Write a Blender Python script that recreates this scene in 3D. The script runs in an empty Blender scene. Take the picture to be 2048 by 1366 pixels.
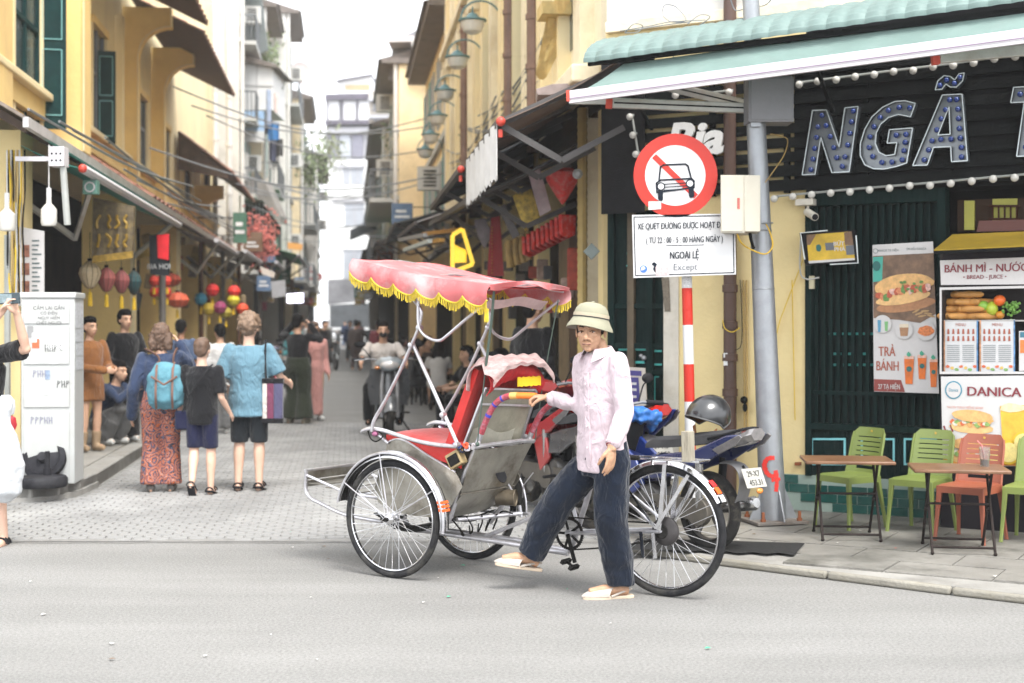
import bpy,math,random
from mathutils import Vector,Matrix,noise as mnoise
from math import sin,cos,pi,radians,sqrt,atan2
random.seed(7)
SC=bpy.context.scene
COL=SC.collection
# ---------------------------------------------------------------- camera
H=1.52
FPX=2844.0
HORIZON=645.0
cd=bpy.data.cameras.new('camera')
cam=bpy.data.objects.new('camera',cd)
COL.objects.link(cam)
cam.location=(0,0,H)
cam.rotation_euler=(radians(90),0,0)
cd.lens=50
cd.sensor_width=36
cd.shift_y=-(683-HORIZON)/2048.0
cd.clip_start=0.1
cd.clip_end=900
cd.dof.use_dof=True
cd.dof.focus_distance=8.15
cd.dof.aperture_fstop=2.2
SC.camera=cam
SC.view_settings.view_transform='Standard'
SC.view_settings.look='None'
SC.view_settings.gamma=1
SC.view_settings.use_curve_mapping=False
SC.view_settings.exposure=1.55
SC.render.engine='CYCLES'
SC.cycles.use_denoising=True
SC.cycles.max_bounces=8
SC.cycles.diffuse_bounces=4
SC.cycles.volume_bounces=1
SC.cycles.caustics_reflective=False
SC.cycles.caustics_refractive=False
# ---------------------------------------------------------------- sky (bright overcast) and sun
SUN_EL,SUN_AZ=58,150
w=bpy.data.worlds.new('World')
SC.world=w
w.use_nodes=True
nt=w.node_tree
bg=nt.nodes['Background']
sky=nt.nodes.new('ShaderNodeTexSky')
sky.sky_type='NISHITA'
sky.sun_disc=False
sky.sun_elevation=radians(SUN_EL)
sky.sun_rotation=radians(SUN_AZ)
sky.dust_density=4.0
sky.air_density=1.0
hs=nt.nodes.new('ShaderNodeHueSaturation')
hs.inputs['Saturation'].default_value=0.10
nt.links.new(sky.outputs[0],hs.inputs['Color'])
mx=nt.nodes.new('ShaderNodeMix')
mx.data_type='RGBA'
mx.inputs[0].default_value=0.72
mx.inputs[7].default_value=(8.6,8.9,9.3,1)
nt.links.new(hs.outputs[0],mx.inputs[6])
nt.links.new(mx.outputs[2],bg.inputs[0])
bg.inputs[1].default_value=0.12
sl=bpy.data.lights.new('sun','SUN')
sl.energy=1.5
sl.angle=radians(24)
sl.color=(1,0.96,0.9)
sun=bpy.data.objects.new('sun',sl)
COL.objects.link(sun)
# light comes from behind the camera, a little to the left
_az=radians(SUN_AZ)
_sd=Vector((sin(_az)*cos(radians(SUN_EL)),cos(_az)*cos(radians(SUN_EL)),sin(radians(SUN_EL))))
sun.rotation_euler=_sd.to_track_quat('Z','Y').to_euler()
# ---------------------------------------------------------------- measuring helpers
def P(px,py,Y):
 return Vector(((px-1024)/FPX*Y,Y,H-(py-HORIZON)/FPX*Y))
def G(px,py,z=0.0):
 Y=(H-z)*FPX/(py-HORIZON)
 return Vector(((px-1024)/FPX*Y,Y,z))
ST=atan2(0.1174,1.0)
SXV=Vector((cos(ST),sin(ST),0));SYV=Vector((-sin(ST),cos(ST),0))
def SW(x,y,z=0.0):
 return SXV*x+SYV*y+Vector((0,0,z))
# ---------------------------------------------------------------- materials
MATS={}
def mat(name,col=None,rough=0.6,metal=0.0,var=0.12,scale=6.0,bump=0.0,bscale=60.0,dirt=0.0,dirtcol=(0.12,0.10,0.08),dscale=3.0,trans=0.0,coat=0.0,emit=0.0,stretch=None,sheen=0.0,spec=None):
 if name in MATS:return MATS[name]
 m=bpy.data.materials.new(name);MATS[name]=m
 m.use_nodes=True
 t=m.node_tree;N=t.nodes;L=t.links
 b=N['Principled BSDF']
 b.inputs['Roughness'].default_value=rough
 b.inputs['Metallic'].default_value=metal
 if spec is None and col and max(col)<.05 and not coat:spec=.08;rough=max(rough,.7)
 if spec is not None:b.inputs['Specular IOR Level'].default_value=spec
 if coat:b.inputs['Coat Weight'].default_value=coat
 if trans:b.inputs['Transmission Weight'].default_value=trans
 if sheen:b.inputs['Sheen Weight'].default_value=sheen
 tc=N.new('ShaderNodeTexCoord')
 co=tc.outputs['Object']
 if stretch:
  mp=N.new('ShaderNodeMapping');mp.inputs['Scale'].default_value=stretch
  L.new(co,mp.inputs[0]);co=mp.outputs[0]
 c=tuple(col)+(1,)
 if emit:
  b.inputs['Emission Color'].default_value=c
  b.inputs['Emission Strength'].default_value=emit
 if var>0 or dirt>0:
  n=N.new('ShaderNodeTexNoise');n.inputs['Scale'].default_value=scale;n.inputs['Detail'].default_value=6
  n.inputs['Roughness'].default_value=0.65
  L.new(co,n.inputs['Vector'])
  r=N.new('ShaderNodeMapRange');r.inputs[1].default_value=0.3;r.inputs[2].default_value=0.7
  r.inputs[3].default_value=1-var;r.inputs[4].default_value=1+var
  L.new(n.outputs[0],r.inputs[0])
  mm=N.new('ShaderNodeVectorMath');mm.operation='SCALE'
  mm.inputs[0].default_value=c[:3]
  L.new(r.outputs[0],mm.inputs['Scale'])
  out=mm.outputs[0]
  if dirt>0:
   n2=N.new('ShaderNodeTexNoise');n2.inputs['Scale'].default_value=dscale;n2.inputs['Detail'].default_value=9
   n2.inputs['Roughness'].default_value=0.7
   L.new(co,n2.inputs['Vector'])
   r2=N.new('ShaderNodeMapRange');r2.inputs[1].default_value=0.48;r2.inputs[2].default_value=0.68
   r2.inputs[3].default_value=0;r2.inputs[4].default_value=dirt
   L.new(n2.outputs[0],r2.inputs[0])
   mx=N.new('ShaderNodeMix');mx.data_type='RGBA'
   L.new(r2.outputs[0],mx.inputs[0]);L.new(out,mx.inputs[6]);mx.inputs[7].default_value=tuple(dirtcol)+(1,)
   out=mx.outputs[2]
  L.new(out,b.inputs['Base Color'])
  r3=N.new('ShaderNodeMapRange');r3.inputs[3].default_value=max(0.02,rough-0.1);r3.inputs[4].default_value=min(1,rough+0.1)
  L.new(n.outputs[0],r3.inputs[0]);L.new(r3.outputs[0],b.inputs['Roughness'])
 else:
  b.inputs['Base Color'].default_value=c
 if bump>0:
  n3=N.new('ShaderNodeTexNoise');n3.inputs['Scale'].default_value=bscale;n3.inputs['Detail'].default_value=4
  L.new(co,n3.inputs['Vector'])
  bp=N.new('ShaderNodeBump');bp.inputs['Strength'].default_value=bump;bp.inputs['Distance'].default_value=0.01
  L.new(n3.outputs[0],bp.inputs['Height']);L.new(bp.outputs[0],b.inputs['Normal'])
 return m
def translucent(m,f=.45):
 t=m.node_tree;N,L=t.nodes,t.links;b=N['Principled BSDF'];tr=N.new('ShaderNodeBsdfTranslucent');mx_=N.new('ShaderNodeMixShader');mx_.inputs[0].default_value=f
 l=b.inputs['Base Color'].links
 if l:L.new(l[0].from_socket,tr.inputs[0])
 else:tr.inputs[0].default_value=b.inputs['Base Color'].default_value
 L.new(b.outputs[0],mx_.inputs[1]);L.new(tr.outputs[0],mx_.inputs[2]);L.new(mx_.outputs[0],N['Material Output'].inputs['Surface']);return m
ORD=['first','second','third','fourth','fifth','sixth','seventh','eighth','ninth','tenth','eleventh','twelfth']
def C8(r,g,b):
 return tuple(((c/255+0.055)/1.055)**2.4 if c>10 else c/3294 for c in(r,g,b))
# ---------------------------------------------------------------- objects
ORG={}
def tag(o,label=None,cat=None,group=None,kind=None):
 if label:o['label']=label
 if cat:o['category']=cat
 if group:o['group']=group
 if kind:o['kind']=kind
 return o
def thing(name,label,cat,loc=(0,0,0),rz=0.0,group=None):
 o=bpy.data.objects.new(name,None);COL.objects.link(o)
 o.empty_display_size=0.1
 o.location=loc;o.rotation_euler=(0,0,rz)
 ORG[o.name]=(Vector(loc),rz)
 return tag(o,label,cat,group)
def kids(o):
 return list(o.children)
def copy_tree(o,parent=None,loc=None,rz=None,label=None,group=None):
 c=o.copy();COL.objects.link(c)
 if parent is not None:c.parent=parent
 if loc is not None:c.location=loc
 if rz is not None:c.rotation_euler=(0,0,rz)
 if label:c['label']=label
 if group:c['group']=group
 for ch in CH.get(o.name,[]):
  copy_tree(ch,c)
 return c
CH={}
def Rz(a):return Matrix.Rotation(a,3,'Z')
class MB:
 def __init__(s):s.v=[];s.f=[];s.m=[];s.mi=0
 def add(s,vs,fs):
  k=len(s.v);s.v.extend([tuple(p)for p in vs])
  s.f.extend([tuple(i+k for i in f)for f in fs]);s.m.extend([s.mi]*len(fs));return s
 def obox(s,o,a,b,c):
  o,a,b,c=map(Vector,(o,a,b,c))
  vs=[o,o+a,o+a+b,o+b,o+c,o+a+c,o+a+b+c,o+b+c]
  fs=[(3,2,1,0),(4,5,6,7),(0,1,5,4),(1,2,6,5),(2,3,7,6),(3,0,4,7)]
  if a.cross(b).dot(c)<0:fs=[f[::-1]for f in fs]
  return s.add(vs,fs)
 def box(s,x0,x1,y0,y1,z0,z1):
  return s.obox((x0,y0,z0),(x1-x0,0,0),(0,y1-y0,0),(0,0,z1-z0))
 def cbox(s,c,sx,sy,sz,R=None):
  R=R or Matrix.Identity(3);a=R@Vector((sx,0,0));b=R@Vector((0,sy,0));d=R@Vector((0,0,sz))
  return s.obox(Vector(c)-(a+b+d)/2,a,b,d)
 def beam(s,p,q,w,h,up=(0,0,1)):
  p,q=Vector(p),Vector(q);d=q-p;x=d.cross(Vector(up))
  if x.length<1e-6:x=d.cross(Vector((1,0,0)))
  x.normalize();y=x.cross(d).normalized()
  return s.obox(p-x*w/2-y*h/2,x*w,y*h,d)
 def tube(s,pts,r,n=8,closed=False,cap=True,up=None,flat=1.0):
  pts=[Vector(p)for p in pts];m=len(pts)
  rs=r if isinstance(r,(list,tuple))else[r]*m
  vs=[];prev=None
  for i in range(m):
   if closed:t=pts[(i+1)%m]-pts[i-1]
   else:t=pts[min(i+1,m-1)]-pts[max(i-1,0)]
   if t.length<1e-9:t=Vector((0,0,1))
   t.normalize()
   if prev is None:
    u=Vector(up)if up else(Vector((0,0,1))if abs(t.z)<0.9 else Vector((1,0,0)))
    x=u-t*u.dot(t)
    if x.length<1e-6:x=t.orthogonal()
    x.normalize()
   else:
    x=prev-t*prev.dot(t)
    if x.length<1e-6:x=t.orthogonal()
    x.normalize()
   prev=x;y=t.cross(x)
   for k in range(n):
    a=2*pi*k/n
    vs.append(pts[i]+(x*cos(a)*flat+y*sin(a))*rs[i])
  fs=[]
  for i in range(m if closed else m-1):
   j=(i+1)%m
   for k in range(n):
    l=(k+1)%n
    fs.append((i*n+k,i*n+l,j*n+l,j*n+k))
  if not closed and cap:
   fs.append(tuple(range(n-1,-1,-1)));fs.append(tuple((m-1)*n+k for k in range(n)))
  return s.add(vs,fs)
 def lathe(s,prof,c=(0,0,0),axis='Z',n=16,cap=True,R=None):
  c=Vector(c)
  M=R or(Matrix.Identity(3)if axis=='Z' else(Matrix.Rotation(-pi/2,3,'X')if axis=='Y' else Matrix.Rotation(pi/2,3,'Y')))
  vs=[]
  for(r,z)in prof:
   for k in range(n):
    a=2*pi*k/n;vs.append(c+M@Vector((r*cos(a),r*sin(a),z)))
  fs=[]
  for i in range(len(prof)-1):
   for k in range(n):
    l=(k+1)%n;fs.append((i*n+k,i*n+l,(i+1)*n+l,(i+1)*n+k))
  if cap:
   fs.append(tuple(range(n-1,-1,-1)));q=(len(prof)-1)*n;fs.append(tuple(q+k for k in range(n)))
  return s.add(vs,fs)
 def prism(s,poly,o,ux,uy,d):
  o,ux,uy,d=map(Vector,(o,ux,uy,d));n=len(poly)
  b=[o+ux*p[0]+uy*p[1]for p in poly];vs=b+[p+d for p in b]
  fs=[tuple(range(n-1,-1,-1)),tuple(range(n,2*n))]+[(i,(i+1)%n,(i+1)%n+n,i+n)for i in range(n)]
  ar=sum(poly[i][0]*poly[(i+1)%n][1]-poly[(i+1)%n][0]*poly[i][1]for i in range(n))
  if ar*ux.cross(uy).dot(d)<0:fs=[f[::-1]for f in fs]
  return s.add(vs,fs)
 def quad(s,a,b,c,d,th=0.004):
  a,b,c,d=map(Vector,(a,b,c,d));n=(b-a).cross(d-a).normalized()*th
  vs=[a,b,c,d,a+n,b+n,c+n,d+n]
  return s.add(vs,[(3,2,1,0),(4,5,6,7),(0,1,5,4),(1,2,6,5),(2,3,7,6),(3,0,4,7)])
 def ell(s,c,r,nu=12,nv=8,R=None):
  c=Vector(c);r=(r,r,r)if not isinstance(r,(list,tuple))else r;R=R or Matrix.Identity(3)
  vs=[c+R@Vector((0,0,-r[2]))]
  for j in range(1,nv):
   b=-pi/2+pi*j/nv
   for i in range(nu):
    a=2*pi*i/nu;vs.append(c+R@Vector((r[0]*cos(b)*cos(a),r[1]*cos(b)*sin(a),r[2]*sin(b))))
  vs.append(c+R@Vector((0,0,r[2])));T=len(vs)-1;fs=[]
  for i in range(nu):
   k=(i+1)%nu
   fs.append((0,1+k,1+i));fs.append((T,1+(nv-2)*nu+i,1+(nv-2)*nu+k))
   for j in range(nv-2):
    fs.append((1+j*nu+i,1+j*nu+k,1+(j+1)*nu+k,1+(j+1)*nu+i))
  return s.add(vs,fs)
 def ring(s,c,R,r,axis='Y',n=40,m=8,rr=None):
  c=Vector(c);vs=[];
  for i in range(n):
   a=2*pi*i/n
   for k in range(m):
    b=2*pi*k/m
    q=R+r*cos(b);h=(rr or r)*sin(b)
    p=(q*cos(a),h,q*sin(a))if axis=='Y' else((q*cos(a),q*sin(a),h)if axis=='Z' else(h,q*cos(a),q*sin(a)))
    vs.append(c+Vector(p))
  fs=[((i*m+k),((i+1)%n)*m+k,((i+1)%n)*m+(k+1)%m,i*m+(k+1)%m)for i in range(n)for k in range(m)]
  return s.add(vs,fs)
 def grid(s,fn,nu,nv,th=0.0):
  vs=[Vector(fn(i/nu,j/nv))for j in range(nv+1)for i in range(nu+1)]
  fs=[(j*(nu+1)+i,j*(nu+1)+i+1,(j+1)*(nu+1)+i+1,(j+1)*(nu+1)+i)for j in range(nv)for i in range(nu)]
  if th:
   N=len(vs);W=nu+1;off=[]
   for j in range(nv+1):
    for i in range(W):
     a=vs[j*W+min(i+1,nu)]-vs[j*W+max(i-1,0)];b=vs[min(j+1,nv)*W+i]-vs[max(j-1,0)*W+i]
     nn=a.cross(b);nn=nn.normalized()if nn.length>1e-12 else Vector((0,0,1))
     off.append(vs[j*W+i]-nn*th)
   vs=vs+off;fs2=[tuple(q+N for q in f[::-1])for f in fs]
   bd=[i for i in range(W)]+[j*W+nu for j in range(1,nv+1)]+[nv*W+i for i in range(nu-1,-1,-1)]+[j*W for j in range(nv-1,0,-1)]
   for a,b in zip(bd,bd[1:]+bd[:1]):fs2.append((b,a,a+N,b+N))
   fs=fs+fs2
  return s.add(vs,fs)
 def loft(s,rings,cap=True,closed=True):
  n=len(rings[0]);vs=[p for r in rings for p in r];fs=[]
  for i in range(len(rings)-1):
   for k in range(n if closed else n-1):
    l=(k+1)%n;fs.append((i*n+k,i*n+l,(i+1)*n+l,(i+1)*n+k))
  if cap and closed:
   fs.append(tuple(range(n-1,-1,-1)));q=(len(rings)-1)*n;fs.append(tuple(q+k for k in range(n)))
  return s.add(vs,fs)
 def build(s,name,material,parent=None,world=False,smooth=True,ang=38,bevel=0.0,kind=None,label=None):
  vs=s.v
  org=(Vector((0,0,0)),0.0)
  if parent is not None:
   org=ORG.get(parent.name,org)
   if world:
    R=Rz(-org[1]);vs=[R@(Vector(p)-org[0])for p in vs]
  me=bpy.data.meshes.new(name);me.from_pydata(vs,[],s.f)
  for mm in(material if isinstance(material,(list,tuple))else[material]):me.materials.append(mm)
  if any(s.m):me.polygons.foreach_set('material_index',s.m)
  if smooth:
   me.shade_smooth();me.set_sharp_from_angle(angle=radians(ang))
  me.update()
  o=bpy.data.objects.new(name,me);COL.objects.link(o)
  if parent is not None:
   o.parent=parent;CH.setdefault(parent.name,[]).append(o);ORG[o.name]=org
  if bevel:
   md=o.modifiers.new('bevel','BEVEL');md.width=bevel;md.segments=2;md.limit_method='ANGLE';md.angle_limit=radians(40)
  if kind:o['kind']=kind
  if label:o['label']=label
  return o
def instance(name,src,parent,loc=(0,0,0),rot=(0,0,0),scale=(1,1,1)):
 o=bpy.data.objects.new(name,src.data if hasattr(src,'data')else src);COL.objects.link(o)
 o.location=loc;o.rotation_euler=rot;o.scale=scale
 if parent is not None:
  o.parent=parent;CH.setdefault(parent.name,[]).append(o);ORG[o.name]=ORG.get(parent.name,(Vector((0,0,0)),0))
 return o
def text(name,s,material,parent,origin,ux,uy,size,depth=0.004,xs=1.0,align='CENTER',bold=0.0,shear=0.0,kind=None):
 """lettering as mesh; origin/ux/uy in the world frame; size = letter em in metres"""
 def glyphs(t):
  cu=bpy.data.curves.new(name,'FONT');cu.body=t;cu.size=1.0;cu.offset=bold if depth>.006 else 0;cu.shear=shear
  cu.resolution_u=3;to=bpy.data.objects.new(name,cu);m_=bpy.data.meshes.new_from_object(to)
  vs_=[v.co.copy()for v in m_.vertices];fs_=[tuple(p.vertices)for p in m_.polygons]
  bpy.data.objects.remove(to);bpy.data.curves.remove(cu);bpy.data.meshes.remove(m_);return vs_,fs_
 plain={'Đ':'D','Ư':'U','Ừ':'Ù','Ơ':'O','Ờ':'Ò','Ớ':'Ó','Ợ':'Ọ'}
 s2=''.join(plain.get(c,c)for c in s);co,fc=glyphs(s2)
 def extra(x0,x1,y0,y1,k=0.0):
  n_=len(co);co.extend([Vector((x0,y0,0)),Vector((x1,y0,0)),Vector((x1+k,y1,0)),Vector((x0+k,y1,0))]);fc.append((n_,n_+1,n_+2,n_+3))
 for i,c in enumerate(s):
  if c in plain:
   r_=max(v.x for v in glyphs(s2[:i+1])[0]);g_=glyphs('D' if c=='Đ' else s2[i])[0];w_=max(v.x for v in g_)-min(v.x for v in g_)
   if c=='Đ':extra(r_-w_-.07,r_-w_+.24,.33,.40)
   else:extra(r_-.05,r_+.05,.66,.72,.02);extra(r_+.01,r_+.07,.72,.80,.02)
 xs_=[v.x for v in co];sh_={'LEFT':0,'CENTER':-(min(xs_)+max(xs_))/2,'RIGHT':-max(xs_)}[align]
 for v in co:v.x+=sh_
 lay=[0]+([bold*.7,-bold*.7]if bold>0 and depth<=.006 else[])
 ux=Vector(ux).normalized();uy=Vector(uy).normalized();n=ux.cross(uy);origin=Vector(origin)
 org=ORG.get(parent.name,(Vector((0,0,0)),0))if parent is not None else(Vector((0,0,0)),0)
 R=Rz(-org[1]);vs=[];fs=[]
 k=len(co)
 pts=[origin+ux*v.x*size*xs+uy*v.y*size for v in co]
 for q_,b_ in enumerate(lay):
  vs+=[R@(p+ux*b_*size*xs+n*(depth+.0008*q_)-org[0])for p in pts];fs+=[tuple(i+k*q_ for i in f)for f in fc]
 if depth>0.006:
  vs+=[R@(p-org[0])for p in pts]
  cnt={}
  for f in fs:
   for a,b in zip(f,f[1:]+f[:1]):cnt[(a,b)]=1
  side=[(b,a,a+k,b+k)for(a,b)in cnt if(b,a)not in cnt]
  fs=fs+side
 m2=bpy.data.meshes.new(name);m2.from_pydata(vs,[],fs);m2.materials.append(material)
 o=bpy.data.objects.new(name,m2);COL.objects.link(o)
 if parent is not None:
  o.parent=parent;CH.setdefault(parent.name,[]).append(o);ORG[o.name]=org
 if kind:o['kind']=kind
 return o
def bez(pts,n=6):
 """Catmull-Rom through points"""
 pts=[Vector(p)for p in pts];out=[]
 for i in range(len(pts)-1):
  p0=pts[max(i-1,0)];p1=pts[i];p2=pts[i+1];p3=pts[min(i+2,len(pts)-1)]
  for k in range(n):
   t=k/n
   out.append(0.5*((2*p1)+(p2-p0)*t+(2*p0-5*p1+4*p2-p3)*t*t+(3*p1-p0-3*p2+p3)*t**3))
 out.append(pts[-1]);return out
PM=lambda n,c,v=.08,s=30:mat('print_'+n,c,.55,0,v,s)
def ering(c,ax,ay,n=16):
 return[c+ax*cos(2*pi*k/n)+ay*sin(2*pi*k/n)for k in range(n)]
# ---------------------------------------------------------------- ground
def inside(x,y,poly):
 c=False;n=len(poly)
 for i in range(n):
  x0,y0=poly[i];x1,y1=poly[(i+1)%n]
  if(y0>y)!=(y1>y)and x<(x1-x0)*(y-y0)/(y1-y0)+x0:c=not c
 return c
M_asph=mat('asphalt',(.226,.222,.213),.9,0,.05,1.3,.8,120,dirt=.22,dirtcol=(.27,.265,.255),dscale=.8,spec=.25)
def asphalt_speckle():
 t=M_asph.node_tree;N,L=t.nodes,t.links;b=N['Principled BSDF']
 src=b.inputs['Base Color'].links[0].from_socket
 tc=N.new('ShaderNodeTexCoord');v=N.new('ShaderNodeTexVoronoi');v.inputs['Scale'].default_value=75
 L.new(tc.outputs['Object'],v.inputs['Vector'])
 n=N.new('ShaderNodeTexNoise');n.inputs['Scale'].default_value=62;n.inputs['Detail'].default_value=5;n.inputs['Roughness'].default_value=.85;L.new(tc.outputs['Object'],n.inputs['Vector'])
 r=N.new('ShaderNodeMapRange');r.inputs[1].default_value=.35;r.inputs[2].default_value=.65;r.inputs[3].default_value=.66;r.inputs[4].default_value=1.34;L.new(n.outputs[0],r.inputs[0])
 sp=N.new('ShaderNodeVectorMath');sp.operation='SCALE';L.new(src,sp.inputs[0]);L.new(r.outputs[0],sp.inputs['Scale'])
 m=N.new('ShaderNodeMapping');m.inputs['Scale'].default_value=(.25,1.6,1);L.new(tc.outputs['Object'],m.inputs[0])
 n2=N.new('ShaderNodeTexNoise');n2.inputs['Scale'].default_value=1.2;n2.inputs['Detail'].default_value=5;L.new(m.outputs[0],n2.inputs['Vector'])
 r2=N.new('ShaderNodeMapRange');r2.inputs[1].default_value=.35;r2.inputs[2].default_value=.7;r2.inputs[3].default_value=.89;r2.inputs[4].default_value=1.07;L.new(n2.outputs[0],r2.inputs[0])
 s2=N.new('ShaderNodeVectorMath');s2.operation='SCALE';L.new(sp.outputs[0],s2.inputs[0]);L.new(r2.outputs[0],s2.inputs['Scale'])
 L.new(s2.outputs[0],b.inputs['Base Color'])
asphalt_speckle()
g=MB();g.grid(lambda u,v:(-70+140*u,-12+172*v,0.0),2,2)
g.build('road',M_asph,kind='structure')
# setts up the street: rows across the street, nearest ones one by one
M_sett=mat('sett_stone',(.255,.252,.246),.75,0,.32,1.1,.4,90,dirt=.30,dirtcol=(.165,.165,.165),dscale=.8)
M_grout=mat('sett_grout',(.205,.20,.19),.9,0,.2,8,.3,120)
pav=MB();W0=-2.28
def street_edge(y):return 1.86
poly=[(-5.2,9.86),(.93,9.83),(.93,9.9),(SW(1.86,12).x,12.1),(SW(1.86,23).x,23),(SW(W0,23).x,23),(SW(W0,12.3).x,12.3),(-5.2,11.6)]
n=len(poly);pav.add([(x,y,.004)for x,y in poly],[tuple(range(n))])
paving=pav.build('street_paving',M_grout,kind='structure')
a_,b_=.128,.098
sm=MB();e=.006
def sett_geo(mb,cx,cy,R,sx,sy,h):
 c=[(-sx/2,-sy/2),(sx/2,-sy/2),(sx/2,sy/2),(-sx/2,sy/2)]
 lo=[Vector((cx,cy,0))+R@Vector((x,y,0))+Vector((0,0,.003))for x,y in c]
 hi=[Vector((cx,cy,0))+R@Vector((x*(1-.05),y*(1-.06),0))+Vector((0,0,h+.003))for x,y in c]
 mb.add(lo+hi,[(4,5,6,7)]+[(i,(i+1)%4,(i+1)%4+4,i+4)for i in range(4)])
one=[]
for vnum in range(4):
 m=MB();sett_geo(m,0,0,Matrix.Identity(3),a_-.010-.003*(vnum%2),b_-.010,.0075+.0012*vnum);me=bpy.data.meshes.new('sett');me.from_pydata(m.v,[],m.f);me.materials.append(M_sett);one.append(me)
cells=[]
rr=random.Random(11)
for j in range(-6,130):
 for i in range(-44,30):
  x=i*a_+(a_/2 if j%2 else 0);y=9.6+j*b_
  p=SW(x,y)
  if inside(p.x,p.y,poly)and p.y>9.93 and p.y<21.5 and not(x<W0+.06 and p.y>12.4):cells.append((p.y,x,y,p))
cells.sort(key=lambda c:c[0]);Rs=Rz(ST)
vis=[c for c in cells if abs(c[3].x/c[3].y)<.37];nobj=0
used=set(id(c)for c in vis[:298])
for c in cells:
 p=c[3]
 if id(c)in used:
  o=instance('sett',one[rr.randrange(4)],paving,(p.x,p.y,0),(rr.uniform(-.012,.012),rr.uniform(-.012,.012),ST+rr.uniform(-.03,.03)),(rr.uniform(.95,1.02),)*2+(1,))
 else:
  if c[0]>15 and rr.random()<.0:continue
  sett_geo(sm,p.x,p.y,Rz(ST+rr.uniform(-.03,.03)),a_-.010,b_-.010,rr.uniform(.006,.011))
sm.build('setts',M_sett,paving,kind='stuff',smooth=False)
# joint line between asphalt and setts
ln=MB();pts=[(-5.2,9.83),(-3.4,9.80),(-1.6,9.83),(.9,9.80)]
ln.grid(lambda u,v:(-5.2+6.1*u,9.79+.016*v+.012*sin(u*30)+.01*sin(u*71),.0075),80,1);ln.build('joint_line',mat('tar_joint',(.13,.125,.12),.8,0,.4,20),paving)
# left pavement with kerb: runs along the street, rounded corner near the cabinet
M_kerb=mat('kerb_granite',(.27,.262,.245),.8,0,.2,4,.5,60,dirt=.55,dirtcol=(.16,.145,.12),dscale=3.5)
M_slab=mat('pavement_stone',(.28,.27,.25),.7,0,.22,2.2,.45,70,dirt=.6,dirtcol=(.13,.12,.105),dscale=1.7)
KH=.13
kp=[SW(-2.28,40),SW(-2.28,30),SW(-2.28,20),SW(-2.28,16),SW(-2.28,13.5),SW(-2.32,12.9),SW(-2.42,12.5),SW(-2.62,12.32),SW(-2.9,12.30),SW(-3.6,12.32),SW(-5.0,12.32)]
lp=MB();pts=[Vector((p.x,p.y,0))for p in kp];back=[SW(-5.0,12.32),SW(-8,12.4),SW(-8,40)]
n=len(pts)+2;allp=[(p.x,p.y)for p in pts]+[(SW(-8,12.4).x,SW(-8,12.4).y),(SW(-8,40).x,SW(-8,40).y)]
lp.prism(allp,(0,0,0),(1,0,0),(0,1,0),(0,0,KH-.012));lpo=lp.build('pavement_left',M_slab,kind='structure',smooth=False)
# kerb stones
def kerb_run(pts,parent,w,h,L=.85,inward=1,mat_=None):
 seg=[]
 for a,b in zip(pts,pts[1:]):
  a,b=Vector(a),Vector(b);d=(b-a).length;k=max(1,round(d/L))
  for i in range(k):seg.append((a.lerp(b,i/k),a.lerp(b,(i+1)/k)))
 for a,b in seg:
  d=(b-a).normalized();nn=Vector((-d.y,d.x,0))*inward;a2,b2=a+d*.005,b-d*.005
  m=MB();dz=random.uniform(-.004,.004)
  m.obox(a2-nn*.0+Vector((0,0,.001)),b2-a2,nn*w,Vector((0,0,h+dz)));m.build('kerb_stone',mat_ or M_kerb,parent,bevel=.014)
kb=thing('kerb_left',None,None);kb['kind']='structure'
bpy.data.objects.remove(kb);
kb=MB();kb.prism([(p.x+.02,p.y)for p in pts[4:9]]+[(p.x-.1,p.y+.12)for p in pts[4:9][::-1]],(0,0,0),(1,0,0),(0,1,0),(0,0,.05));kb=kb.build('kerb_left',M_kerb,kind='structure')
kerb_run([pts[1],pts[2],pts[3],pts[4],pts[5],pts[6],pts[7],pts[8],pts[9]],kb,.18,KH,inward=-1)
# slabs of the left pavement
k=0
for i in range(9):
 for j in range(30):
  x=-2.50-.42*i-.2;y=12.72+.42*j
  c=SW(x,y)
  if not inside(c.x,c.y,[(p[0],p[1])for p in allp])or x<-5.2:continue
  if y<12.6 or(y<13.4 and x>-2.65):continue
  m=MB();m.cbox((c.x,c.y,KH-.008+random.uniform(-.0015,.0015)),.412,.412,.012,Rz(ST));m.build('paving_slab',M_slab,lpo);k+=1
# right pavement in front of the bar
F0=Vector((2.277,11.07,0));FU=Vector((.872,-.489,0));FU.normalize();FN=Vector((-.489,-.872,0));FN.normalize()
PZ=.06
rp=[(.80,9.40),(1.27,8.93),(2.44,7.95),(3.6,7.08),(6.5,5.3),(9,7.4),(2.277+4*.872,11.07-4*.489+.1),(.83,12.0),(SW(2.25,40).x,40),(SW(1.88,40).x,40),(SW(1.88,12.2).x,12.2)]
m=MB();m.prism(rp,(0,0,0),(1,0,0),(0,1,0),(0,0,PZ-.012));rpo=m.build('pavement_right',M_slab,kind='structure',smooth=False)
M_wet=mat('pavement_slab_worn',(.225,.215,.195),.55,0,.28,1.6,.6,60,dirt=.95,dirtcol=(.055,.055,.045),dscale=1.0)
for i in range(-12,16):
 for j in range(0,12):
  L1,L2=.62,.40
  t=i*L1+(.31 if j%2 else 0);d=j*L2+.2
  c=F0+FU*t+FN*d
  if not inside(c.x,c.y,rp)or c.y<6.6:continue
  ok=all(inside((c+FU*a+FN*b).x,(c+FU*a+FN*b).y,rp)for a in(-.3,.3)for b in(-.19,.19))
  if not ok:continue
  th=atan2(FU.y,FU.x);R_=Rz(th)
  m=MB();m.cbox((c.x,c.y,PZ-.0075+random.uniform(-.0025,.0025)),L1-.012,L2-.012,.014,R_);m.build('paving_slab',M_wet,rpo)
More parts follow.
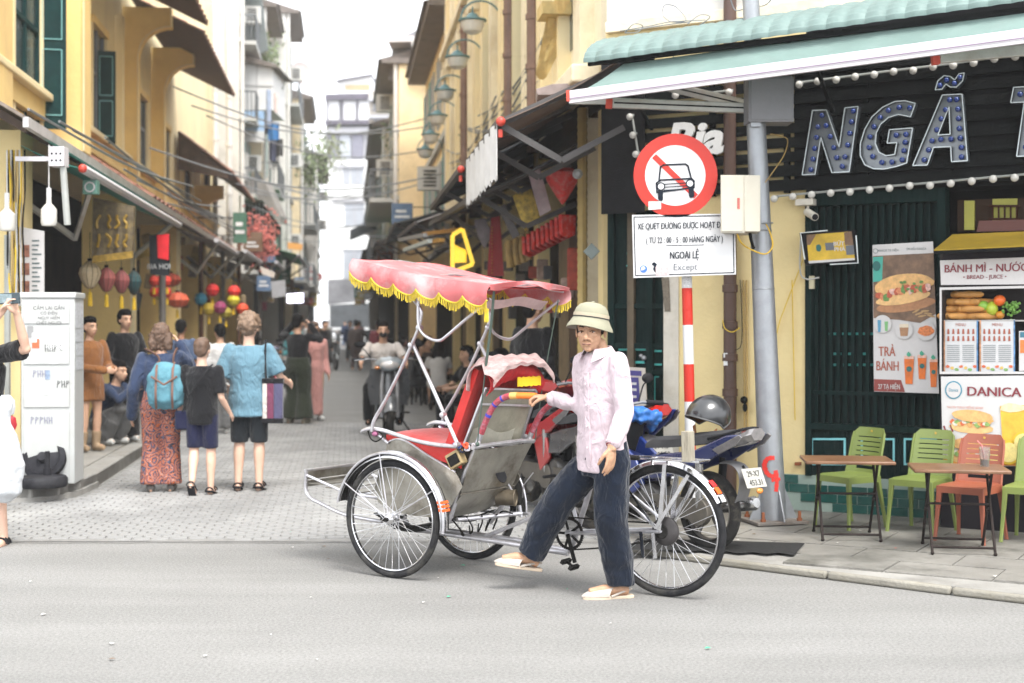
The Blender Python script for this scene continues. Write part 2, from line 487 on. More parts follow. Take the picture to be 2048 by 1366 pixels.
kr=MB();kr.prism([(1.2,9.0),(1.3,8.92),(1.4,9.0),(1.3,9.1)],(0,0,0),(1,0,0),(0,1,0),(0,0,.04));kr=kr.build('kerb_right',M_kerb,kind='structure')
M_kr=mat('kerb_pale',(.25,.235,.20),.8,0,.2,5,.5,60,dirt=.6,dirtcol=(.20,.18,.13),dscale=2.4)
kerb_run([(.78,9.36,0),(1.27,8.89,0),(2.44,7.91,0),(3.6,7.04,0),(5.0,6.2,0)],kr,.055,PZ-.014,L=.7,inward=1,mat_=M_kr)
# cracks / small litter on the ground
for i in range(34):
 px=random.uniform(60,2000);py=random.uniform(1060,1330)
 p=G(px,py,.006)
 if inside(p.x,p.y,rp):p.z=PZ+.004
 s=random.uniform(.008,.022);m=MB();a=random.uniform(0,3)
 m.add([p+Vector((cos(a+q)*s*w_,sin(a+q)*s*w_,.002+.004*(k_%2)))for k_,(q,w_)in enumerate(((0,1),(1.3,.6),(2.8,1),(4.2,.7)))],[(0,1,2,3)])
 cn=random.choice(['pale','pale','pale','red','green','brown'])
 o=m.build('litter_scrap',mat('litter_'+cn,dict(pale=(.6,.58,.55),red=(.5,.12,.10),green=(.05,.45,.25),brown=(.16,.10,.06))[cn],.8,var=0))
 o['kind']='stuff'
# ---------------------------------------------------------------- the corner bar (right)
FZ=Vector((0,0,1))
def F(t,z,d=0.0):return F0+FU*t+FN*d+FZ*z
def pf(px,py,d=0.0):
 """photograph pixel -> point on the shop front plane pushed out by d"""
 D=Vector(((px-1024)/FPX,1,-(py-HORIZON)/FPX));O=Vector((0,0,H))
 k=((F0+FN*d)-O).dot(FN)/D.dot(FN);return O+D*k
def tz(px,py,d=0.0):
 p=pf(px,py,d);return(p-F0).dot(FU),p.z
def ppoly(mb,pts,d,th,o_=None):
 """polygon given in pixels on the plane d, thickness th towards the camera"""
 w=[pf(x,y,d)for x,y in pts];n=len(w);b=[p+FN*th for p in w]
 ar=sum(pts[i][0]*pts[(i+1)%n][1]-pts[(i+1)%n][0]*pts[i][1]for i in range(n))
 fs=[tuple(range(n)),tuple(range(2*n-1,n-1,-1))]+[(i,(i+1)%n,(i+1)%n+n,i+n)[::-1]for i in range(n)]
 if ar>0:fs=[tuple(f)for f in fs]
 else:fs=[f[::-1]for f in fs]
 mb.add(w+b,fs);return mb
def rectp(x0,y0,x1,y1):return[(x0,y0),(x1,y0),(x1,y1),(x0,y1)]
def fbox(mb,t0,t1,z0,z1,d0,d1):return mb.obox(F(t0,z0,d0),FU*(t1-t0),FN*(d1-d0),FZ*(z1-z0))
M_yel=mat('yellow_render',(.78,.63,.32),.85,0,.07,2.0,.35,30,dirt=.22,dirtcol=(.55,.36,.12),dscale=1.6)
M_cream=mat('cream_render',(.80,.71,.51),.85,0,.10,1.5,.4,24,dirt=.5,dirtcol=(.50,.36,.18),dscale=1.1)
M_white=mat('white_render',(.58,.57,.55),.85,0,.08,2,.3,30,dirt=.3,dirtcol=(.5,.48,.43),dscale=1.4)
M_green=mat('dark_green_wood',(.0045,.016,.0145),.55,0,.35,5,.5,40,dirt=.3,dirtcol=(.022,.038,.034),dscale=6,stretch=(3,3,.5))
M_black=mat('black_paint',(.008,.009,.009),.6,0,.3,6,.3,60)
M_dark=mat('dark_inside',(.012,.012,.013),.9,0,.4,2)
M_turq=mat('turquoise_trim',(.06,.42,.38),.6,0,.15,12)
M_steel=mat('galvanised',(.32,.335,.355),.45,.6,.12,9,.15,50,dirt=.35,dirtcol=(.28,.28,.28),dscale=4)
def build_shop():
 root=thing('corner_bar','yellow corner bar building with dark green timber front and black slatted fascia','building',F(1.0,0,-.5),0)
 B=lambda mb,n,m,par=root,**k:mb.build(n,m,par,world=True,**k)
 tL=-1.69;z1=2.52
 tA,tB=tz(1327,600)[0],tz(1612,600)[0]
 w=MB();fbox(w,tA,tB,PZ-.06,3.95,-.35,0);B(w,'wall',M_yel,smooth=False)
 w=MB();fbox(w,tL-.02,tA,2.45,3.95,-.35,0);B(w,'lintel',M_yel,smooth=False)
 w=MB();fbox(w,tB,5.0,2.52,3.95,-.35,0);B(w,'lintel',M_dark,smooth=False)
 w=MB();fbox(w,tB,5.0,0,tz(1700,958)[1],-.35,-.01);B(w,'plinth',M_yel,smooth=False)
 w=MB();fbox(w,tL-.02,5.0,3.95,9.0,-.35,-.02);B(w,'upper_wall',M_white,smooth=False)
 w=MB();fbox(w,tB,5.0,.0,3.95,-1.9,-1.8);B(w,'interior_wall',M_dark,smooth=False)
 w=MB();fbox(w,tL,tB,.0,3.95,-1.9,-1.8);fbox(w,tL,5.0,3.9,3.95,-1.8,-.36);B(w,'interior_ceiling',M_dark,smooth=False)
 w=MB();w.obox(SW(2.24,12.25),SXV*.30,SYV*.25,FZ*3.95);B(w,'corner_pillar',M_yel)
 q=MB();fbox(q,tz(1328,600)[0],tz(1358,600)[0],.06,2.4,.0,.012);B(q,'whitewashed_strip',mat('whitewash',(.62,.58,.50),.85,0,.15,4,.4,40,dirt=.5,dirtcol=(.42,.36,.26),dscale=5))
 q=MB();ppoly(q,[(1324,555),(1338,555),(1341,623),(1330,623)],.012,.01);B(q,'bare_brick_patch',mat('bare_patch',(.20,.17,.13),.95,0,.3,60,.8,60))
 tm=mat('green_glazed_tile',(.006,.075,.062),.22,0,.25,7,.08,40,coat=.5);gm=mat('pale_grout',(.30,.38,.33),.9)
 t0=tz(1560,980)[0];t2=2.2
 gr=MB();fbox(gr,t0,t2,PZ-.02,.335,-.005,.006);fo=B(gr,'tile_band',gm)
 tw,thh=.15,.064;proto=None
 for r in range(4):
  z=.335-(r+1)*(thh+.004)
  a=t0-(.075 if r%2 else 0)
  while a<t2:
   b0,b1=max(a,t0+(0 if r<2 else.17 if r==2 else.42)),min(a+tw,t2)
   if r==0 and a>t0+.12:a+=tw+.004;continue
   if b1-b0>.03:
    m=MB();fbox(m,b0+.002,b1-.002,z,z+thh,.004,.015+random.uniform(-.001,.001));B(m,'tile',tm,bevel=.002)
   a+=tw+.004
 gl,gr_=tz(1612,600)[0],tz(1884,600)[0];zb=tz(1700,955)[1];zt_=2.52;zs=tz(1750,850)[1]
 fr=MB();fbox(fr,gl,gl+.05,zb,zt_,-.12,.03);fbox(fr,gr_-.03,gr_+.03,zb,zt_,-.12,.03);fbox(fr,gl,gr_,zt_-.10,zt_-.001,-.12,.028);fbox(fr,gl+.05,gr_-.03,zs-.05,zs,-.12,.04)
 B(fr,'door_frame',M_green,bevel=.004)
 fb=MB();fbox(fb,gl+.05,gr_-.03,zb,zs-.05,-.10,-.01);B(fb,'bottom_panel',M_green)
 for(x0,x1)in((1622,1692),(1722,1790),(1808,1880)):
  for(a,b,c,d_)in((x0,876,x1,880),(x0,926,x1,930)):
   q=MB();ppoly(q,rectp(a,b,c,d_),-.01,.012);B(q,'turquoise_bead',mat('turquoise_pale',(.24,.62,.66),.6,0,.1))
  for a in(x0,x1-4):
   q=MB();ppoly(q,rectp(a,880,a+4,926),-.01,.012);B(q,'turquoise_bead',mat('turquoise_pale',()))
 nb=17
 for i in range(nb):
  a=gl+.07+(gr_-gl-.12)*i/(nb-1)
  q=MB();fbox(q,a-.014,a+.014,zs,zt_-.10,-.06,-.035);B(q,'vertical_bar',M_green)
 for py in(788,):
  z=tz(1750,py)[1];q=MB();fbox(q,gl+.05,gr_-.03,z-.015,z+.015,-.035,-.01);B(q,'rail',M_green)
 q=MB();fbox(q,gl,gr_,zb,zt_,-.16,-.12);B(q,'back_boards',mat('black_green_boards',(.008,.022,.020),.6,0,.4,5,.3,30))
 for py,xs in((665,(1658,1742)),(705,(1665,1742)),(727,(1660,1742))):
  x=xs[0]
  while x<xs[1]:
   q=MB();ppoly(q,rectp(x,py,x+18,py+5),-.12,.01);B(q,'turquoise_slat',M_turq);x+=27
 dl,dr=tL,tA;zt2=2.45
 q=MB();fbox(q,dl,dr,PZ,zt2,-.14,-.10);B(q,'door_leaf',M_green)
 for a in(0,.36,.70,1.0):
  x=dl+(dr-dl)*a;q=MB();fbox(q,x-.03,x+.03,PZ,zt2,-.10,-.05);B(q,'door_stile',M_green if a!=.36 else mat('brown_wood',(.10,.075,.045),.7,0,.3,8),bevel=.004)
 for py in(612,692,745,860,905):
  z=tz(1270,py)[1];q=MB();fbox(q,dl+.03,dr-.03,z-.022,z+.022,-.10,-.06);B(q,'door_rail',M_green,bevel=.003)
 for(x0,y0,x1,y1)in((1238,697,1262,701),(1270,697,1292,701),(1306,700,1324,704),(1308,727,1324,731),(1308,752,1318,755),(1308,858,1324,861),(1308,752,1311,860),(1244,722,1262,727),(1270,722,1290,727),(1255,505,1268,508),(1254,530,1268,533)):
  q=MB();ppoly(q,rectp(x0,y0,x1,y1),-.10,.012);B(q,'turquoise_bead',M_turq)
 q=MB();q.ell(pf(1288,716,-.03),.022);q.ell(pf(1282,712,-.03),.018);B(q,'padlock',M_steel)
 z=2.545;k=0
 while z<3.66:
  q=MB();fbox(q,tL+(.0),5.0,z,z+(.088 if z<2.7 or z>3.5 else.078),.055,.075);B(q,'fascia_slat',M_black);z+=.112
 for t in[tL+.3+i*.62 for i in range(10)]:
  q=MB();fbox(q,t,t+.04,2.53,3.72,.002,.055);B(q,'batten',M_black)
 q=MB();fbox(q,tz(1590,300)[0],5.0,2.55,3.70,.003,.02);B(q,'black_backing',M_dark)
 a0=pf(1200,470,.06);
 q=MB();b0=F(tL-.01,2.42,.08);q.obox(b0,(F(tz(1300,300)[0],2.42,.10)-b0),FN*.03,FZ*1.42);B(q,'black_board',mat('charcoal_panel',(.015,.015,.016),.7,0,.2,12,.4,120))
 q=MB();fbox(q,tL,5,3.93,4.02,-.02,.06);B(q,'string_course',M_cream,bevel=.006)
 p=MB();pa,pb=pf(1458,880,.07),pf(1462,560,.07);x_=(pa+pb)/2;pm=mat('brown_pipe',(.085,.045,.032),.55,0,.25,6,.2,40,dirt=.3,dirtcol=(.05,.03,.02))
 p.tube([Vector((x_.x,x_.y,PZ)),Vector((x_.x,x_.y,4.6))],.052,14);po=B(p,'drain_pipe',pm)
 for py in(577,650,715,785):
  q=MB();zz=pf(1460,py,.07).z;q.lathe([(.054,-.03),(.062,-.028),(.062,.028),(.054,.03)],(x_.x,x_.y,zz),n=14);B(q,'pipe_collar',pm,po)
 for py in(706,722):
  q=MB();ppoly(q,rectp(1447,py,1455,py+9),.125,.002);B(q,'pasted_label',mat('paper_white',(.75,.75,.75),.8),po)
 wc=mat('yellow_wire',(.70,.48,.03),.5)
 q=MB();q.tube(bez([pf(1445,640,.14),pf(1450,657,.15),pf(1465,664,.16),pf(1480,655,.14)],5),.004,5);B(q,'wire',wc)
 q=MB();q.tube(bez([pf(1480,560,.05),pf(1484,640,.06),pf(1482,690,.06),pf(1470,700,.1)],5),.003,5);B(q,'wire',M_black)
 q=MB();q.tube([pf(1618,488,.03),pf(1560,640,.02),pf(1545,700,.02)],.004,5);B(q,'wire',wc)
 for x in(1487,1493):
  q=MB();q.tube([pf(x,560,.02),pf(x+2,880,.02)],.006,6);B(q,'conduit',mat('tan_conduit',(.48,.32,.10),.6))
 q=MB();q.tube([pf(1584,560,.02),pf(1590,840,.02)],.004,6);B(q,'wire',wc)
 q=MB();q.ell(pf(1488,800,.06),(.03,.02,.03));q.ell(pf(1490,815,.06),(.02,.02,.035));B(q,'junction',M_black)
 q=MB();ppoly(q,rectp(1593,924,1603,930),.0,.05);B(q,'wall_hook',mat('rust',(.25,.08,.03),.8))
 q=MB();ppoly(q,[(1915,400),(2120,395),(2120,462),(1915,463)],.02,.005);B(q,'niche_back',mat('niche_dark',(.03,.018,.012),.8))
 ym=mat('olive_jamb',(.28,.27,.05),.7)
 q=MB();ppoly(q,rectp(1930,402,1950,460),.025,.03);B(q,'niche_jamb',ym)
 q=MB();ppoly(q,[(1985,398),(2035,397),(2033,440),(1985,442)],.025,.005);B(q,'niche_opening',ym)
 for x in(1984,1996,2008,2020,2032):
  q=MB();ppoly(q,rectp(x,412,x+3,437),.035,.015);B(q,'baluster',mat('baluster_dark',(.04,.015,.01),.5))
 for y in(410,436):q=MB();ppoly(q,rectp(1978,y,2040,y+4),.035,.018);B(q,'baluster_rail',mat('baluster_dark',()))
 q=MB();ppoly(q,[(1960,442),(2050,440),(2055,462),(1955,464)],.03,.04);B(q,'niche_seat',mat('dark_red_wood',(.09,.02,.012),.5))
 return root
shop=build_shop()
# curved tile-pattern metal roof over the fascia
def build_tile_roof():
 root=thing('metal_tile_canopy','curved pale green metal canopy pressed like roof tiles above the bar sign','canopy',F(1,3.6,.3))
 m=mat('green_roof_sheet',(.15,.215,.20),.55,.15,.12,3,.1,40,dirt=.35,dirtcol=(.10,.15,.14),dscale=5)
 DR=1.2;t0,t1=tz(1172,110,DR)[0],4.6
 za=pf(1172,128,DR).z;zb=pf(2000,12,DR).z
 def fn(u,v):
  t=t0+(t1-t0)*u
  slope=(zb-za)/(tz(2000,12,DR)[0]-t0)
  a=v*radians(78)
  d=DR+.03-.95*(1-cos(a));z=za+slope*(t-t0)+.29*sin(a)*1.0
  rib=.018*abs(sin(t*pi/.135));st=.008*((v*9)%1)
  n_=FN*cos(a)+FZ*sin(a)
  return F(t,z,d)+n_*(rib+st)
 g=MB();g.grid(fn,330,36,.004);o=g.build('roof_sheet',m,root,world=True,ang=25)
 q=MB()
 for t in(t0+.02,t0+1.55,t0+3.1):
  q.beam(F(t,za+.02,DR-.06),F(t,za+.25,.02),.03,.03)
  q.beam(F(t,za-.05,.50),F(t,za-.35,.02),.025,.025)
  q.build('strut',M_black,root,world=True);q=MB()
 q=MB();q.beam(F(t0,za+.01,DR-.04),F(t1,zb+.02,DR-.04),.03,.04);q.build('front_rail',M_black,root,world=True)
build_tile_roof()
def build_awning():
 root=thing('retractable_awning','long green fabric awning with white front bar stretched over the bar front','awning',F(1,3.3,.6))
 D_=1.52
 a=pf(1140,192,D_);b=pf(2075,66,D_);b=a+(b-a)*1.25
 c=pf(1247,128,1.12);d=pf(2070,14,1.12);d=c+(d-c)*1.25
 fm=mat('green_awning_fabric',(.30,.42,.39),.6,0,.10,2.5,.12,60,dirt=.35,dirtcol=(.42,.52,.50),dscale=3)
 g=MB();g.grid(lambda u,v:a.lerp(b,u).lerp(c.lerp(d,u),v)+FZ*(-.025*sin(pi*v)+.006*sin(u*23+v*2)*sin(pi*v)),60,10,.003);g.build('fabric',translucent(fm,.5),root,world=True,ang=60)
 wm=mat('white_bar_paint',(.56,.54,.56),.45,0,.05,6,dirt=.2,dirtcol=(.45,.42,.42))
 dr=(b-a).normalized()
 q=MB();q.beam(a,b,.035,.075);q.build('front_bar',wm,root,world=True,bevel=.008)
 q=MB();q.beam(a-FZ*.022+FN*.019,b-FZ*.022+FN*.019,.003,.006);q.build('groove',mat('groove_plum',(.25,.18,.26),.6),root,world=True)
 q=MB();q.beam(a-FZ*.045,b-FZ*.045,.03,.02);q.build('lower_lip',wm,root,world=True)
 q=MB();q.beam(a-dr*.02,a+dr*.004,.04,.08);q.build('end_cap',mat('awning_red_cap',(.62,.07,.04),.5),root,world=True)
 am=mat('arm_metal',(.50,.49,.45),.4,.3,.1,8,dirt=.4,dirtcol=(.28,.2,.14),dscale=6)
 def arm(p,q_,e,cap=True):
  m=MB();m.beam(p,q_,.045,.075);r=m.build('folding_arm',am,root,world=True,bevel=.006)
  m=MB();m.beam(p.lerp(q_,.02)+FN*.024,q_.lerp(p,.02)+FN*.024,.003,.012);m.build('arm_groove',M_black,r,world=True)
  if cap:
   m=MB();m.beam(p+(p-q_).normalized()*.05,p,.05,.085);m.build('arm_cap',mat('awning_red_cap',()),r,world=True,bevel=.004)
  return r
 e1=pf(1528,218,.75)
 arm(pf(1225,206,1.22),e1,0);arm(e1,pf(1332,172,.20),0,False)
 m=MB();m.cbox(e1,.07,.07,.10);m.build('elbow_joint',M_black,root,world=True,bevel=.006)
 arm(pf(1878,116,1.22),pf(2100,96,.85),0)
 m=MB();m.beam(pf(1140,203,1.0),pf(1330,205,.5),.035,.04);m.build('side_arm',am,root,world=True)
 m=MB();m.cbox(pf(1275,126,1.0),.22,.14,.08,Rz(atan2(FU.y,FU.x)));m.build('mount_block',M_black,root,world=True)
build_awning()
# bulb strings
bulb_m=mat('opal_bulb',(.60,.58,.54),.25,0,.03,9)
def bulb_string(label,pts,n,d,r=.029,drop=.02):
 root=thing('bulb_string',label,'string lights',pf(*pts[0],d),0,'opal bulb strings along the bar sign')
 w=[pf(x,y,d)for x,y in pts];L=[0]
 for a,b in zip(w,w[1:]):L.append(L[-1]+(b-a).length)
 c=MB();c.tube([p+FZ*.02+FN*.0 for p in w],.009,6);c.build('cable_rail',mat('grey_conduit',(.34,.35,.33),.6,0,.1),root,world=True)
 me=None
 for i in range(n):
  s=L[-1]*i/(n-1);k=max(j for j in range(len(L)-1)if L[j]<=s+1e-6)
  p=w[k].lerp(w[k+1],(s-L[k])/(L[k+1]-L[k]))+FN*.045+FZ*random.uniform(-.006,.006)
  m=MB();m.ell(p,r,12,8);bo=m.build('bulb',bulb_m,root,world=True)
  m=MB();m.tube([p+FU*.012-FN*.045+FZ*.018,p-FN*.015+FZ*.006],.013,8);m.build('socket',mat('socket_grey',(.22,.23,.22),.6),bo,world=True)
bulb_string('upper row of opal bulbs rising above the big metal letters',[(1602,170),(1760,150),(1910,132),(2075,108)],13,.10)
bulb_string('lower row of opal bulbs under the big metal letters',[(1552,398),(1700,384),(1850,372),(2075,352)],14,.10)
bulb_string('short upright row of three opal bulbs beside the Bia sign',[(1264,236),(1270,272),(1276,310)],3,.14)
bulb_string('few opal bulbs half hidden above the folding arm near the metal box',[(1355,192),(1392,194),(1462,186)],3,.12)
# marquee letters
def build_marquee():
 root=thing('marquee_letters','big slanted metal tray letters NGÃ T studded with blue bulbs','sign',pf(1800,270,.1))
 met=mat('brushed_tray',(.22,.235,.25),.38,.6,.25,4,.2,20);rimm=mat('tray_rim',(.62,.68,.70),.4,.4,0);sidem=mat('tray_side',(.06,.07,.08),.5,.3,.2)
 blue=mat('blue_bulb',(.008,.035,.20),.18,0,.1,9,coat=.6)
 Z=2.846
 cv=lambda pts:[(1560+x/Z,y/Z)for x,y in pts]
 L={'N':([[(193,632),(272,630),(345,840),(377,618),(452,610),(402,980),(303,985),(240,785),(208,995),(135,998)]],[(245,660),(222,725),(268,718),(213,785),(292,780),(203,847),(312,843),(193,908),(328,900),(375,895),(182,968),(360,950),(423,635),(412,697),(403,762),(390,828)]),'G':([[(777,592),(720,578),(660,582),(590,615),(530,670),(490,740),(465,820),(465,890),(490,940),(540,963),(600,965),(670,950),(728,930),(762,732),(630,742),(617,818),(672,815),(660,882),(610,890),(570,870),(550,820),(555,760),(580,710),(625,672),(680,655),(750,668)]],[(743,618),(683,615),(622,632),(575,672),(540,725),(517,782),(513,842),(533,893),(585,927),(642,925),(700,912),(710,860),(717,813),(722,768),(667,772)]),'A':([[(930,545),(968,612),(905,772),(880,842),(845,942),(762,945)],[(930,545),(1042,540),(1073,918),(982,923),(978,838),(975,768),(968,612)],[(905,772),(975,768),(978,838),(880,842)]],[(970,572),(1010,570),(947,628),(1017,625),(922,680),(1020,678),(897,742),(1025,735),(870,803),(920,797),(977,795),(1030,789),(850,856),(1037,842),(825,913),(1037,896)]),'tilde':([[(890,515),(905,465),(940,435),(975,440),(1000,460),(1025,425),(1055,420),(1045,465),(1010,500),(975,500),(950,482),(928,513)]],[(915,490),(953,460),(997,478),(1028,445)]),'T':([[(1335,502),(1560,488),(1548,575),(1480,582),(1435,890),(1352,893),(1395,585),(1318,588)]],[(1370,540),(1430,537),(1490,532),(1440,600),(1432,660),(1422,720),(1412,780),(1402,840)])}
 for key,(polys,bulbs)in L.items():
  m=MB()
  for p in polys:ppoly(m,cv(p),.085,.012)
  o=m.build('letter',met,root,world=True,smooth=False)
  r_=MB()
  outl=polys[0]if key!='A' else[(930,545),(1042,540),(1073,918),(982,923),(978,838),(880,842),(845,942),(762,945)]
  for loop in([outl]if key!='A' else[outl,[(968,612),(975,768),(905,772)]]):
   w=[pf(*q,.10)for q in cv(loop)]
   for a,b in zip(w,w[1:]+w[:1]):
    r_.beam(a,b,.008,.075,FN if abs((b-a).normalized().dot(FN))<.9 else FZ)
  ro=r_.build('tray_edge',sidem,o,world=True,smooth=False)
  e=MB()
  for loop in([outl]if key!='A' else[outl,[(968,612),(975,768),(905,772)]]):
   w=[pf(*q,.10)+FN*.038 for q in cv(loop)]
   for a,b in zip(w,w[1:]+w[:1]):e.beam(a,b,.007,.004,FN)
  e.build('rim',rimm,o,world=True,smooth=False)
  for q in cv(bulbs):
   b=MB();b.ell(pf(*q,.10)+FN*.030,.021,10,8);b.tube([pf(*q,.10),pf(*q,.10)+FN*.02],.012,8);b.build('bulb',blue,o,world=True)
build_marquee()
# "Bia" lettering
def build_bia():
 root=thing('lettering_sign','white slanted Bia lettering on the black slats behind the road sign','sign',pf(1390,280,.1))
 wm=mat('white_letter',(.78,.78,.76),.5)
 o=pf(1392,308,.09)
 text('lettering','Bia',wm,root,o,FU,FZ,.36,.03,1.12,'CENTER',.035,.22)
 text('lettering','BEER',wm,root,pf(1400,352,.09),FU,FZ,.12,.02,1.1,'CENTER',.01,.0)
build_bia()
# ---------------------------------------------------------------- utility pole, boxes, road sign
def wpoly(mb,pts,Y,th,yaw=None):
 """pixel polygon on a plane facing the camera at depth Y (a sign plate), thickness th away from the viewer"""
 w=[P(x,y,Y)for x,y in pts];n=len(w);b=[p+Vector((0,th,0))for p in w]
 ar=sum(pts[i][0]*pts[(i+1)%n][1]-pts[(i+1)%n][0]*pts[i][1]for i in range(n))
 fs=[tuple(range(n-1,-1,-1)),tuple(range(n,2*n))]+[(i,(i+1)%n,(i+1)%n+n,i+n)for i in range(n)]
 if ar<0:fs=[f[::-1]for f in fs]
 return mb.add(w+b,fs)
def circ(cx,cy,r,n=40,ry=None,a0=0,a1=2*pi):return[(cx+r*cos(a0+(a1-a0)*i/n),cy+(ry or r)*sin(a0+(a1-a0)*i/n))for i in range(n+(0 if abs(a1-a0-2*pi)<1e-6 else 1))]
def W_(mb,n,m,par,**k):return mb.build(n,m,par,world=True,**k)
def build_pole():
 base=G(1546,1046,PZ);root=thing('utility_pole','grey galvanised steel pole with red spray mark standing before the bar','pole',base)
 top=P(1500,-40,base.y-.02);
 a=base+FZ*.02
 q=MB();q.tube([a,a.lerp(top,.5),top],[.098,.078,.060],20);W_(q,'pole_tube',M_steel,root)
 q=MB();q.cbox(base+Vector((0,0,.02)),.40,.36,.022,Rz(.25));W_(q,'base_plate',mat('rusty_plate',(.22,.20,.18),.7,.4,.3,9,.4,40,dirt=.6,dirtcol=(.12,.07,.04)),root,bevel=.003)
 for k in range(4):
  r=Rz(.25+pi/4+k*pi/2);c=base+r@Vector((.20,0,.04))
  q=MB();q.tube([c,c+FZ*.06],.012,8);q.lathe([(.020,0),(.020,.018)],c-FZ*.008,n=6);W_(q,'anchor_bolt',mat('rust',(.25,.08,.03),.8),root)
  r=Rz(.25+k*pi/2);c=base+FZ*.03
  q=MB();q.prism([(.09,0),(.19,0),(.095,.22)],c,r@Vector((1,0,0)),FZ,r@Vector((0,.008,0)));W_(q,'gusset',M_steel,root)
 rm=mat('red_spray',(.62,.03,.02),.7,0,.15,20)
 def on(px,py):
  p=P(px,py,base.y);t=(p.z-a.z)/(top.z-a.z);c=a.lerp(top,t);r=.098-.038*t+.0035;dx=max(-.92,min(.92,(p.x-c.x)/r));return Vector((c.x+dx*r,c.y-sqrt(1-dx*dx)*r,p.z))
 def stroke(pts,wd):
  m=MB();pp=bez([(x,y,0)for x,y in pts],8);L_,R_=[],[]
  for i,p in enumerate(pp):
   d=pp[min(i+1,len(pp)-1)]-pp[max(i-1,0)];d.normalize();nn=Vector((-d.y,d.x,0))*wd*(1+.15*sin(i*1.7))
   L_.append(on(p.x+nn.x,p.y+nn.y));R_.append(on(p.x-nn.x,p.y-nn.y))
  m.add(L_+R_,[(i,i+1,i+1+len(L_),i+len(L_))for i in range(len(L_)-1)]);W_(m,'spray_mark',rm,root)
 stroke([(1544,913),(1531,915),(1525,928),(1530,944),(1542,950),(1548,940)],4.2);stroke([(1546,938),(1549,955),(1547,980)],4.0);stroke([(1538,958),(1556,955)],3.0);stroke([(1509,905),(1511,925),(1509,940)],3)
 for py in(462,578):
  t=(P(1500,py,base.y).z-a.z)/(top.z-a.z);c=a.lerp(top,t);q=MB();q.lathe([(.088-.02*t,-.008),(.092-.02*t,0),(.088-.02*t,.008)],c,n=20);W_(q,'pole_strap',M_steel,root)
 b=MB();Yb=base.y-.14
 p0,p1=P(1497,244,Yb),P(1588,152,Yb);b.box(p0.x,p1.x,Yb,Yb+.22,p0.z,p1.z)
 bx=thing('junction_box','large grey metal box fixed high on the pole under the awning','electrical box',(p0.x,Yb,p0.z));W_(b,'box_body',mat('grey_box',(.20,.20,.21),.6,.2,.1,5,.1,40),bx,bevel=.006)
 b=MB();b.box(p0.x+.015,p1.x-.015,Yb-.008,Yb-.0005,p0.z+.015,p1.z-.015);W_(b,'box_door',mat('grey_box',()),bx,bevel=.003)
 b=MB();b.box(p0.x+.02,p0.x+.09,Yb+.02,Yb+.06,p0.z-.03,p0.z);W_(b,'cable_gland',M_steel,bx)
 Yb=base.y-.40;p0,p1=P(1440,466,Yb),P(1524,350,Yb)
 bx=thing('meter_box','cream steel meter box on the pole overlapping the road sign','electrical box',(p0.x,Yb,p0.z))
 cm=mat('cream_box',(.50,.47,.39),.5,0,.06,4,.08,30,dirt=.35,dirtcol=(.38,.34,.26),dscale=3)
 b=MB();b.obox((p0.x+.003,Yb,p0.z),(P(1488,466,Yb).x-p0.x,0,0),(.10,.28,0),(0,0,p1.z-p0.z));b.obox((P(1488,466,Yb).x+.003,Yb+.0,p0.z+.01),(.115,.02,0),(.02,.26,0),(0,0,p1.z-p0.z-.01));W_(b,'box_body',cm,bx,bevel=.004)
 b=MB();b.box(P(1442,0,Yb).x,P(1486,0,Yb).x,Yb-.008,Yb-.001,p0.z+.01,p1.z-.01);dr=W_(b,'box_door',cm,bx,bevel=.003)
 b=MB();b.box(P(1474,0,Yb).x,P(1479,0,Yb).x,Yb-.012,Yb-.008,P(0,418,Yb).z,P(0,396,Yb).z);W_(b,'warning_label',mat('label_red',(.45,.12,.10),.7,0,.5,120),dr)
 q=MB();q.tube([P(1524,447,Yb+.2),P(1545,446,Yb+.3)],.006,6);W_(q,'mount_bolt',M_steel,bx)
 yc=thing('yellow_cable','yellow cable looping below the cream meter box round the pole','cable',P(1500,490,base.y-.15))
 q=MB();q.tube(bez([P(1474,466,base.y-.30),P(1482,485,base.y-.28),P(1500,498,base.y-.16),P(1530,508,base.y-.13),P(1545,492,base.y-.12),P(1540,465,base.y-.11),P(1532,448,base.y-.11)],6),.0055,6);W_(q,'cable',mat('yellow_cable',(.72,.45,.02),.5),yc)
 q=MB();q.tube(bez([P(1500,466,base.y-.25),P(1502,480,base.y-.22),P(1507,496,base.y-.13)],5),.012,8);W_(q,'black_lead',M_black,yc)
 q=MB();q.tube(bez([P(1530,365,base.y-.1),P(1545,345,base.y-.1),P(1568,310,base.y-.1),P(1575,280,base.y),P(1560,272,base.y),P(1540,268,base.y)],5),.004,5);W_(q,'thin_lead',mat('tan_lead',(.35,.22,.06),.6),yc)
build_pole()
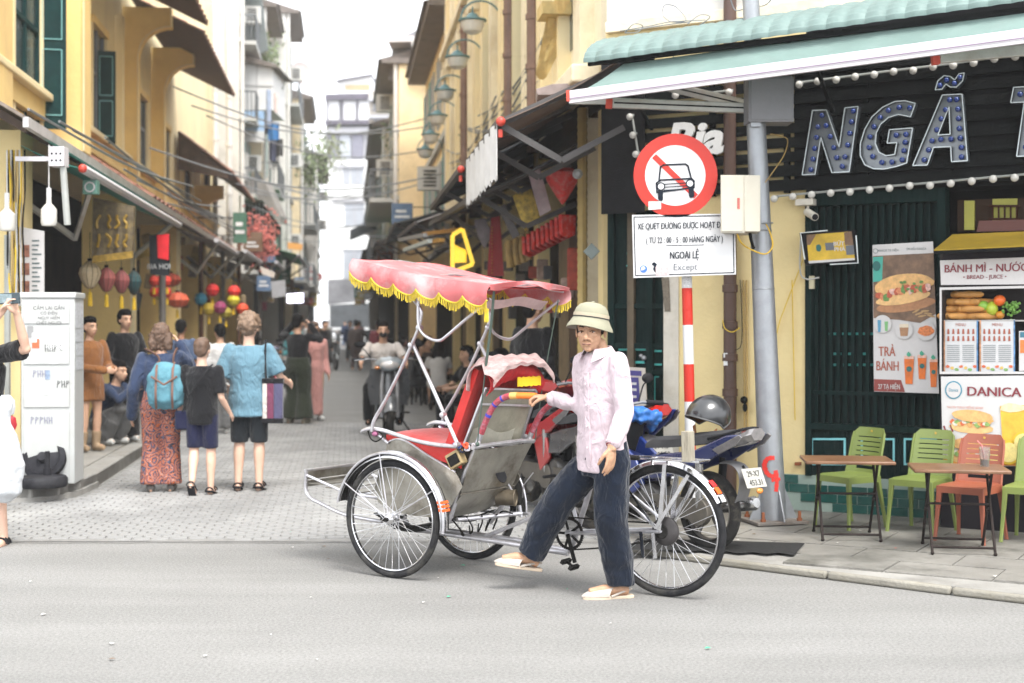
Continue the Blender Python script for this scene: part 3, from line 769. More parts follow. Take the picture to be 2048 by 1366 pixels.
def build_sign():
 Yp=10.18;b=P(1380,1000,Yp);b.z=PZ
 root=thing('road_sign','round red and white no cars sign above a white Vietnamese notice on striped post','sign',b)
 z0=PZ;segs=[(555,576,'w'),(576,650,'r'),(650,728,'w'),(728,803,'r'),(803,872,'w'),(872,948,'r'),(948,1035,'w')]
 wm=mat('sign_white',(.60,.60,.60),.45,0,.03,5,dirt=.10,dirtcol=(.5,.5,.5));rm=mat('sign_red',(.48,.016,.004),.42,0,.05,4);km=mat('sign_black',(.015,.02,.03),.5,var=0)
 ax=lambda py:P(1374+(py-576)*.022,py,Yp)
 q=MB();q.tube([P(1362,300,Yp+.02),ax(560)],.036,16);W_(q,'post',wm,root)
 for(y0,y1,c)in segs:
  q=MB();a,e=ax(y0),ax(y1);e.z=max(e.z,PZ);q.tube([a,e],.0375,18);o=W_(q,'white_band' if c=='w' else 'red_band',wm if c=='w' else rm,root)
  if y0==576:
   for y_ in(582,617,640):
    m=MB();c_=ax(y_);m.tube([c_+Vector((.013*cos(t),-.0385,.013*sin(t)))for t in[2*pi*i/14 for i in range(14)]],.0014,4,closed=True);W_(m,'stencil_ring',mat('sign_red_dark',(.55,.02,.01),.5,var=0),o)
 Yc=Yp-.10;cx,cy,R_=1351,351,84
 q=MB();wpoly(q,circ(cx,cy,R_),Yc,.004);disc=W_(q,'round_plate',rm,root,smooth=False)
 q=MB();wpoly(q,circ(cx-.5,cy,R_-23.5),Yc-.003,.002);W_(q,'white_field',wm,disc,smooth=False)
 q=MB();n_=Vector((.72,.70,0));wpoly(q,[(1304,316),(1312,308),(1396,389),(1388,397)],Yc-.006,.002);W_(q,'red_slash',rm,disc,smooth=False)
 def line(mb,pts,w,dy,closed=False):
  pp=pts+([pts[0]]if closed else[])
  for a,b_ in zip(pp,pp[1:]):
   d=Vector((b_[0]-a[0],b_[1]-a[1],0));L=d.length;d/=L;nn=Vector((-d.y,d.x,0))*w/2;a2=(a[0]-d.x*w*.3,a[1]-d.y*w*.3);b2=(b_[0]+d.x*w*.3,b_[1]+d.y*w*.3)
   wpoly(mb,[(a2[0]+nn.x,a2[1]+nn.y),(b2[0]+nn.x,b2[1]+nn.y),(b2[0]-nn.x,b2[1]-nn.y),(a2[0]-nn.x,a2[1]-nn.y)],Yc-dy,.0012)
 q=MB();line(q,[(1318,362),(1321,334),(1327,330),(1371,328),(1376,332),(1383,359)],3.2,.009);line(q,[(1313,366),(1322,360),(1383,357),(1388,362),(1388,375),(1314,385),(1313,366)],3.2,.0088)
 for y_ in(368,374,380):line(q,[(1328,y_+.5),(1374,y_-2.5)],1.8,.0092)
 wpoly(q,[(1316,380),(1326,380),(1326,400),(1323,402),(1318,401),(1316,397)],Yc-.0095,.0012);wpoly(q,[(1377,377),(1387,375),(1389,392),(1386,395),(1381,396),(1378,392)],Yc-.0095,.0012)
 W_(q,'car_pictogram',km,disc,smooth=False)
 q=MB();
 for c in((1322,373),(1380,367)):wpoly(q,circ(*c,8.5,18),Yc-.0105,.0012)
 hl=W_(q,'pictogram_lamps',km,disc,smooth=False)
 for c in((1322,373),(1380,367)):W_(wpoly(MB(),circ(*c,6,18),Yc-.0125,.0012),'pictogram_lamp_glass',wm,disc,smooth=False)
 q=MB();wpoly(q,[(1297,403),(1322,403),(1322,418),(1297,420)],Yc-.0065,.002);W_(q,'white_sticker',wm,disc,smooth=False)
 q=MB();wpoly(q,[(1264,430),(1470,427),(1472,549),(1267,556)],Yc,.004);pl=W_(q,'notice_plate',wm,root,smooth=False,bevel=.001)
 q=MB();Y2=Yc-.003
 for(a,b_)in(((1268,434),(1466,431)),((1466,431),(1468,545)),((1468,545),(1271,551)),((1271,551),(1268,434))):
  d=Vector((b_[0]-a[0],b_[1]-a[1],0)).normalized();nn=Vector((-d.y,d.x,0))*.9;wpoly(q,[(a[0]+nn.x,a[1]+nn.y),(b_[0]+nn.x,b_[1]+nn.y),(b_[0]-nn.x,b_[1]-nn.y),(a[0]-nn.x,a[1]-nn.y)],Y2,.001)
 W_(q,'border_line',km,pl,smooth=False)
 X1,Z1=Vector((1,0,.022)),Vector((0,0,1));mm=Yc/FPX
 def tx(s,px,py,hpx,xs,bold=0.,al='CENTER',m=km,):return text('lettering',s,m,pl,P(px,py,Yc-.004),X1,Z1,hpx*mm/.73,.001,xs,al,bold)
 tx('XE QUÉT ĐƯỜNG ĐƯỢC HOẠT ĐỘNG',1370,457,13.0,.60,.034)
 tx('( TỪ 22 : 00 - 5 : 00 HÀNG NGÀY )',1369,485,12.5,.60,.028)
 tx('NGOẠI LỆ',1369,517,15,.62,.045)
 tx('Except',1371,540,14,.92,-.008,m=mat('sign_grey',(.12,.13,.15),.6,var=0))
 q=MB();wpoly(q,[(1332,490.5),(1408,489),(1408,490.2),(1332,491.7)],Yc-.003,.001);W_(q,'rule_line',km,pl,smooth=False)
 bl=mat('emblem_blue',(.05,.16,.55),.6,var=.1)
 q=MB();wpoly(q,circ(1287,538,7.5,18),Yc-.003,.001);W_(q,'blue_emblem',bl,pl,smooth=False)
 q=MB();wpoly(q,[(1283,534),(1288,532),(1291,537),(1287,540),(1281,541)],Yc-.005,.001);W_(q,'emblem_mark',wm,pl,smooth=False)
 q=MB();wpoly(q,[(1303,528),(1308,524),(1314,528),(1312,534),(1314,540),(1310,545),(1306,538),(1308,533)],Yc-.003,.001);W_(q,'dark_sticker',km,pl,smooth=False)
 q=MB();wpoly(q,[(1311,534),(1337,532),(1338,550),(1312,551)],Yc-.0035,.001);W_(q,'pale_sticker',mat('sticker_pink',(.55,.42,.42),.7,0,.4,90),pl,smooth=False)
 q=MB();wpoly(q,[(1367,558),(1381,558),(1381,575),(1367,575)],Yp-.039,.001);q2=W_(q,'post_sticker',mat('sticker_grid',(.5,.5,.5),.7,0,.6,160),root)
 for z in(330,480,520):
  q=MB();c=P(1364,z,Yp-.05);q.cbox(c,.10,.09,.03);W_(q,'clamp',M_steel,root)
build_sign()
# ---------------------------------------------------------------- folding tables and plastic chairs
def make_chair_kind(colname,col):
 pm=mat('plastic_'+colname,col,.42,0,.07,5,.06,120,dirt=.10,dirtcol=tuple(c*.45 for c in col),dscale=6)
 root=thing('plastic_chair','x','chair',(0,0,0),0,'plastic chairs outside the bar')
 sh=.42;w=.20
 q=MB();q.grid(lambda u,v:(-w+2*w*u,-.20+.38*v,sh-.010*sin(pi*u)*sin(pi*v)-.010*(1-min(1,v*5))+(.008 if v>.9 else 0)),10,10,.010);so=q.build('seat',pm,root)
 q=MB()
 for(x0,y0,x1,y1)in((-w,-.20,w,-.20),(-w,.18,w,.18),(-w,-.20,-w,.18),(w,-.20,w,.18)):
  q.beam((x0,y0,sh-.032),(x1,y1,sh-.032),.012,.05)
 q.build('seat_skirt',pm,so)
 for sx in(-1,1):
  for sy in(-1,1):
   tp=Vector((sx*(w-.02),-.185 if sy<0 else.165,sh-.01));bt=Vector((sx*(w+.012),-.215 if sy<0 else.245,0))
   q=MB();rings=[]
   for t,a,b in((0,.05,.044),(.12,.042,.034),(.6,.030,.026),(.97,.026,.026),(1,.034,.034)):
    c=tp.lerp(bt,t);i=.009
    rings.append([c+Vector(p)for p in((-a/2,-b/2,0),(a/2,-b/2,0),(a/2,b/2,0),(-a/2,b/2,0))][::-1])
   q.loft(rings);q.build('leg',pm,root,bevel=.004)
 def bk(x,z):
  t=(z-sh)/.36;return(x*(1-.06*t),.175+.10*t+.035*(1-(x/w)**2)*1.0-.012,z)
 def halfw(z):
  t=(z-sh)/.36;return w*(1.0 if t<.82 else sqrt(max(0,1-((t-.82)/.30)**2)))
 q=MB();N=12;zs=[sh-.01]
 slots=[.56,.60,.64,.68,.72];bands=[(sh-.01,.455),(.455,.485),(.485,.556)]
 def band(z0,z1,x0=-1,x1=1):
  q.grid(lambda u,v:bk((x0+(x1-x0)*u)*halfw(z0+(z1-z0)*v),z0+(z1-z0)*v+(-.012*cos((x0+(x1-x0)*u)*pi/2)if 0 else 0)),10,2,.008)
 band(sh-.012,.452);band(.452,.478,-1,-.55);band(.452,.478,.55,1);band(.478,.552)
 z=.552
 for k in range(5):
  band(z,z+.008,-1,-.72);band(z,z+.008,.72,1);z2=z+.008;nz=z2+(.030 if k<4 else.06);band(z2,nz if k<4 else.785);z=nz
 q.build('backrest',pm,root,ang=50)
 for sx in(-1,1):
  q=MB();q.tube([bk(sx*w*.99,sh-.03),bk(sx*halfw(.6)*.99,.6),bk(sx*halfw(.70),.70),bk(sx*halfw(.745),.745)],.011,8);q.build('back_edge',pm,root)
 q=MB();c=bk(0,.768);q.cbox((c[0],c[1]-.010,c[2]-.012),.018,.003,.016,Matrix.Rotation(.3,3,'Y'));q.build('maker_mark',mat('gold_mark',(.6,.4,.08),.5),root)
 return root
green=make_chair_kind('green',(.19,.24,.06));redc=make_chair_kind('redbrown',(.30,.085,.045))
def place_chair(src,first,px,py,rz,lab):
 p=G(px,py,PZ)
 if first:src.location=(p.x,p.y,PZ);src.rotation_euler=(0,0,rz);src['label']=lab;src.scale=(.80,.80,.89);return src
 return copy_tree(src,loc=(p.x,p.y,PZ),rz=rz,label=lab)
# chair centres on the pavement
place_chair(green,True,1698,1052,radians(-58),'light green plastic chair behind the left folding table')
place_chair(green,False,1842,1062,radians(-42),'light green plastic chair between the two folding tables')
place_chair(redc,True,1940,1080,radians(-42),'red brown plastic chair behind the right folding table')
place_chair(green,False,2068,1082,radians(-35),'light green plastic chair cut off by the right edge')
def make_table():
 root=thing('folding_table','x','table',(0,0,0),0,'folding tables outside the bar')
 tm=mat('worn_wood_top',(.16,.075,.035),.38,0,.3,5,.15,30,dirt=.35,dirtcol=(.30,.20,.13),dscale=5,stretch=(1,6,1));em=mat('table_edge',(.17,.08,.045),.6,0,.3,9)
 tz_=.535;a,b=.31,.235
 q=MB();q.box(-a,a,-b,b,tz_-.022,tz_);to=q.build('table_top',tm,root,bevel=.006)
 lm=mat('table_leg_metal',(.035,.028,.026),.45,.5,.3,9)
 for s in(-1,1):
  x=s*.20
  for k in(-1,1):
   q=MB();q.tube([(x+.008*k,k*.17,tz_-.024),(x+.008*k,-k*.22,.008)],.0095,8);q.ell((x+.008*k,-k*.22,.010),.013,8,6);q.build('leg',lm,root)
  q=MB();q.tube([(x-.02,0.0,.262),(x+.02,0.0,.262)],.013,8);q.build('hinge_bolt',lm,root)
 for y,z in((-.195,.045),(.195,.045),(-.03,.30)):
  q=MB();q.tube([(-.20,y,z),(.20,y,z)],.008,8);q.build('stretcher',lm,root)
 return root
T=make_table();p=G(1693,1074,PZ);T.location=(p.x,p.y,PZ);T.rotation_euler=(0,0,radians(-6));T.scale=(.95,.95,1);T['label']='brown folding table with black crossed legs, nearer the steel pole'
p2=G(1916,1100,PZ);T2=copy_tree(T,loc=(p2.x,p2.y,PZ),rz=radians(-10),label='brown folding table holding a glass of juice, nearer the right edge')
# juice glass
g0=Vector((p2.x,p2.y,PZ+.536))+Rz(radians(-10))@Vector((.17,.04,0))
gl=thing('juice_cup','clear plastic cup with a little orange juice and a pink straw','cup',g0)
q=MB();q.lathe([(.026,0),(.035,.125),(.0335,.125),(.0248,.003)],n=20,cap=False);q.add([(0,0,.001)],[]);q.build('cup',mat('clear_plastic',(.92,.93,.92),.08,0,0,trans=.9),gl)
q=MB();q.lathe([(.0238,.004),(.027,.045)],n=20);q.build('juice',mat('orange_juice',(.80,.33,.03),.3,var=.05),gl)
q=MB();q.tube([(.0,.0,.01),(-.018,0,.135),(-.048,0,.165)],.0035,6);q.build('straw',mat('pink_straw',(.75,.25,.25),.5),gl)
# ---------------------------------------------------------------- posters, kiosk and small fittings on the bar front
def flat(par,name,pts,d,m,th=.002,**k):
 q=MB();ppoly(q,pts,d,th);return W_(q,name,m,par,smooth=False,**k)
def ftext(par,s,px,py,hpx,m,d,xs=1.,bold=0.,al='CENTER',ux=None,dep=.0015):
 p=pf(px,py,d);mm=p.y/FPX;return text('lettering',s,m,par,p,ux or FU,FZ,hpx*mm/.73,dep,xs,al,bold)
def blob(px,py,rx,ry,n=22,rot=0.0,wob=0.0,seed=0):
 r=random.Random(seed);out=[]
 for i in range(n):
  a=2*pi*i/n;k=1+r.uniform(-wob,wob);x,y=rx*k*cos(a),ry*k*sin(a);out.append((px+x*cos(rot)-y*sin(rot),py+x*sin(rot)+y*cos(rot)))
 return out
def build_poster():
 root=thing('food_poster','tall poster of a filled baguette and iced teas reading TRÀ BÁNH','poster',pf(1812,640,.05))
 D=.055
 wh=PM('white',(.60,.58,.57),.03)
 bd=flat(root,'poster_sheet',[(1745,490),(1866,483),(1878,787),(1748,783)],D,wh,.004)
 dk=flat(root,'photo_background',[(1746,512),(1867,506),(1871,628),(1840,646),(1800,640),(1747,636)],D+.006,PM('brown_wood',(.17,.10,.06),.5,14))
 flat(root,'green_corner',[(1746,514),(1766,513),(1764,562),(1746,564)],D+.009,PM('teal',(.06,.38,.30)))
 flat(root,'green_disc',blob(1753,532,8,10),D+.012,PM('dark_teal',(.02,.13,.12)))
 flat(root,'board',blob(1812,610,60,13,rot=-.14),D+.009,PM('board',(.42,.20,.09),.2))
 flat(root,'bun_back',blob(1808,570,60,22,rot=-.13,wob=.03,seed=2),D+.012,PM('bun',(.72,.42,.16),.25,25))
 flat(root,'bun_front',blob(1806,596,56,12,rot=-.16,wob=.03,seed=4),D+.014,PM('bun_light',(.78,.48,.20),.2,25))
 r=random.Random(8)
 for i in range(15):
  x=1758+i*7;y=594-i*1.7+r.uniform(-5,5)
  flat(root,'filling',blob(x,y,r.uniform(5,8),r.uniform(6,10),10,wob=.2,seed=i),D+.016+.0006*i,PM(['meat','meat2','leaf','meat','sauce'][i%5],[(.45,.09,.04),(.60,.22,.10),(.12,.25,.06),(.45,.09,.04),(.72,.45,.38)][i%5],.4,60))
 for i in range(7):flat(root,'leaf_print',blob(1800+i*7+r.uniform(-4,4),574+r.uniform(-12,12),4,3,7,wob=.3,seed=i+40),D+.027,PM('leaf',(.12,.25,.06)))
 for i in range(6):flat(root,'wheat_ear',blob(1832+i*6,622+(i%3)*5,9,2,8,rot=-.5+.15*i),D+.009,PM('wheat',(.45,.28,.12),.2))
 for c,m in(((1765,648,18),0),((1808,660,18),1),((1852,662,19),2)):
  flat(root,'round_inset',circ(c[0],c[1],c[2],24),D+.018,wh)
  if m==2:flat(root,'inset_food',blob(c[0],c[1],16,10,wob=.1),D+.021,PM('noodle',(.66,.20,.06),.4,60))
  elif m==1:flat(root,'inset_food',[(1799,655),(1817,655),(1815,672),(1801,672)],D+.021,PM('cocoa',(.38,.20,.10),.2));flat(root,'inset_food',[(1799,648),(1817,648),(1817,655),(1799,655)],D+.021,PM('cream',(.7,.6,.45)))
  else:
   flat(root,'inset_food',[(1755,640),(1762,640),(1761,664),(1756,664)],D+.021,PM('blue_drink',(.10,.30,.45)));flat(root,'inset_food',[(1769,643),(1776,643),(1775,662),(1770,662)],D+.021,PM('leaf2',(.20,.45,.18)))
 bt=PM('brick_text',(.38,.10,.06),0)
 ftext(root,'TRÀ',1774,712,20,bt,D+.006,.66,.03);ftext(root,'BÁNH',1775,741,20,bt,D+.006,.62,.03)
 flat(root,'footer_band',[(1748,758),(1802,760),(1810,784),(1748,782)],D+.006,PM('maroon',(.26,.05,.04)))
 ftext(root,'27 TẠ HIỆN',1778,778,10,wh,D+.009,.62,.025)
 ftext(root,'DANICA TẠ HIỆN',1775,503,5,PM('grey',(.1,.14,.14),0),D+.006,.8);ftext(root,'TÌM HIỂU DANICA',1832,500,5,PM('grey',()),D+.006,.7)
 flat(root,'ring_logo',circ(1751,502,5,16),D+.006,PM('grey',()));flat(root,'ring_logo',circ(1751,502,4,16),D+.009,wh)
 for x,y0,y1,w_ in((1818,716,768,10),(1844,714,758,9),(1867,722,774,8)):
  flat(root,'tea_glass',[(x-w_,y0),(x+w_,y0),(x+w_*.7,y1),(x-w_*.7,y1)],D+.010,PM('tea',(.70,.16,.02),.25,12));flat(root,'glass_label',circ(x,(y0+y1)/2-4,w_*.55,14),D+.013,PM('dark_teal',()));flat(root,'mint',blob(x-1,y0-7,4,5,8,wob=.3),D+.012,PM('mint',(.06,.35,.22)))
  flat(root,'ice',[(x-w_,y0-4),(x+w_,y0-4),(x+w_,y0+2),(x-w_,y0+2)],D+.012,PM('ice',(.75,.45,.35),.3,60))
build_poster()
def build_kiosk():
 root=thing('food_kiosk','white and black bread and juice kiosk with fruit case and menu cards','kiosk',pf(1965,960,.45))
 D=.42;wh=PM('white',());mr=PM('maroon_text',(.22,.03,.04),0);kb=mat('kiosk_black',(.02,.018,.022),.5)
 x1=2120
 q=MB();t0,_=tz(1880,700,D);t1=t0+1.5;zt_=tz(1880,505,D)[1];
 fbox(q,t0,t1,PZ,tz(1882,752,D)[1],.02,D-.002);W_(q,'cabinet',kb,root,bevel=.004)
 q=MB();fbox(q,t0,t1,tz(1882,752,D)[1],zt_,.02,.04);fbox(q,t0,t0+.02,tz(1882,752,D)[1],zt_,.04,D);W_(q,'case_back',mat('case_inside',(.035,.03,.03),.6),root)
 q=MB();fbox(q,t0,t1,zt_-.24,zt_,D-.06,D-.002);W_(q,'header_box',kb,root)
 flat(root,'header_panel',[(1880,521),(x1,512),(x1,568),(1882,570)],D,wh,.004)
 ftext(root,'BÁNH MÌ - NƯỚC',1888,545,16,mr,D+.006,.92,.03,'LEFT');ftext(root,'• BREAD - JUICE •',1926,558,8,mr,D+.006,1.0,.02,'LEFT')
 for pts in([(1880,575),(x1,570),(x1,575),(1880,580)],[(1880,743),(x1,743),(x1,748),(1880,748)],[(1880,580),(1884,580),(1884,743),(1880,743)]):
  flat(root,'case_frame',pts,D-.01,wh,.014)
 q=MB();fbox(q,t0+.02,t1,tz(1890,640,D)[1]-.01,tz(1890,640,D)[1],.06,D-.03);W_(q,'shelf',mat('shelf_white',(.4,.38,.36),.5),root)
 for k,(a,b)in enumerate((((1887,641),(1956,744)),((1959,640),(2030,744)))):
  mc=flat(root,'menu_card',[(a[0],a[1]),(b[0],a[1]-1),(b[0],b[1]),(a[0],b[1])],D-.035,PM('menu',(.60,.60,.60),.05),.004)
  flat(root,'menu_edge',[(a[0],a[1]),(a[0]+3,a[1]),(a[0]+3,b[1]),(a[0],b[1])],D-.029,PM('menu_edge',(.45,.22,.12),.7,30));flat(root,'menu_edge',[(b[0]-3,a[1]),(b[0],a[1]),(b[0],b[1]),(b[0]-3,b[1])],D-.029,PM('menu_edge2',(.10,.22,.40),.7,30))
  r=random.Random(k)
  for i in range(12):flat(root,'menu_bottle',[(a[0]+8+i%6*10,658+i//6*14),(a[0]+11+i%6*10,658+i//6*14),(a[0]+12+i%6*10,668+i//6*14),(a[0]+7+i%6*10,668+i//6*14)],D-.029,PM(['b1','b2','b3'][r.randrange(3)],[(.05,.30,.22),(.35,.10,.06),(.10,.18,.14)][r.randrange(3)],0))
  for i in range(9):flat(root,'menu_line',[(a[0]+7,690+i*4),(a[0]+32,690+i*4),(a[0]+32,691.3+i*4),(a[0]+7,691.3+i*4)],D-.029,PM('line',(.25,.27,.28),0));flat(root,'menu_line',[(a[0]+38,690+i*4),(b[0]-8,690+i*4),(b[0]-8,691.3+i*4),(a[0]+38,691.3+i*4)],D-.029,PM('line',()))
  for i in range(7):flat(root,'menu_food',blob(a[0]+8+i*9,733+(i%3)*3,4,3,8,wob=.2,seed=i),D-.029,PM(['f1','f2','f3'][i%3],[(.6,.14,.06),(.62,.42,.12),(.2,.35,.12)][i%3],.2))
  ftext(root,'MENU',(a[0]+b[0])/2,652,6,PM('brick_text',()),D-.028,.9)
 flat(root,'side_card',[(2038,662),(x1,660),(x1,740),(2038,742)],D-.03,PM('white',()),.003);flat(root,'side_card_picture',[(2040,680),(x1,678),(x1,705),(2040,706)],D-.026,PM('orange_card',(.72,.20,.05),.2));flat(root,'side_card_top',[(2040,664),(x1,662),(x1,674),(2040,675)],D-.026,PM('teal_card',(.05,.18,.25)))
 flat(root,'bottom_board',[(1882,753),(x1,750),(x1,934),(1886,930)],D,PM('board_white',(.62,.61,.60),.02),.005)
 flat(root,'logo_ring',circ(1907,780,17,28,18),D+.007,PM('ring_blue',(.05,.25,.35),0));flat(root,'logo_field',circ(1907,780,14.5,28,15.5),D+.010,wh);ftext(root,'Danica',1907,783,7,PM('ring_blue',()),D+.013,.7)
 ftext(root,'DANICA',1933,791,19,mr,D+.008,1.05,.035,'LEFT')
 ftext(root,'NGON TỪNG MIẾNG BÁNH',1930,817,4.5,PM('rose_text',(.6,.25,.2),0),D+.008,.9)
 def burger(cx,cy,s,seed):
  r=random.Random(seed)
  flat(root,'bun_print',blob(cx,cy+16*s,44*s,11*s,20,wob=.04,seed=seed,rot=.08),D+.008,PM('bun_light',()))
  for i in range(int(16)):flat(root,'filling_print',blob(cx-38*s+i*5*s,cy+6*s+r.uniform(-5,5)*s,6*s,5*s,8,wob=.3,seed=i),D+.011+i*.0004,PM(['fa','fb','fc','fd'][i%4],[(.62,.14,.05),(.70,.66,.55),(.25,.40,.12),(.72,.38,.12)][i%4],.3,60))
  flat(root,'bun_print',blob(cx+2,cy-8*s,42*s,12*s,20,wob=.04,seed=seed+1,rot=.12),D+.019,PM('bun',()))
 burger(1943,840,1.0,3);burger(1948,900,1.15,7)
 flat(root,'orange_base',[(1886,912),(x1,905),(x1,933),(1886,929)],D+.007,PM('orange',(.70,.26,.03),.2))
 flat(root,'juice_glass_print',[(2000,812),(2052,810),(2048,905),(2006,905)],D+.010,PM('juice',(.80,.46,.05),.2,14));flat(root,'ice_print',blob(2024,816,24,9,14,wob=.2),D+.013,PM('ice2',(.78,.66,.40),.2))
 for c,rr_ in(((2018,905),24),((2046,885),22),((1990,918),15)):
  flat(root,'lemon_slice',circ(*c,rr_,24),D+.016,PM('lemon_rind',(.78,.50,.03),.1));flat(root,'lemon_flesh',circ(*c,rr_*.82,24),D+.019,PM('lemon',(.82,.68,.25),.15,40))
 for k,(x,y)in enumerate(((1890,860),(1896,868),(1903,858))):flat(root,'burst_mark',[(x-4,y-8),(x-1,y-9),(x+4,y+5),(x+1,y+6)],D+.008,mr)
 q=MB();a,b=pf(1868,505,.62),pf(2110,494,.62);c,d=pf(1905,474,.10),pf(2110,466,.10);q.quad(a,b,d,c,.02);W_(q,'yellow_roof',mat('ochre_sheet',(.40,.26,.02),.6,0,.15,8,.2,60),root)
 q=MB();q.beam(a,b,.03,.02);W_(q,'roof_edge',M_black,root)
 return D
KD=build_kiosk()
# bread rolls and fruit stand on the shelf
def fruit():
 brd=mat('bread_crust',(.56,.27,.07),.6,0,.25,9,.2,40)
 z0=tz(1890,640,KD)[1]
 r=random.Random(4);rows=[(7,632,0),(6,618,6),(5,604,12),(2,589,16)]
 for n_,py,sh in rows:
  for i in range(n_):
   px=1895+sh+i*(13.5 if n_>4 else 26)+r.uniform(-2,2);L=r.uniform(.07,.11)if(i+n_)%2 else.05
   c=pf(px,py,KD-.10-r.random()*.04);q=MB();dr=(FU*r.uniform(.7,1)+FN*r.uniform(-.6,.6)).normalized()
   q.tube([c-dr*L,c-dr*L*.8,c,c+dr*L*.8,c+dr*L],[.008,.021,.027,.021,.008],10)
   o=q.build('bread_roll',brd);o.data.shade_smooth();tag(o,'golden baguette roll, %s from the left in the %s row of the kiosk pile'%(ORD[i],{7:'bottom',6:'second',5:'third',2:'top'}[n_]),'bread','baguette rolls piled in the kiosk case')
 for nm,px,py,rr_,col,lb in(('green_apple',1967,612,.040,(.22,.42,.05),'green apple beside the bread pile in the kiosk'),('pear',1984,618,.042,(.40,.48,.04),'yellow green pear between the apple and orange'),('orange',1999,601,.042,(.75,.14,.02),'red orange fruit on top in the kiosk case'),('small_pumpkin',2000,630,.03,(.55,.22,.02),'small ochre fruit low in the kiosk case')):
  c=pf(px,py,KD-.11);q=MB();q.ell(c,(rr_,rr_,rr_*(1.15 if nm=='pear' else.95)),14,10);
  if nm=='pear':q.ell(c+FZ*.03,(rr_*.6,)*3,10,8)
  o=q.build(nm,mat('fruit_'+nm,col,.35,0,.15,12));tag(o,lb,'fruit')
 gp=thing('grape_bunch','bunch of small green grapes at the right of the fruit','fruit',pf(2025,615,KD-.11));q=MB()
 for i in range(46):q.ell(pf(2022+r.gauss(0,9),616+r.gauss(0,7),KD-.11+r.uniform(-.03,.03)),.011,8,6)
 o=W_(q,'grapes',mat('grape_green',(.14,.30,.05),.3,0,.2,20),gp);o['kind']='stuff'
fruit()
def build_fittings():
 root=thing('framed_screen','small tilted yellow advert screen in a white neon frame','screen',pf(1660,495,.2));D=.20
 bk=flat(root,'casing',[(1603,467),(1712,460),(1717,524),(1614,531)],D-.05,mat('screen_black',(.015,.015,.017),.4),.05)
 flat(root,'display',[(1613,470),(1703,463),(1710,520),(1618,527)],D+.001,PM('advert_yellow',(.55,.36,.03),.35,5),.003)
 flat(root,'advert_corner',[(1688,465),(1703,463),(1707,490),(1690,490)],D+.005,PM('advert_brown',(.16,.09,.05),.4,20));flat(root,'advert_corner',[(1613,470),(1632,469),(1620,490),(1614,490)],D+.005,PM('advert_brown',()))
 flat(root,'advert_panel',[(1691,491),(1707,490),(1709,509),(1693,510)],D+.006,PM('advert_grey',(.12,.13,.15),0));flat(root,'advert_foot',[(1617,522),(1709,516),(1710,520),(1618,527)],D+.005,PM('white',()))
 flat(root,'advert_figure',blob(1637,496,5,8,10,wob=.2),D+.006,PM('dark_teal',()));ftext(root,'BỨT',1678,491,8,PM('white',()),D+.008,1.1,.03);ftext(root,'PHÁ',1680,502,8,PM('white',()),D+.008,1.1,.03)
 flat(root,'advert_word',[(1650,486),(1668,485),(1668,500),(1652,501)],D+.007,PM('advert_grey',()))
 nm=mat('neon_white',(.75,.80,.80),.4)
 for pl in([(1655,461),(1601,466),(1609,519)],[(1712,471),(1716,526),(1660,529)]):
  q=MB();q.tube([pf(x,y,D+.012)for x,y in pl],.005,6);W_(q,'neon_edge',nm,root)
 root=thing('security_camera','cream security camera hanging at the left top of the timber front','camera',pf(1618,405,.1));cm=mat('camera_cream',(.60,.56,.48),.4)
 q=MB();q.obox(pf(1598,413,.04),FU*.14,FN*.10,FZ*.05);W_(q,'mount',cm,root,bevel=.004)
 q=MB();a,b=pf(1614,424,.12),pf(1630,434,.24);q.tube([pf(1616,412,.10),a],.010,8);q.tube([a,b],.030,14);W_(q,'camera_body',cm,root)
 q=MB();q.tube([b,b.lerp(a,-.03)],.024,14);W_(q,'lens',mat('lens_black',(.01,.01,.012),.15),root)
 root=thing('wall_socket','white power socket and trailing leads beside the timber front','socket',pf(1625,565,.06));q=MB();ppoly(q,rectp(1620,552,1630,578),.04,.03);W_(q,'socket',mat('socket_cream',(.5,.45,.3),.6),root,bevel=.003)
 q=MB();q.tube(bez([pf(1602,470,.03),pf(1600,540,.04),pf(1612,558,.06),pf(1638,555,.09)],5),.006,6);W_(q,'lead',mat('lead_white',(.5,.5,.48),.6),root)
 q=MB();q.tube(bez([pf(1640,560,.03),pf(1660,620,.0),pf(1680,680,.0),pf(1695,697,.0)],6),.003,5);W_(q,'thin_lead',M_black,root)
 root=thing('notice_board','small blue and white notice on a stand in the corner doorway','sign',pf(1270,800,.12))
 flat(root,'board',[(1240,733),(1291,736),(1295,815),(1240,815)],.14,mat('board_cream',(.55,.50,.44),.6),.015)
 bm=PM('navy',(.05,.04,.20),0)
 flat(root,'blue_print',[(1245,740),(1283,742),(1283,752),(1245,750)],.157,bm);flat(root,'blue_print',[(1245,754),(1277,755),(1280,806),(1245,805)],.157,bm)
 for y in(764,776,790):flat(root,'white_line',[(1248,y),(1273,y+1),(1273,y+6),(1248,y+5)],.161,PM('white',()))
 q=MB();
 for x in(1245,1290):q.beam(pf(x,812,.14),Vector((pf(x,900,.14).x,pf(x,900,.14).y,PZ)),.02,.02)
 W_(q,'stand',M_black,root)
 root=thing('wire_tangle','loose grey wires looping over the pale green metal canopy','wires',pf(1300,80,.6))
 wm=mat('wire_grey',(.20,.21,.22),.6);r=random.Random(2)
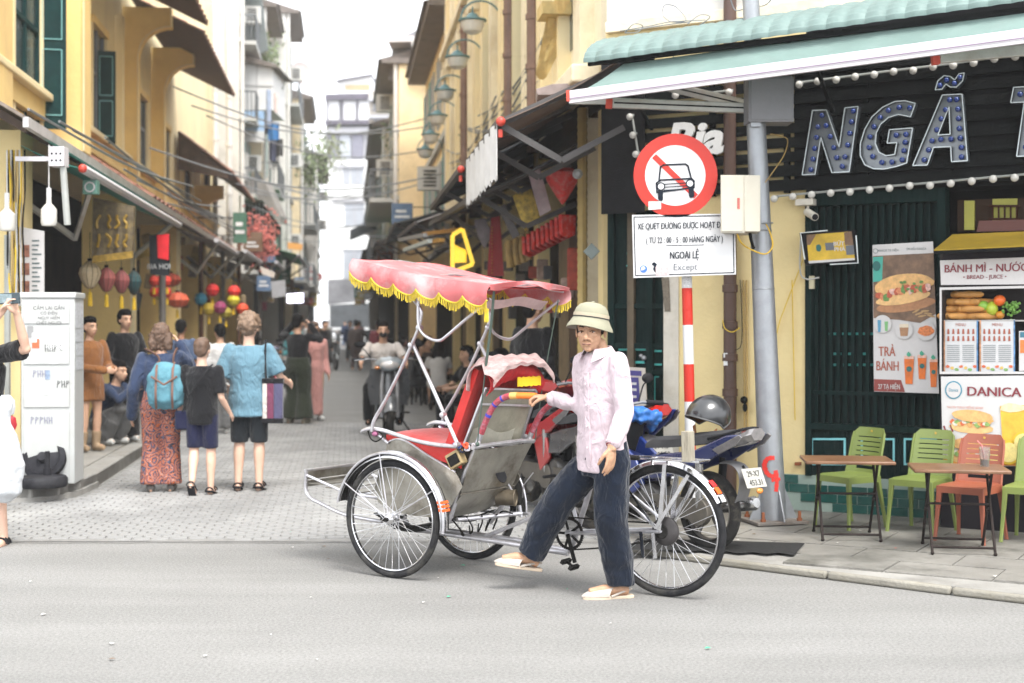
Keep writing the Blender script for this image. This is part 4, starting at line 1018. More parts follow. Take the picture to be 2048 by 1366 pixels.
 for k,pts in enumerate(([(1250,65),(1268,48),(1285,52),(1275,64),(1250,66)],[(1325,22),(1330,10),(1352,14),(1372,40),(1345,44),(1328,34),(1325,22)],[(1240,62),(1300,52),(1340,44),(1410,40)],[(1375,48),(1400,30),(1420,34),(1400,50),(1380,60),(1350,80),(1344,105),(1352,118),(1368,124)],[(1270,60),(1330,50),(1380,44)],[(1460,-5),(1470,20),(1490,18),(1530,10),(1545,-5)])):
  q=MB();q.tube(bez([pf(x,y,.62+r.uniform(0,.2))for x,y in pts],6),.0045,5);W_(q,'wire',wm,root)
build_fittings()
# frayed rubber mat under the motorbike
o=MB();o.grid(lambda u,v:G(1255+335*u+20*v,1098-22*v+10*u+1.5*sin(u*40)*(v<.1),PZ+.006),30,3);o=o.build('rubber_mat',mat('mat_black',(.03,.03,.03),.9,0,.3,30,.5,120));tag(o,'thin black rubber mat lying under the blue motorbike','mat')
# ---------------------------------------------------------------- left row (street frame helpers)
def sbx(mb,x0,x1,y0,y1,z0,z1):return mb.obox(SW(x0,y0,z0),SXV*(x1-x0),SYV*(y1-y0),FZ*(z1-z0))
def SP(px,py,x):
 """pixel -> point on the plane parallel to the street at offset x"""
 D=Vector(((px-1024)/FPX,1,-(py-HORIZON)/FPX));k=x/D.dot(SXV);return Vector((0,0,H))+D*k
M_lyel=mat('left_yellow_render',(.84,.61,.25),.85,0,.09,1.2,.4,20,dirt=.5,dirtcol=(.60,.40,.19),dscale=.9)
M_lpale=mat('left_lit_pale_render',(.84,.70,.42),.85,0,.07,1.2,.3,20,dirt=.55,dirtcol=(.60,.46,.29),dscale=1.1,stretch=(1,1,.45))  # light on the street-facing wall is put into this paler yellow; also pale trim
M_tile=mat('terracotta',(.23,.10,.065),.85,0,.4,7,.5,30,dirt=.6,dirtcol=(.10,.07,.055),dscale=5)
M_teal=mat('teal_shutter',(.008,.036,.036),.55,0,.2,9);M_tealp=mat('pale_shutter_trim',(.22,.50,.50),.6,0,.1)
M_soff=mat('dark_timber',(.07,.045,.03),.8,0,.4,6)
def tiled_roof(par,a,b,c,d,nu,nv,nm='roof_tile',m=M_tile):
 """rows of half-round tiles between eave a-b and ridge d-c"""
 a,b,c,d=map(Vector,(a,b,c,d));base=MB();base.quad(a,b,c,d,.03);o=base.build('roof',M_soff,par,world=True,smooth=False)
 n=(b-a).cross(d-a).normalized();n=n if n.z>0 else-n
 for i in range(nu):
  for j in range(nv):
   p=a.lerp(b,(i+.5)/nu).lerp(d.lerp(c,(i+.5)/nu),j/nv);q=a.lerp(b,(i+.5)/nu).lerp(d.lerp(c,(i+.5)/nu),min(1,(j+1.15)/nv))
   w=(b-a).length/nu*.5;up=n*.035
   s=(b-a).normalized();j_=random.uniform(-.012,.012)
   m_=MB();m_.add([p-s*w+n*.032+s*j_,p+n*.085,p+s*w+n*.032,q-s*w+n*.026,q+n*.065,q+s*w+n*.026,p-s*w+n*.012,p+s*w+n*.012],[(0,1,4,3),(1,2,5,4),(0,6,7,2,1)])
   m_.build(nm,m,o,world=True,smooth=False)
 return o
def build_left_house():
 root=thing('yellow_house','saffron yellow old house on the left with teal shutters, curved eave brackets and tiled hoods','building',SW(-4.1,30),ST)
 B=lambda mb,n,m,par=root,**k:mb.build(n,m,par,world=True,**k)
 X=-4.08;y0,y1=12.4,45.5
 q=MB();sbx(q,X-.4,X,y0,y1,3.4,11.5);B(q,'wall',M_lpale,smooth=False)
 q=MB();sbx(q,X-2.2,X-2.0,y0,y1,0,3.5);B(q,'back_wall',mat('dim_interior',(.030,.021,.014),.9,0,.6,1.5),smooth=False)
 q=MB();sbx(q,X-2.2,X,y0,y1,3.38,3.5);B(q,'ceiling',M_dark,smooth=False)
 for ya,x2,z0 in((13.6,-2.98,0),(20.2,-2.95,0),(26.5,-3.05,0),(33,-3.2,0),(39,-3.3,0),(44.8,-3.3,0)):
  q=MB();sbx(q,(x2-.66)if ya>14 else X-.3,x2-.06,ya,ya+.5,z0,3.3);sbx(q,x2-.06,x2,ya-.01,ya+.5,z0,3.3);B(q,'pier',M_lyel if ya>14 else M_yel,smooth=False)
  if ya>15:q=MB();sbx(q,x2-.002,x2+.05,ya-.02,ya+.2,z0,3.2);B(q,'pier_edge',M_lpale,smooth=False)
 def fin(y,x2,th,zc,rad):
  """pier with quarter-round bracket that swells out to carry the eave"""
  q=MB();pr=[(X-.2,3.9),(x2,3.9),(x2,zc)]
  for i in range(1,9):a=pi/2*i/8;pr.append((x2+rad*(1-cos(a)),zc+rad*sin(a)))
  pr+=[(x2+rad,zc+rad+.35),(X-.2,zc+rad+.35)]
  q.prism(pr,SW(0,y),SXV,FZ,SYV*th);B(q,'eave_bracket',M_lyel,smooth=False)
  e=MB();L_=[SW(a,y-.012,b)for a,b in pr[1:-1]]
  for a,b in zip(L_,L_[1:]):e.beam(a,b,.02,.05,SYV)
  B(e,'bracket_moulding',M_lpale)
 fin(20.3,-3.60,.55,6.45,.8)
 for y in(26.9,30.8):fin(y,-3.80,.3,6.4,.6)
 fin(39.4,-3.8,.3,4.4,.5)
 for a,b in((14.5,19.9),(21.0,26.7),(27.4,30.6),(31.3,34.4),(35.1,39.2),(40,45)):
  q=MB();sbx(q,X-.02,X+.22,a,b,4.46,4.56);B(q,'sill_band',M_lpale,bevel=.02,smooth=False)
  q=MB();sbx(q,X-.02,X+.12,a,b,4.20,4.46);B(q,'sill_moulding',M_lyel,smooth=False)
  k=max(1,int((b-a)/.9))
  for i in range(k):
   c=a+(b-a)*(i+.5)/k;q=MB();sbx(q,X,X+.05,c-.28,c+.28,3.98,4.16);B(q,'plaster_panel',M_lyel,smooth=False)
 def shutter(c,ux,w,h,par=root):
  """one panelled leaf, from its hinge foot c along ux"""
  n=ux.cross(FZ);q=MB();q.obox(c,ux*w,n*.045,FZ*h);o=B(q,'shutter',M_teal,par,bevel=.006)
  for z0,z1 in((.08,.46),(.52,.94)):
   for s in(-.006,.046):
    q=MB();p=[c+n*s+ux*w*a+FZ*h*b for a,b in((.16,z0),(.84,z0),(.84,z1),(.16,z1))]
    for a,b in zip(p,p[1:]+p[:1]):q.beam(a,b,.012,.028,n)
    B(q,'panel_bead',M_tealp,o,smooth=False)
 for k,(ya,yb,z0,z1)in enumerate(((17.9,19.5,4.05,6.4),(23.3,24.6,4.6,6.3),(28.2,29.6,4.6,6.0),(32.1,33.4,4.6,5.9),(36.3,37.8,4.6,5.9),(41.3,43,4.6,6))):
  q=MB();sbx(q,X+.002,X+.012,ya,yb,z0,z1);B(q,'window',mat('window_dark',(.03,.05,.055),.25,0,.3,3),smooth=False)
  for a,b in((ya-.10,ya),(yb,yb+.10)):q=MB();sbx(q,X,X+.10,a,b,z0,z1);B(q,'window_jamb',M_lpale,smooth=False)
  q=MB();sbx(q,X,X+.12,ya-.1,yb+.1,z1,z1+.12);B(q,'window_head',M_lyel,smooth=False)
  q=MB();
  for t in(0,.5,1):sbx(q,X+.012,X+.05,ya+(yb-ya-.06)*t,ya+(yb-ya-.06)*t+.06,z0,z1)
  sbx(q,X+.012,X+.05,ya,yb,z0+(z1-z0)*.55,z0+(z1-z0)*.55+.06);B(q,'window_frame',M_teal if k==0 else mat('grey_frame',(.18,.20,.22),.6),smooth=False)
 shutter(SW(X+.02,19.55,4.10),(SXV*.98+SYV*.15).normalized(),.36,2.3)
 shutter(SW(X+.03,24.0,4.46),(SXV*.97+SYV*.1).normalized(),.30,1.52)
 for y in(22.4,26.0):q=MB();sbx(q,X,X+.14,y,y+.22,4.56,7.0);B(q,'plaster_strip',M_lpale,smooth=False)
 for(ya,yb,xe,ze,xr,zr,nu)in((21.2,27,-2.55,7.05,-4.0,7.75,14),(27.1,34.8,-2.65,6.95,-4.0,7.6,18),(34.9,44,-2.75,5.15,-4.0,6.1,20)):
  tiled_roof(root,SW(xe,ya,ze),SW(xe,yb,ze),SW(xr,yb,zr),SW(xr,ya,zr),nu,4)
 q=MB();q.prism([(-4.0,5.2),(-2.8,5.0),(-2.8,5.12),(-4.0,6.1)],SW(0,34.95),SXV,FZ,SYV*.06);B(q,'hood_end',M_soff)
 for x,y,r in((-3.55,44.6,.09),(-3.85,43.2,.08)):
  q=MB();q.tube([SW(x,y,3.0),SW(x,y,7.5),SW(x-.05,y,11)],r,10);po=B(q,'drain_pipe',mat('pale_pipe',(.62,.60,.57),.6,0,.1,6))
  for z in(4,5.5,7,8.5):q=MB();q.lathe([(r+.02,-.06),(r+.02,.06)],SW(x,y,z),n=10);B(q,'pipe_collar',mat('pale_pipe',()),po)
 q=MB();sbx(q,X-.1,X+.32,14.4,15.9,3.9,8.5);B(q,'plaster_pier',M_lpale,smooth=False)
 q=MB();sbx(q,X-.1,X+.20,15.9,17.3,3.9,8.5);B(q,'plaster_pier',M_lyel,smooth=False)
 q=MB();q.tube([SW(X+.36,15.0,4.2),SW(X+.36,15.0,8.2)],.05,8);B(q,'conduit',mat('grey_blue',(.18,.22,.25),.6))
build_left_house()
def build_left_roof():
 root=thing('shop_lean_to','long low lean-to roof of mossy tiles over the shops on the left','roof',SW(-3.4,25,3.3),ST)
 tiled_roof(root,SW(-2.78,21.0,3.30),SW(-2.78,40,3.30),SW(-4.06,40,4.12),SW(-4.06,21.0,4.12),40,5)
 q=MB();q.quad(SW(-2.74,12.6,3.27),SW(-2.78,21.0,3.29),SW(-4.06,21.0,4.05),SW(-4.06,12.6,4.05),.03);q.build('metal_sheet',mat('old_sheet',(.22,.18,.15),.7,.2,.3,5,.4,20,dirt=.5),root,world=True)
 q=MB()
 for i in range(60):q.beam(SW(-2.74,12.6+i*.14,3.285),SW(-4.06,12.6+i*.14,4.075),.03,.02)
 o=q.build('sheet_corrugation',mat('old_sheet',()),root,world=True);o['kind']='stuff'
 q=MB();q.beam(SW(-2.72,12.6,3.24),SW(-2.74,40,3.27),.05,.09,FZ);q.build('gutter',mat('pale_metal',(.50,.48,.48),.5,.3,.15,5,dirt=.4),root,world=True)
 for i in range(26):q=MB();q.beam(SW(-2.75,12.8+i,3.2),SW(-4.0,12.8+i,3.95),.05,.07);q.build('rafter',M_soff,root,world=True)
build_left_roof()
def left_awning(y0,y1,x,z,col,lab,xb=-3.3,zb=3.35,ball=True,nm='shop_awning'):
 root=thing(nm,lab,'awning',SW(x,(y0+y1)/2,z),ST)
 fm=mat('fabric_%02d%02d%02d'%tuple(int(c*99)for c in col),col,.7,0,.2,3,.15,30,dirt=.3,dirtcol=tuple(c*.5 for c in col))
 a,b,c,d=SW(x,y0,z),SW(x,y1,z),SW(xb,y1,zb),SW(xb,y0,zb)
 q=MB();q.grid(lambda u,v:a.lerp(b,u).lerp(d.lerp(c,u),v)+FZ*(-.05*sin(pi*v)+.01*sin(u*20)),16,6,.006);q.build('fabric',fm,root,world=True)
 q=MB();q.tube([a,b],.045,8);q.build('roller_bar',mat('white_bar_paint',()),root,world=True)
 for t in(.08,.92):
  e=a.lerp(b,t);k=SW(x+(xb-x)*.45,y0+(y1-y0)*(t+(.15 if t<.5 else-.15)),z-.55);w=SW(xb,y0+(y1-y0)*t,z-.1)
  q=MB();q.beam(e,k,.04,.05);q.beam(k,w,.04,.05);q.build('folding_arm',mat('arm_metal',()),root,world=True)
 if ball:
  for e in(a,):q=MB();q.ell(e-SYV*.02,.042,12,8);q.build('end_ball',mat('ball_red',(.50,.05,.03),.45,var=.05),root,world=True)
left_awning(13.6,21.3,-2.42,2.95,(.03,.22,.18),'green fabric awning with white roller bar and red end ball on the left')
left_awning(26,31,-2.3,3.0,(.16,.13,.11),'dull brown awning over the second shop on the left',ball=False)
left_awning(32,38,-2.2,3.1,(.30,.27,.24),'faded grey awning over the lantern shops on the left',ball=False)
left_awning(46,56,-1.5,3.7,(.02,.26,.08),'bright green awning far down the left side',xb=-3.0,zb=4.2,ball=False)
left_awning(40,45,-1.9,3.2,(.10,.10,.10),'dark awning beyond the lantern shops on the left',ball=False)
# electric cabinet
def build_cabinet():
 p=G(96,968,KH);rz=radians(6);root=thing('electric_cabinet','tall pale grey street electric cabinet with graffiti and stickers on the left kerb','cabinet',p,rz)
 w,d,h=.45,.40,1.60;gm=mat('cabinet_grey',(.46,.47,.46),.6,.1,.08,3,.1,30,dirt=.4,dirtcol=(.30,.29,.26),dscale=3)
 B=lambda mb,n,m,par=root,**k:mb.build(n,m,par,**k)
 q=MB();q.box(-w/2,w/2,0,d,0,h);q.box(-w/2-.012,w/2+.012,-.012,d+.01,h,h+.05);B(q,'cabinet_body',gm,bevel=.008)
 for z0,z1 in((.04,.62),(.66,1.0),(1.03,1.36),(1.38,1.56)):q=MB();q.box(-w/2+.025,w/2-.045,-.010,-.001,z0,z1);B(q,'cabinet_door',gm,bevel=.003)
 km=mat('faded_black',(.09,.09,.09),.8,0,.2);sp=mat('spray_white',(.68,.69,.68),.7,0,.05);sk_=mat('spray_black',(.06,.06,.06),.7,0,.2)
 R_=Rz(rz)
 for k,t in enumerate(('CẤM LẠI GẦN','CÓ ĐIỆN','NGUY HIỂM','CHẾT NGƯỜI')):text('lettering',t,km,root,R_@Vector((.01,-.0115,1.50-k*.042))+p,R_@Vector((1,0,0)),FZ,.044 if k==0 else.036,.0005,.95)
 def fl(n,x0,x1,z0,z1,m,dd=-.013):q=MB();q.box(x0,x1,dd,dd+.0015,z0,z1);B(q,n,m,smooth=False)
 fl('sticker',-.13,-.07,1.17,1.25,mat('sticker_orange',(.65,.12,.05),.6));fl('sticker',-.17,-.09,.74,.77,mat('spray_white',()));fl('sticker',-.03,.03,.77,.86,mat('spray_white',()));fl('sticker',-.02,.02,.90,.98,mat('sticker_blue',(.22,.28,.38),.7,0,.4,50));fl('sticker',-.13,-.09,1.22,1.30,mat('spray_white',()),-.0135);fl('vent_plate',-.17,-.12,1.26,1.36,mat('cabinet_dark',(.25,.25,.25),.6))
 def scrawl(pts,m,r=.006):q=MB();q.tube([Vector((x,-.0125,z))for x,z in pts],r,5,flat=1);B(q,'graffiti',m)
 for z,x0,x1 in((1.29,-.08,.12),(1.20,0.0,.15),(1.08,-.16,.15)):
  q=MB();q.grid(lambda u,v:(x0+(x1-x0)*u+.02*sin(v*9+z*7),-.0122,z+(.075+.02*sin(u*11+z))*(v-.5)),12,4,.001);B(q,'spray_patch',sp)
 r=random.Random(6)
 for base_x,z,n_,m in((-.02,1.14,4,sk_),(-.14,.52,5,mat('spray_violet',(.22,.22,.32),.7)),(.08,.83,3,sk_),(-.12,.92,3,mat('spray_violet',()))):
  for k in range(n_):
   x=base_x+k*.038;scrawl([(x+dx,z+dz)for dx,dz in random.choice((((0,0),(.005,.06),(.025,.05),(.005,.03)),((0,.06),(.002,0),(.002,.03),(.022,.03),(.022,.06),(.024,0)),((0,.05),(.02,.06),(.005,.03),(.024,.01))))],m,.003)
 for z in(.98,1.10,1.22,1.34,1.45):q=MB();q.box(w/2+.001,w/2+.004,.02+r.uniform(0,.04),.34,z,z+.11);B(q,'paper_notice',mat('notice_paper',(.45,.46,.48),.8,0,.4,60))
 bm=mat('black_rubber_base',(.022,.022,.026),.45,0,.25,6,.2,30,dirt=.3,dirtcol=(.10,.10,.10))
 b1=thing('parasol_base','round black parasol base lying flat on the kerb before the cabinet','parasol base',p+Vector((.02,-.20,0)),0,'black parasol bases by the cabinet')
 q=MB();q.lathe([(.19,0),(.205,.02),(.205,.07),(.19,.09),(.05,.10),(.03,.10)],n=36);q.build('base_disc',bm,b1);q=MB();q.tube([(.04,0,.1),(.04,0,.30)],.022,10);q.lathe([(.036,0),(.036,.07)],(.04,0,.09),n=10);q.build('stem',bm,b1)
 b2=thing('parasol_base','round black parasol base leaning upright against the cabinet','parasol base',p+Vector((-.03,-.05,.10)),0,'black parasol bases by the cabinet');b2.rotation_euler=(radians(62),0,0)
 q=MB();q.lathe([(.175,-.02),(.19,0),(.19,.05),(.15,.065),(.13,.04),(.05,.045),(.04,.09),(.02,.09)],(0,.12,0),n=36);q.build('base_disc',bm,b2)
build_cabinet()
def cn_(c):return{30:'tan',12:'charcoal',35:'rust red',40:'ochre',8:'slate',28:'grey',20:'plum',5:'black',14:'brown'}.get(int(c[0]*100+.5),'dark')
def build_left_fittings():
 r=random.Random(9)
 for px,py,sc,lb in((98,430,1,'white LED bulb hanging by the box arm above the cabinet'),(14,440,1.1,'white LED bulb hanging at the far left edge of the picture')):
  c=P(px,py,12.6);root=thing('led_bulb',lb,'light bulb',c)
  q=MB();q.lathe([(.02,.16),(.024,.10),(.04,.085),(.068*sc,.05),(.070*sc,-.07),(.060*sc,-.095),(.03,-.10)][::-1],n=18);q.build('bulb',bulb_m,root);q=MB();q.tube([(0,0,.15),(0,0,.24)],.022,8);q.build('socket',mat('socket_white',(.6,.6,.6),.5),root);q=MB();q.tube([(0,0,.24),(0,0,.62)],.006,5);q.build('cord',mat('lead_white',(.5,.5,.48),.6),root)
 root=thing('bracket_arm','white metal arm with a punched box holding the hanging bulb','bracket',P(80,318,12.6));wm=mat('white_bar_paint',())
 q=MB();q.beam(P(32,318,12.62),P(100,318,12.62),.04,.04);q.build('arm',wm,root,world=True);a,b=P(100,333,12.6),P(131,294,12.6);q=MB();q.box(a.x,b.x,12.56,12.7,a.z,b.z);bo=q.build('punched_box',wm,root,world=True,bevel=.004)
 for i in range(3):
  for k_ in range(2):q=MB();q.ell(Vector((a.x+.03+.038*i,12.558,a.z+.05+.06*k_)),(.010,.004,.010),8,5);q.build('hole',M_black,bo,world=True)
 q=MB();q.tube([P(126,330,12.62),P(135,450,12.62)],.03,8);q.build('post',mat('grey_conduit',()),root,world=True)
 root=thing('menu_board','white menu board with dish photos on the pier left of the cabinet','menu',P(60,540,13.2));Y=13.1;wp=PM('white',())
 q=MB();wpoly(q,[(30,452),(88,462),(88,610),(32,612)],Y,.02);W_(q,'board',wp,root,smooth=False)
 for i in range(2):
  for j in range(3):q=MB();x,y=35+i*13,490+j*36;wpoly(q,rectp(x,y,x+11,y+24),Y-.004,.003);W_(q,'dish_photo',PM('dish',(.28,.12,.08),.6,14),root,smooth=False)
 for j in range(14):q=MB();wpoly(q,rectp(64,480+j*9,64+r.uniform(10,20),483+j*9),Y-.004,.003);W_(q,'menu_line',PM('grey',()),root,smooth=False)
 root=thing('wire_bundle','bundle of tan wires and a corrugated grey conduit climbing the near left pier','wires',P(25,600,13.0))
 for k in range(14):q=MB();x=14+k*2.6;q.tube(bez([P(x+r.uniform(-3,3),y,12.9+r.uniform(0,.1))for y in(300,380,450,520,600)],4),.008,5);W_(q,'wire',[mat('tan_wire',(.50,.34,.12),.7),M_black,mat('yellow_wire',()),mat('lead_white',())][k%4],root)
 q=MB();q.tube([P(15,y,12.95)for y in range(470,900,3)],[.028+.005*(i%2)for i in range(len(range(470,900,3)))],8);W_(q,'corrugated_conduit',mat('grey_conduit',()),root)
 root=thing('wall_fan','green and white square fan box under the green awning','fan',P(178,375,13.8));a,b=P(165,388,13.8),P(194,360,13.8);q=MB();q.box(a.x,b.x,13.8,13.9,a.z,b.z);bo=q.build('fan_case',mat('fan_green',(.10,.22,.18),.5),root,world=True,bevel=.006)
 q=MB();q.ring(P(179.5,374,13.79),.045,.008,'Y',20,6);q.build('fan_ring',wm,bo,world=True)
 root=thing('carved_board','old carved brown shop board hanging under the left awning','sign',P(225,460,15.4));q=MB();wpoly(q,[(186,395),(268,412),(264,512),(183,522)],15.4,.08);o=W_(q,'board',mat('carved_brown',(.13,.10,.06),.7,.1,.5,12,.6,30,dirt=.5,dirtcol=(.38,.28,.10),dscale=9),root)
 q=MB();wpoly(q,[(186,512),(265,502),(265,516),(184,526)],15.36,.03);W_(q,'gold_edge',mat('gold_dull',(.35,.22,.04),.5,.3,.5,20),o)
 for i in range(4):
  for j_ in range(2):q=MB();q.tube(bez([P(198+i*18+r.uniform(-5,5),430+j_*38+k*9,15.36)for k in range(4)],3),.016,5);W_(q,'carved_sign_mark',mat('gold_dull',()),o)
 root=thing('box_sign','black projecting sign with a bright red upper panel on the left','sign',P(315,510,19));q=MB();wpoly(q,[(298,470),(336,468),(336,552),(300,548)],19,.1);o=W_(q,'sign_board',mat('sign_dark',(.03,.035,.04),.5),root);q=MB();wpoly(q,[(314,470),(338,468),(337,520),(316,516)],18.98,.02);W_(q,'red_panel',mat('red_panel',(.75,.02,.03),.5,0,.15,14),o)
 text('lettering','BIA HƠI',mat('sign_grey2',(.5,.5,.5),.6,var=0),o,P(318,538,18.97),Vector((1,0,0)),FZ,.10,.001,.9)
 tass=mat('tassel_gold',(.70,.45,.03),.7,0,.2)
 def lantern(px,py,Y,w,h,col,lab,kind='onion',grp=None):
  c=P(px,py,Y);root=thing('lantern',lab,'lantern',c,0,grp);m=mat('silk_%02d%02d%02d'%tuple(int(x*99)for x in col),col,.6,0,.15,9,.15,30)
  prof=[(.15,-.5),(.42,-.42),(.82,-.12),(1,.12),(.86,.34),(.50,.5),(.22,.62)]if kind=='onion' else[(.25,-.5),(.75,-.35),(1,0),(.75,.35),(.25,.5)]
  q=MB();q.lathe([(a*w,b*h*2)for a,b in prof],n=12);q.build('shade',m,root,ang=25)
  q=MB()
  for k in range(12):q.tube([(a*w*1.01*cos(2*pi*k/12),a*w*1.01*sin(2*pi*k/12),b*h*2)for a,b in prof],.003,4)
  q.build('rib',mat('lantern_rib',(.10,.05,.03),.6),root);q=MB();q.lathe([(w*.2,0),(w*.22,.03)],(0,0,prof[-1][1]*h*2),n=10);q.tube([(0,0,h),(0,0,h+.35)],.004,4);q.build('hanger',M_black,root)
  q=MB();q.tube([(0,0,-h),(0,0,-h*1.25),(0,0,-h*1.3),(0,0,-h*2.4)],[.006,.006,.022,.028],6);q.build('tassel',tass,root)
 for a in((180,553,15.6,.125,.135,(.62,.50,.32),'cream silk lantern, first of the row over the standing woman'),(213,562,16.4,.11,.125,(.42,.12,.11),'dusty red silk lantern, second in the row'),(243,566,17.0,.10,.125,(.36,.10,.10),'brownish rose silk lantern between the dusty red and dark teal ones'),(268,568,17.6,.095,.135,(.02,.08,.09),'dark teal silk lantern, last of the near row')):lantern(*a,grp='silk lanterns in the left shop')
 for i in range(6):lantern(308+(i%3)*13,562+(i//3)*22,22+i*.2,.075,.085,(.78,.05,.03),'small bright red lantern, %s of the %s row in the bunch under the box sign'%(('left','middle','right')[i%3],('upper','lower')[i//3]),'round','small red lanterns on the left')
 lantern(355,600,24,.20,.13,(.60,.10,.04),'wide orange red lantern beyond the small bright bunch','round');lantern(340,560,25,.2,.12,(.42,.06,.03),'wide dark red lantern above the orange red one','round')
 for i,(px,py,Y,col)in enumerate(((425,580,27,(.78,.02,.02)),(468,583,28,(.80,.03,.02)),(418,618,27,(.55,.40,.03)),(467,600,28,(.70,.60,.03)),(485,618,29,(.80,.08,.02)),(402,598,27,(.03,.25,.40)),(440,615,27,(.30,.03,.12)),(452,625,28,(.40,.32,.03)))):lantern(px,py,Y,.13,.12,col,['scarlet lantern at the left of the farther coloured group','scarlet lantern above the curly haired man','ochre lantern low in the farther group','lemon yellow lantern under the scarlet one','small orange red lantern beside the curly hair','blue paper lantern at the left of the farther group','plum coloured lantern in the farther group','olive lantern low in the farther group'][i],'round','coloured lanterns farther along the left shops')
 for i in range(26):
  px=272+i*11.2+r.uniform(-3,3);Y=18+(px-270)/12;py=r.uniform(470,620);c=P(px,py,Y+3);s=r.uniform(.12,.3)
  q=MB();q.cbox(c,s,.05,s*r.uniform(.6,1.8),Matrix.Rotation(r.uniform(-.4,.4),3,'Y'));col=r.choice([(.30,.22,.12),(.12,.10,.09),(.35,.08,.04),(.40,.28,.08),(.08,.10,.12),(.28,.26,.24),(.20,.05,.08)])
  o=q.build('hanging_goods',mat('goods_%d%d%d'%tuple(int(c_*99)for c_ in col),col,.8,0,.4,12),bevel=.02);tag(o,'%s bundle hanging %s under the left awnings, %s'%(cn_(col),'high' if py<520 else 'at mid height' if py<575 else 'low','left of the red lanterns' if px<310 else 'over the backpack' if px<345 else 'over the boy' if px<410 else 'by the coloured lanterns' if px<470 else 'over the curly haired man' if px<520 else 'over the photographer'),'goods','goods hanging in the left shops')
 for i,(px,Y,x)in enumerate(((325,21,0),(402,29,0),(446,33,0),(478,36,0),(520,42,0))):
  q=MB();q.tube([P(px,470,Y),Vector((P(px,470,Y).x,Y,KH))],.05,8);o=q.build('awning_post',[mat('post_grey',(.16,.15,.14),.6),mat('post_brown',(.14,.06,.03),.7)][i%2]);tag(o,['thin grey awning post by the box sign','brown awning post before the blue shirted passer-by','grey awning post above the curly haired man','brown awning post right of the coloured lanterns','grey awning post behind the photographer'][i],'post')
 for i in range(11):
  y_=13+i*1.3;q=MB();q.tube(bez([SW(-2.7-r.random()*.3,y_,3.35+r.random()*.4),SW(-2.6,y_+5,3.3+r.random()*.3),SW(-2.5,y_+11,3.5+r.random()*.4)],5),.014,5);o=q.build('power_line',mat('wire_grey',()));tag(o,'sagging grey cable along the left lean-to roof, %s counting from the near end'%ORD[i],'cable','cables along the left roofs')
 for(pl,Y,col,nm,lb)in(([(574,588),(606,586),(606,605),(574,606)],38,(.80,.78,.95),'lit_screen','bright lilac screen glowing in a far left shop'),([(541,563),(570,560),(572,592),(545,596)],34,(.40,.40,.42),'pale_sign','pale grey tilted sign left of the bright screen'),([(520,533),(550,545),(548,556),(524,548)],30,(.70,.62,.55),'cream_lamp_panel','cream lamp panel under the left eave'),([(575,484),(605,488),(604,500),(576,498)],44,(.70,.35,.10),'orange_sign','small orange sign high on the left far houses')):
  q=MB();wpoly(q,pl,Y,.08);o=q.build(nm,mat(nm,col,.5,0,.1,emit=1.6 if nm=='lit_screen' else 0));tag(o,lb,'sign')
build_left_fittings()
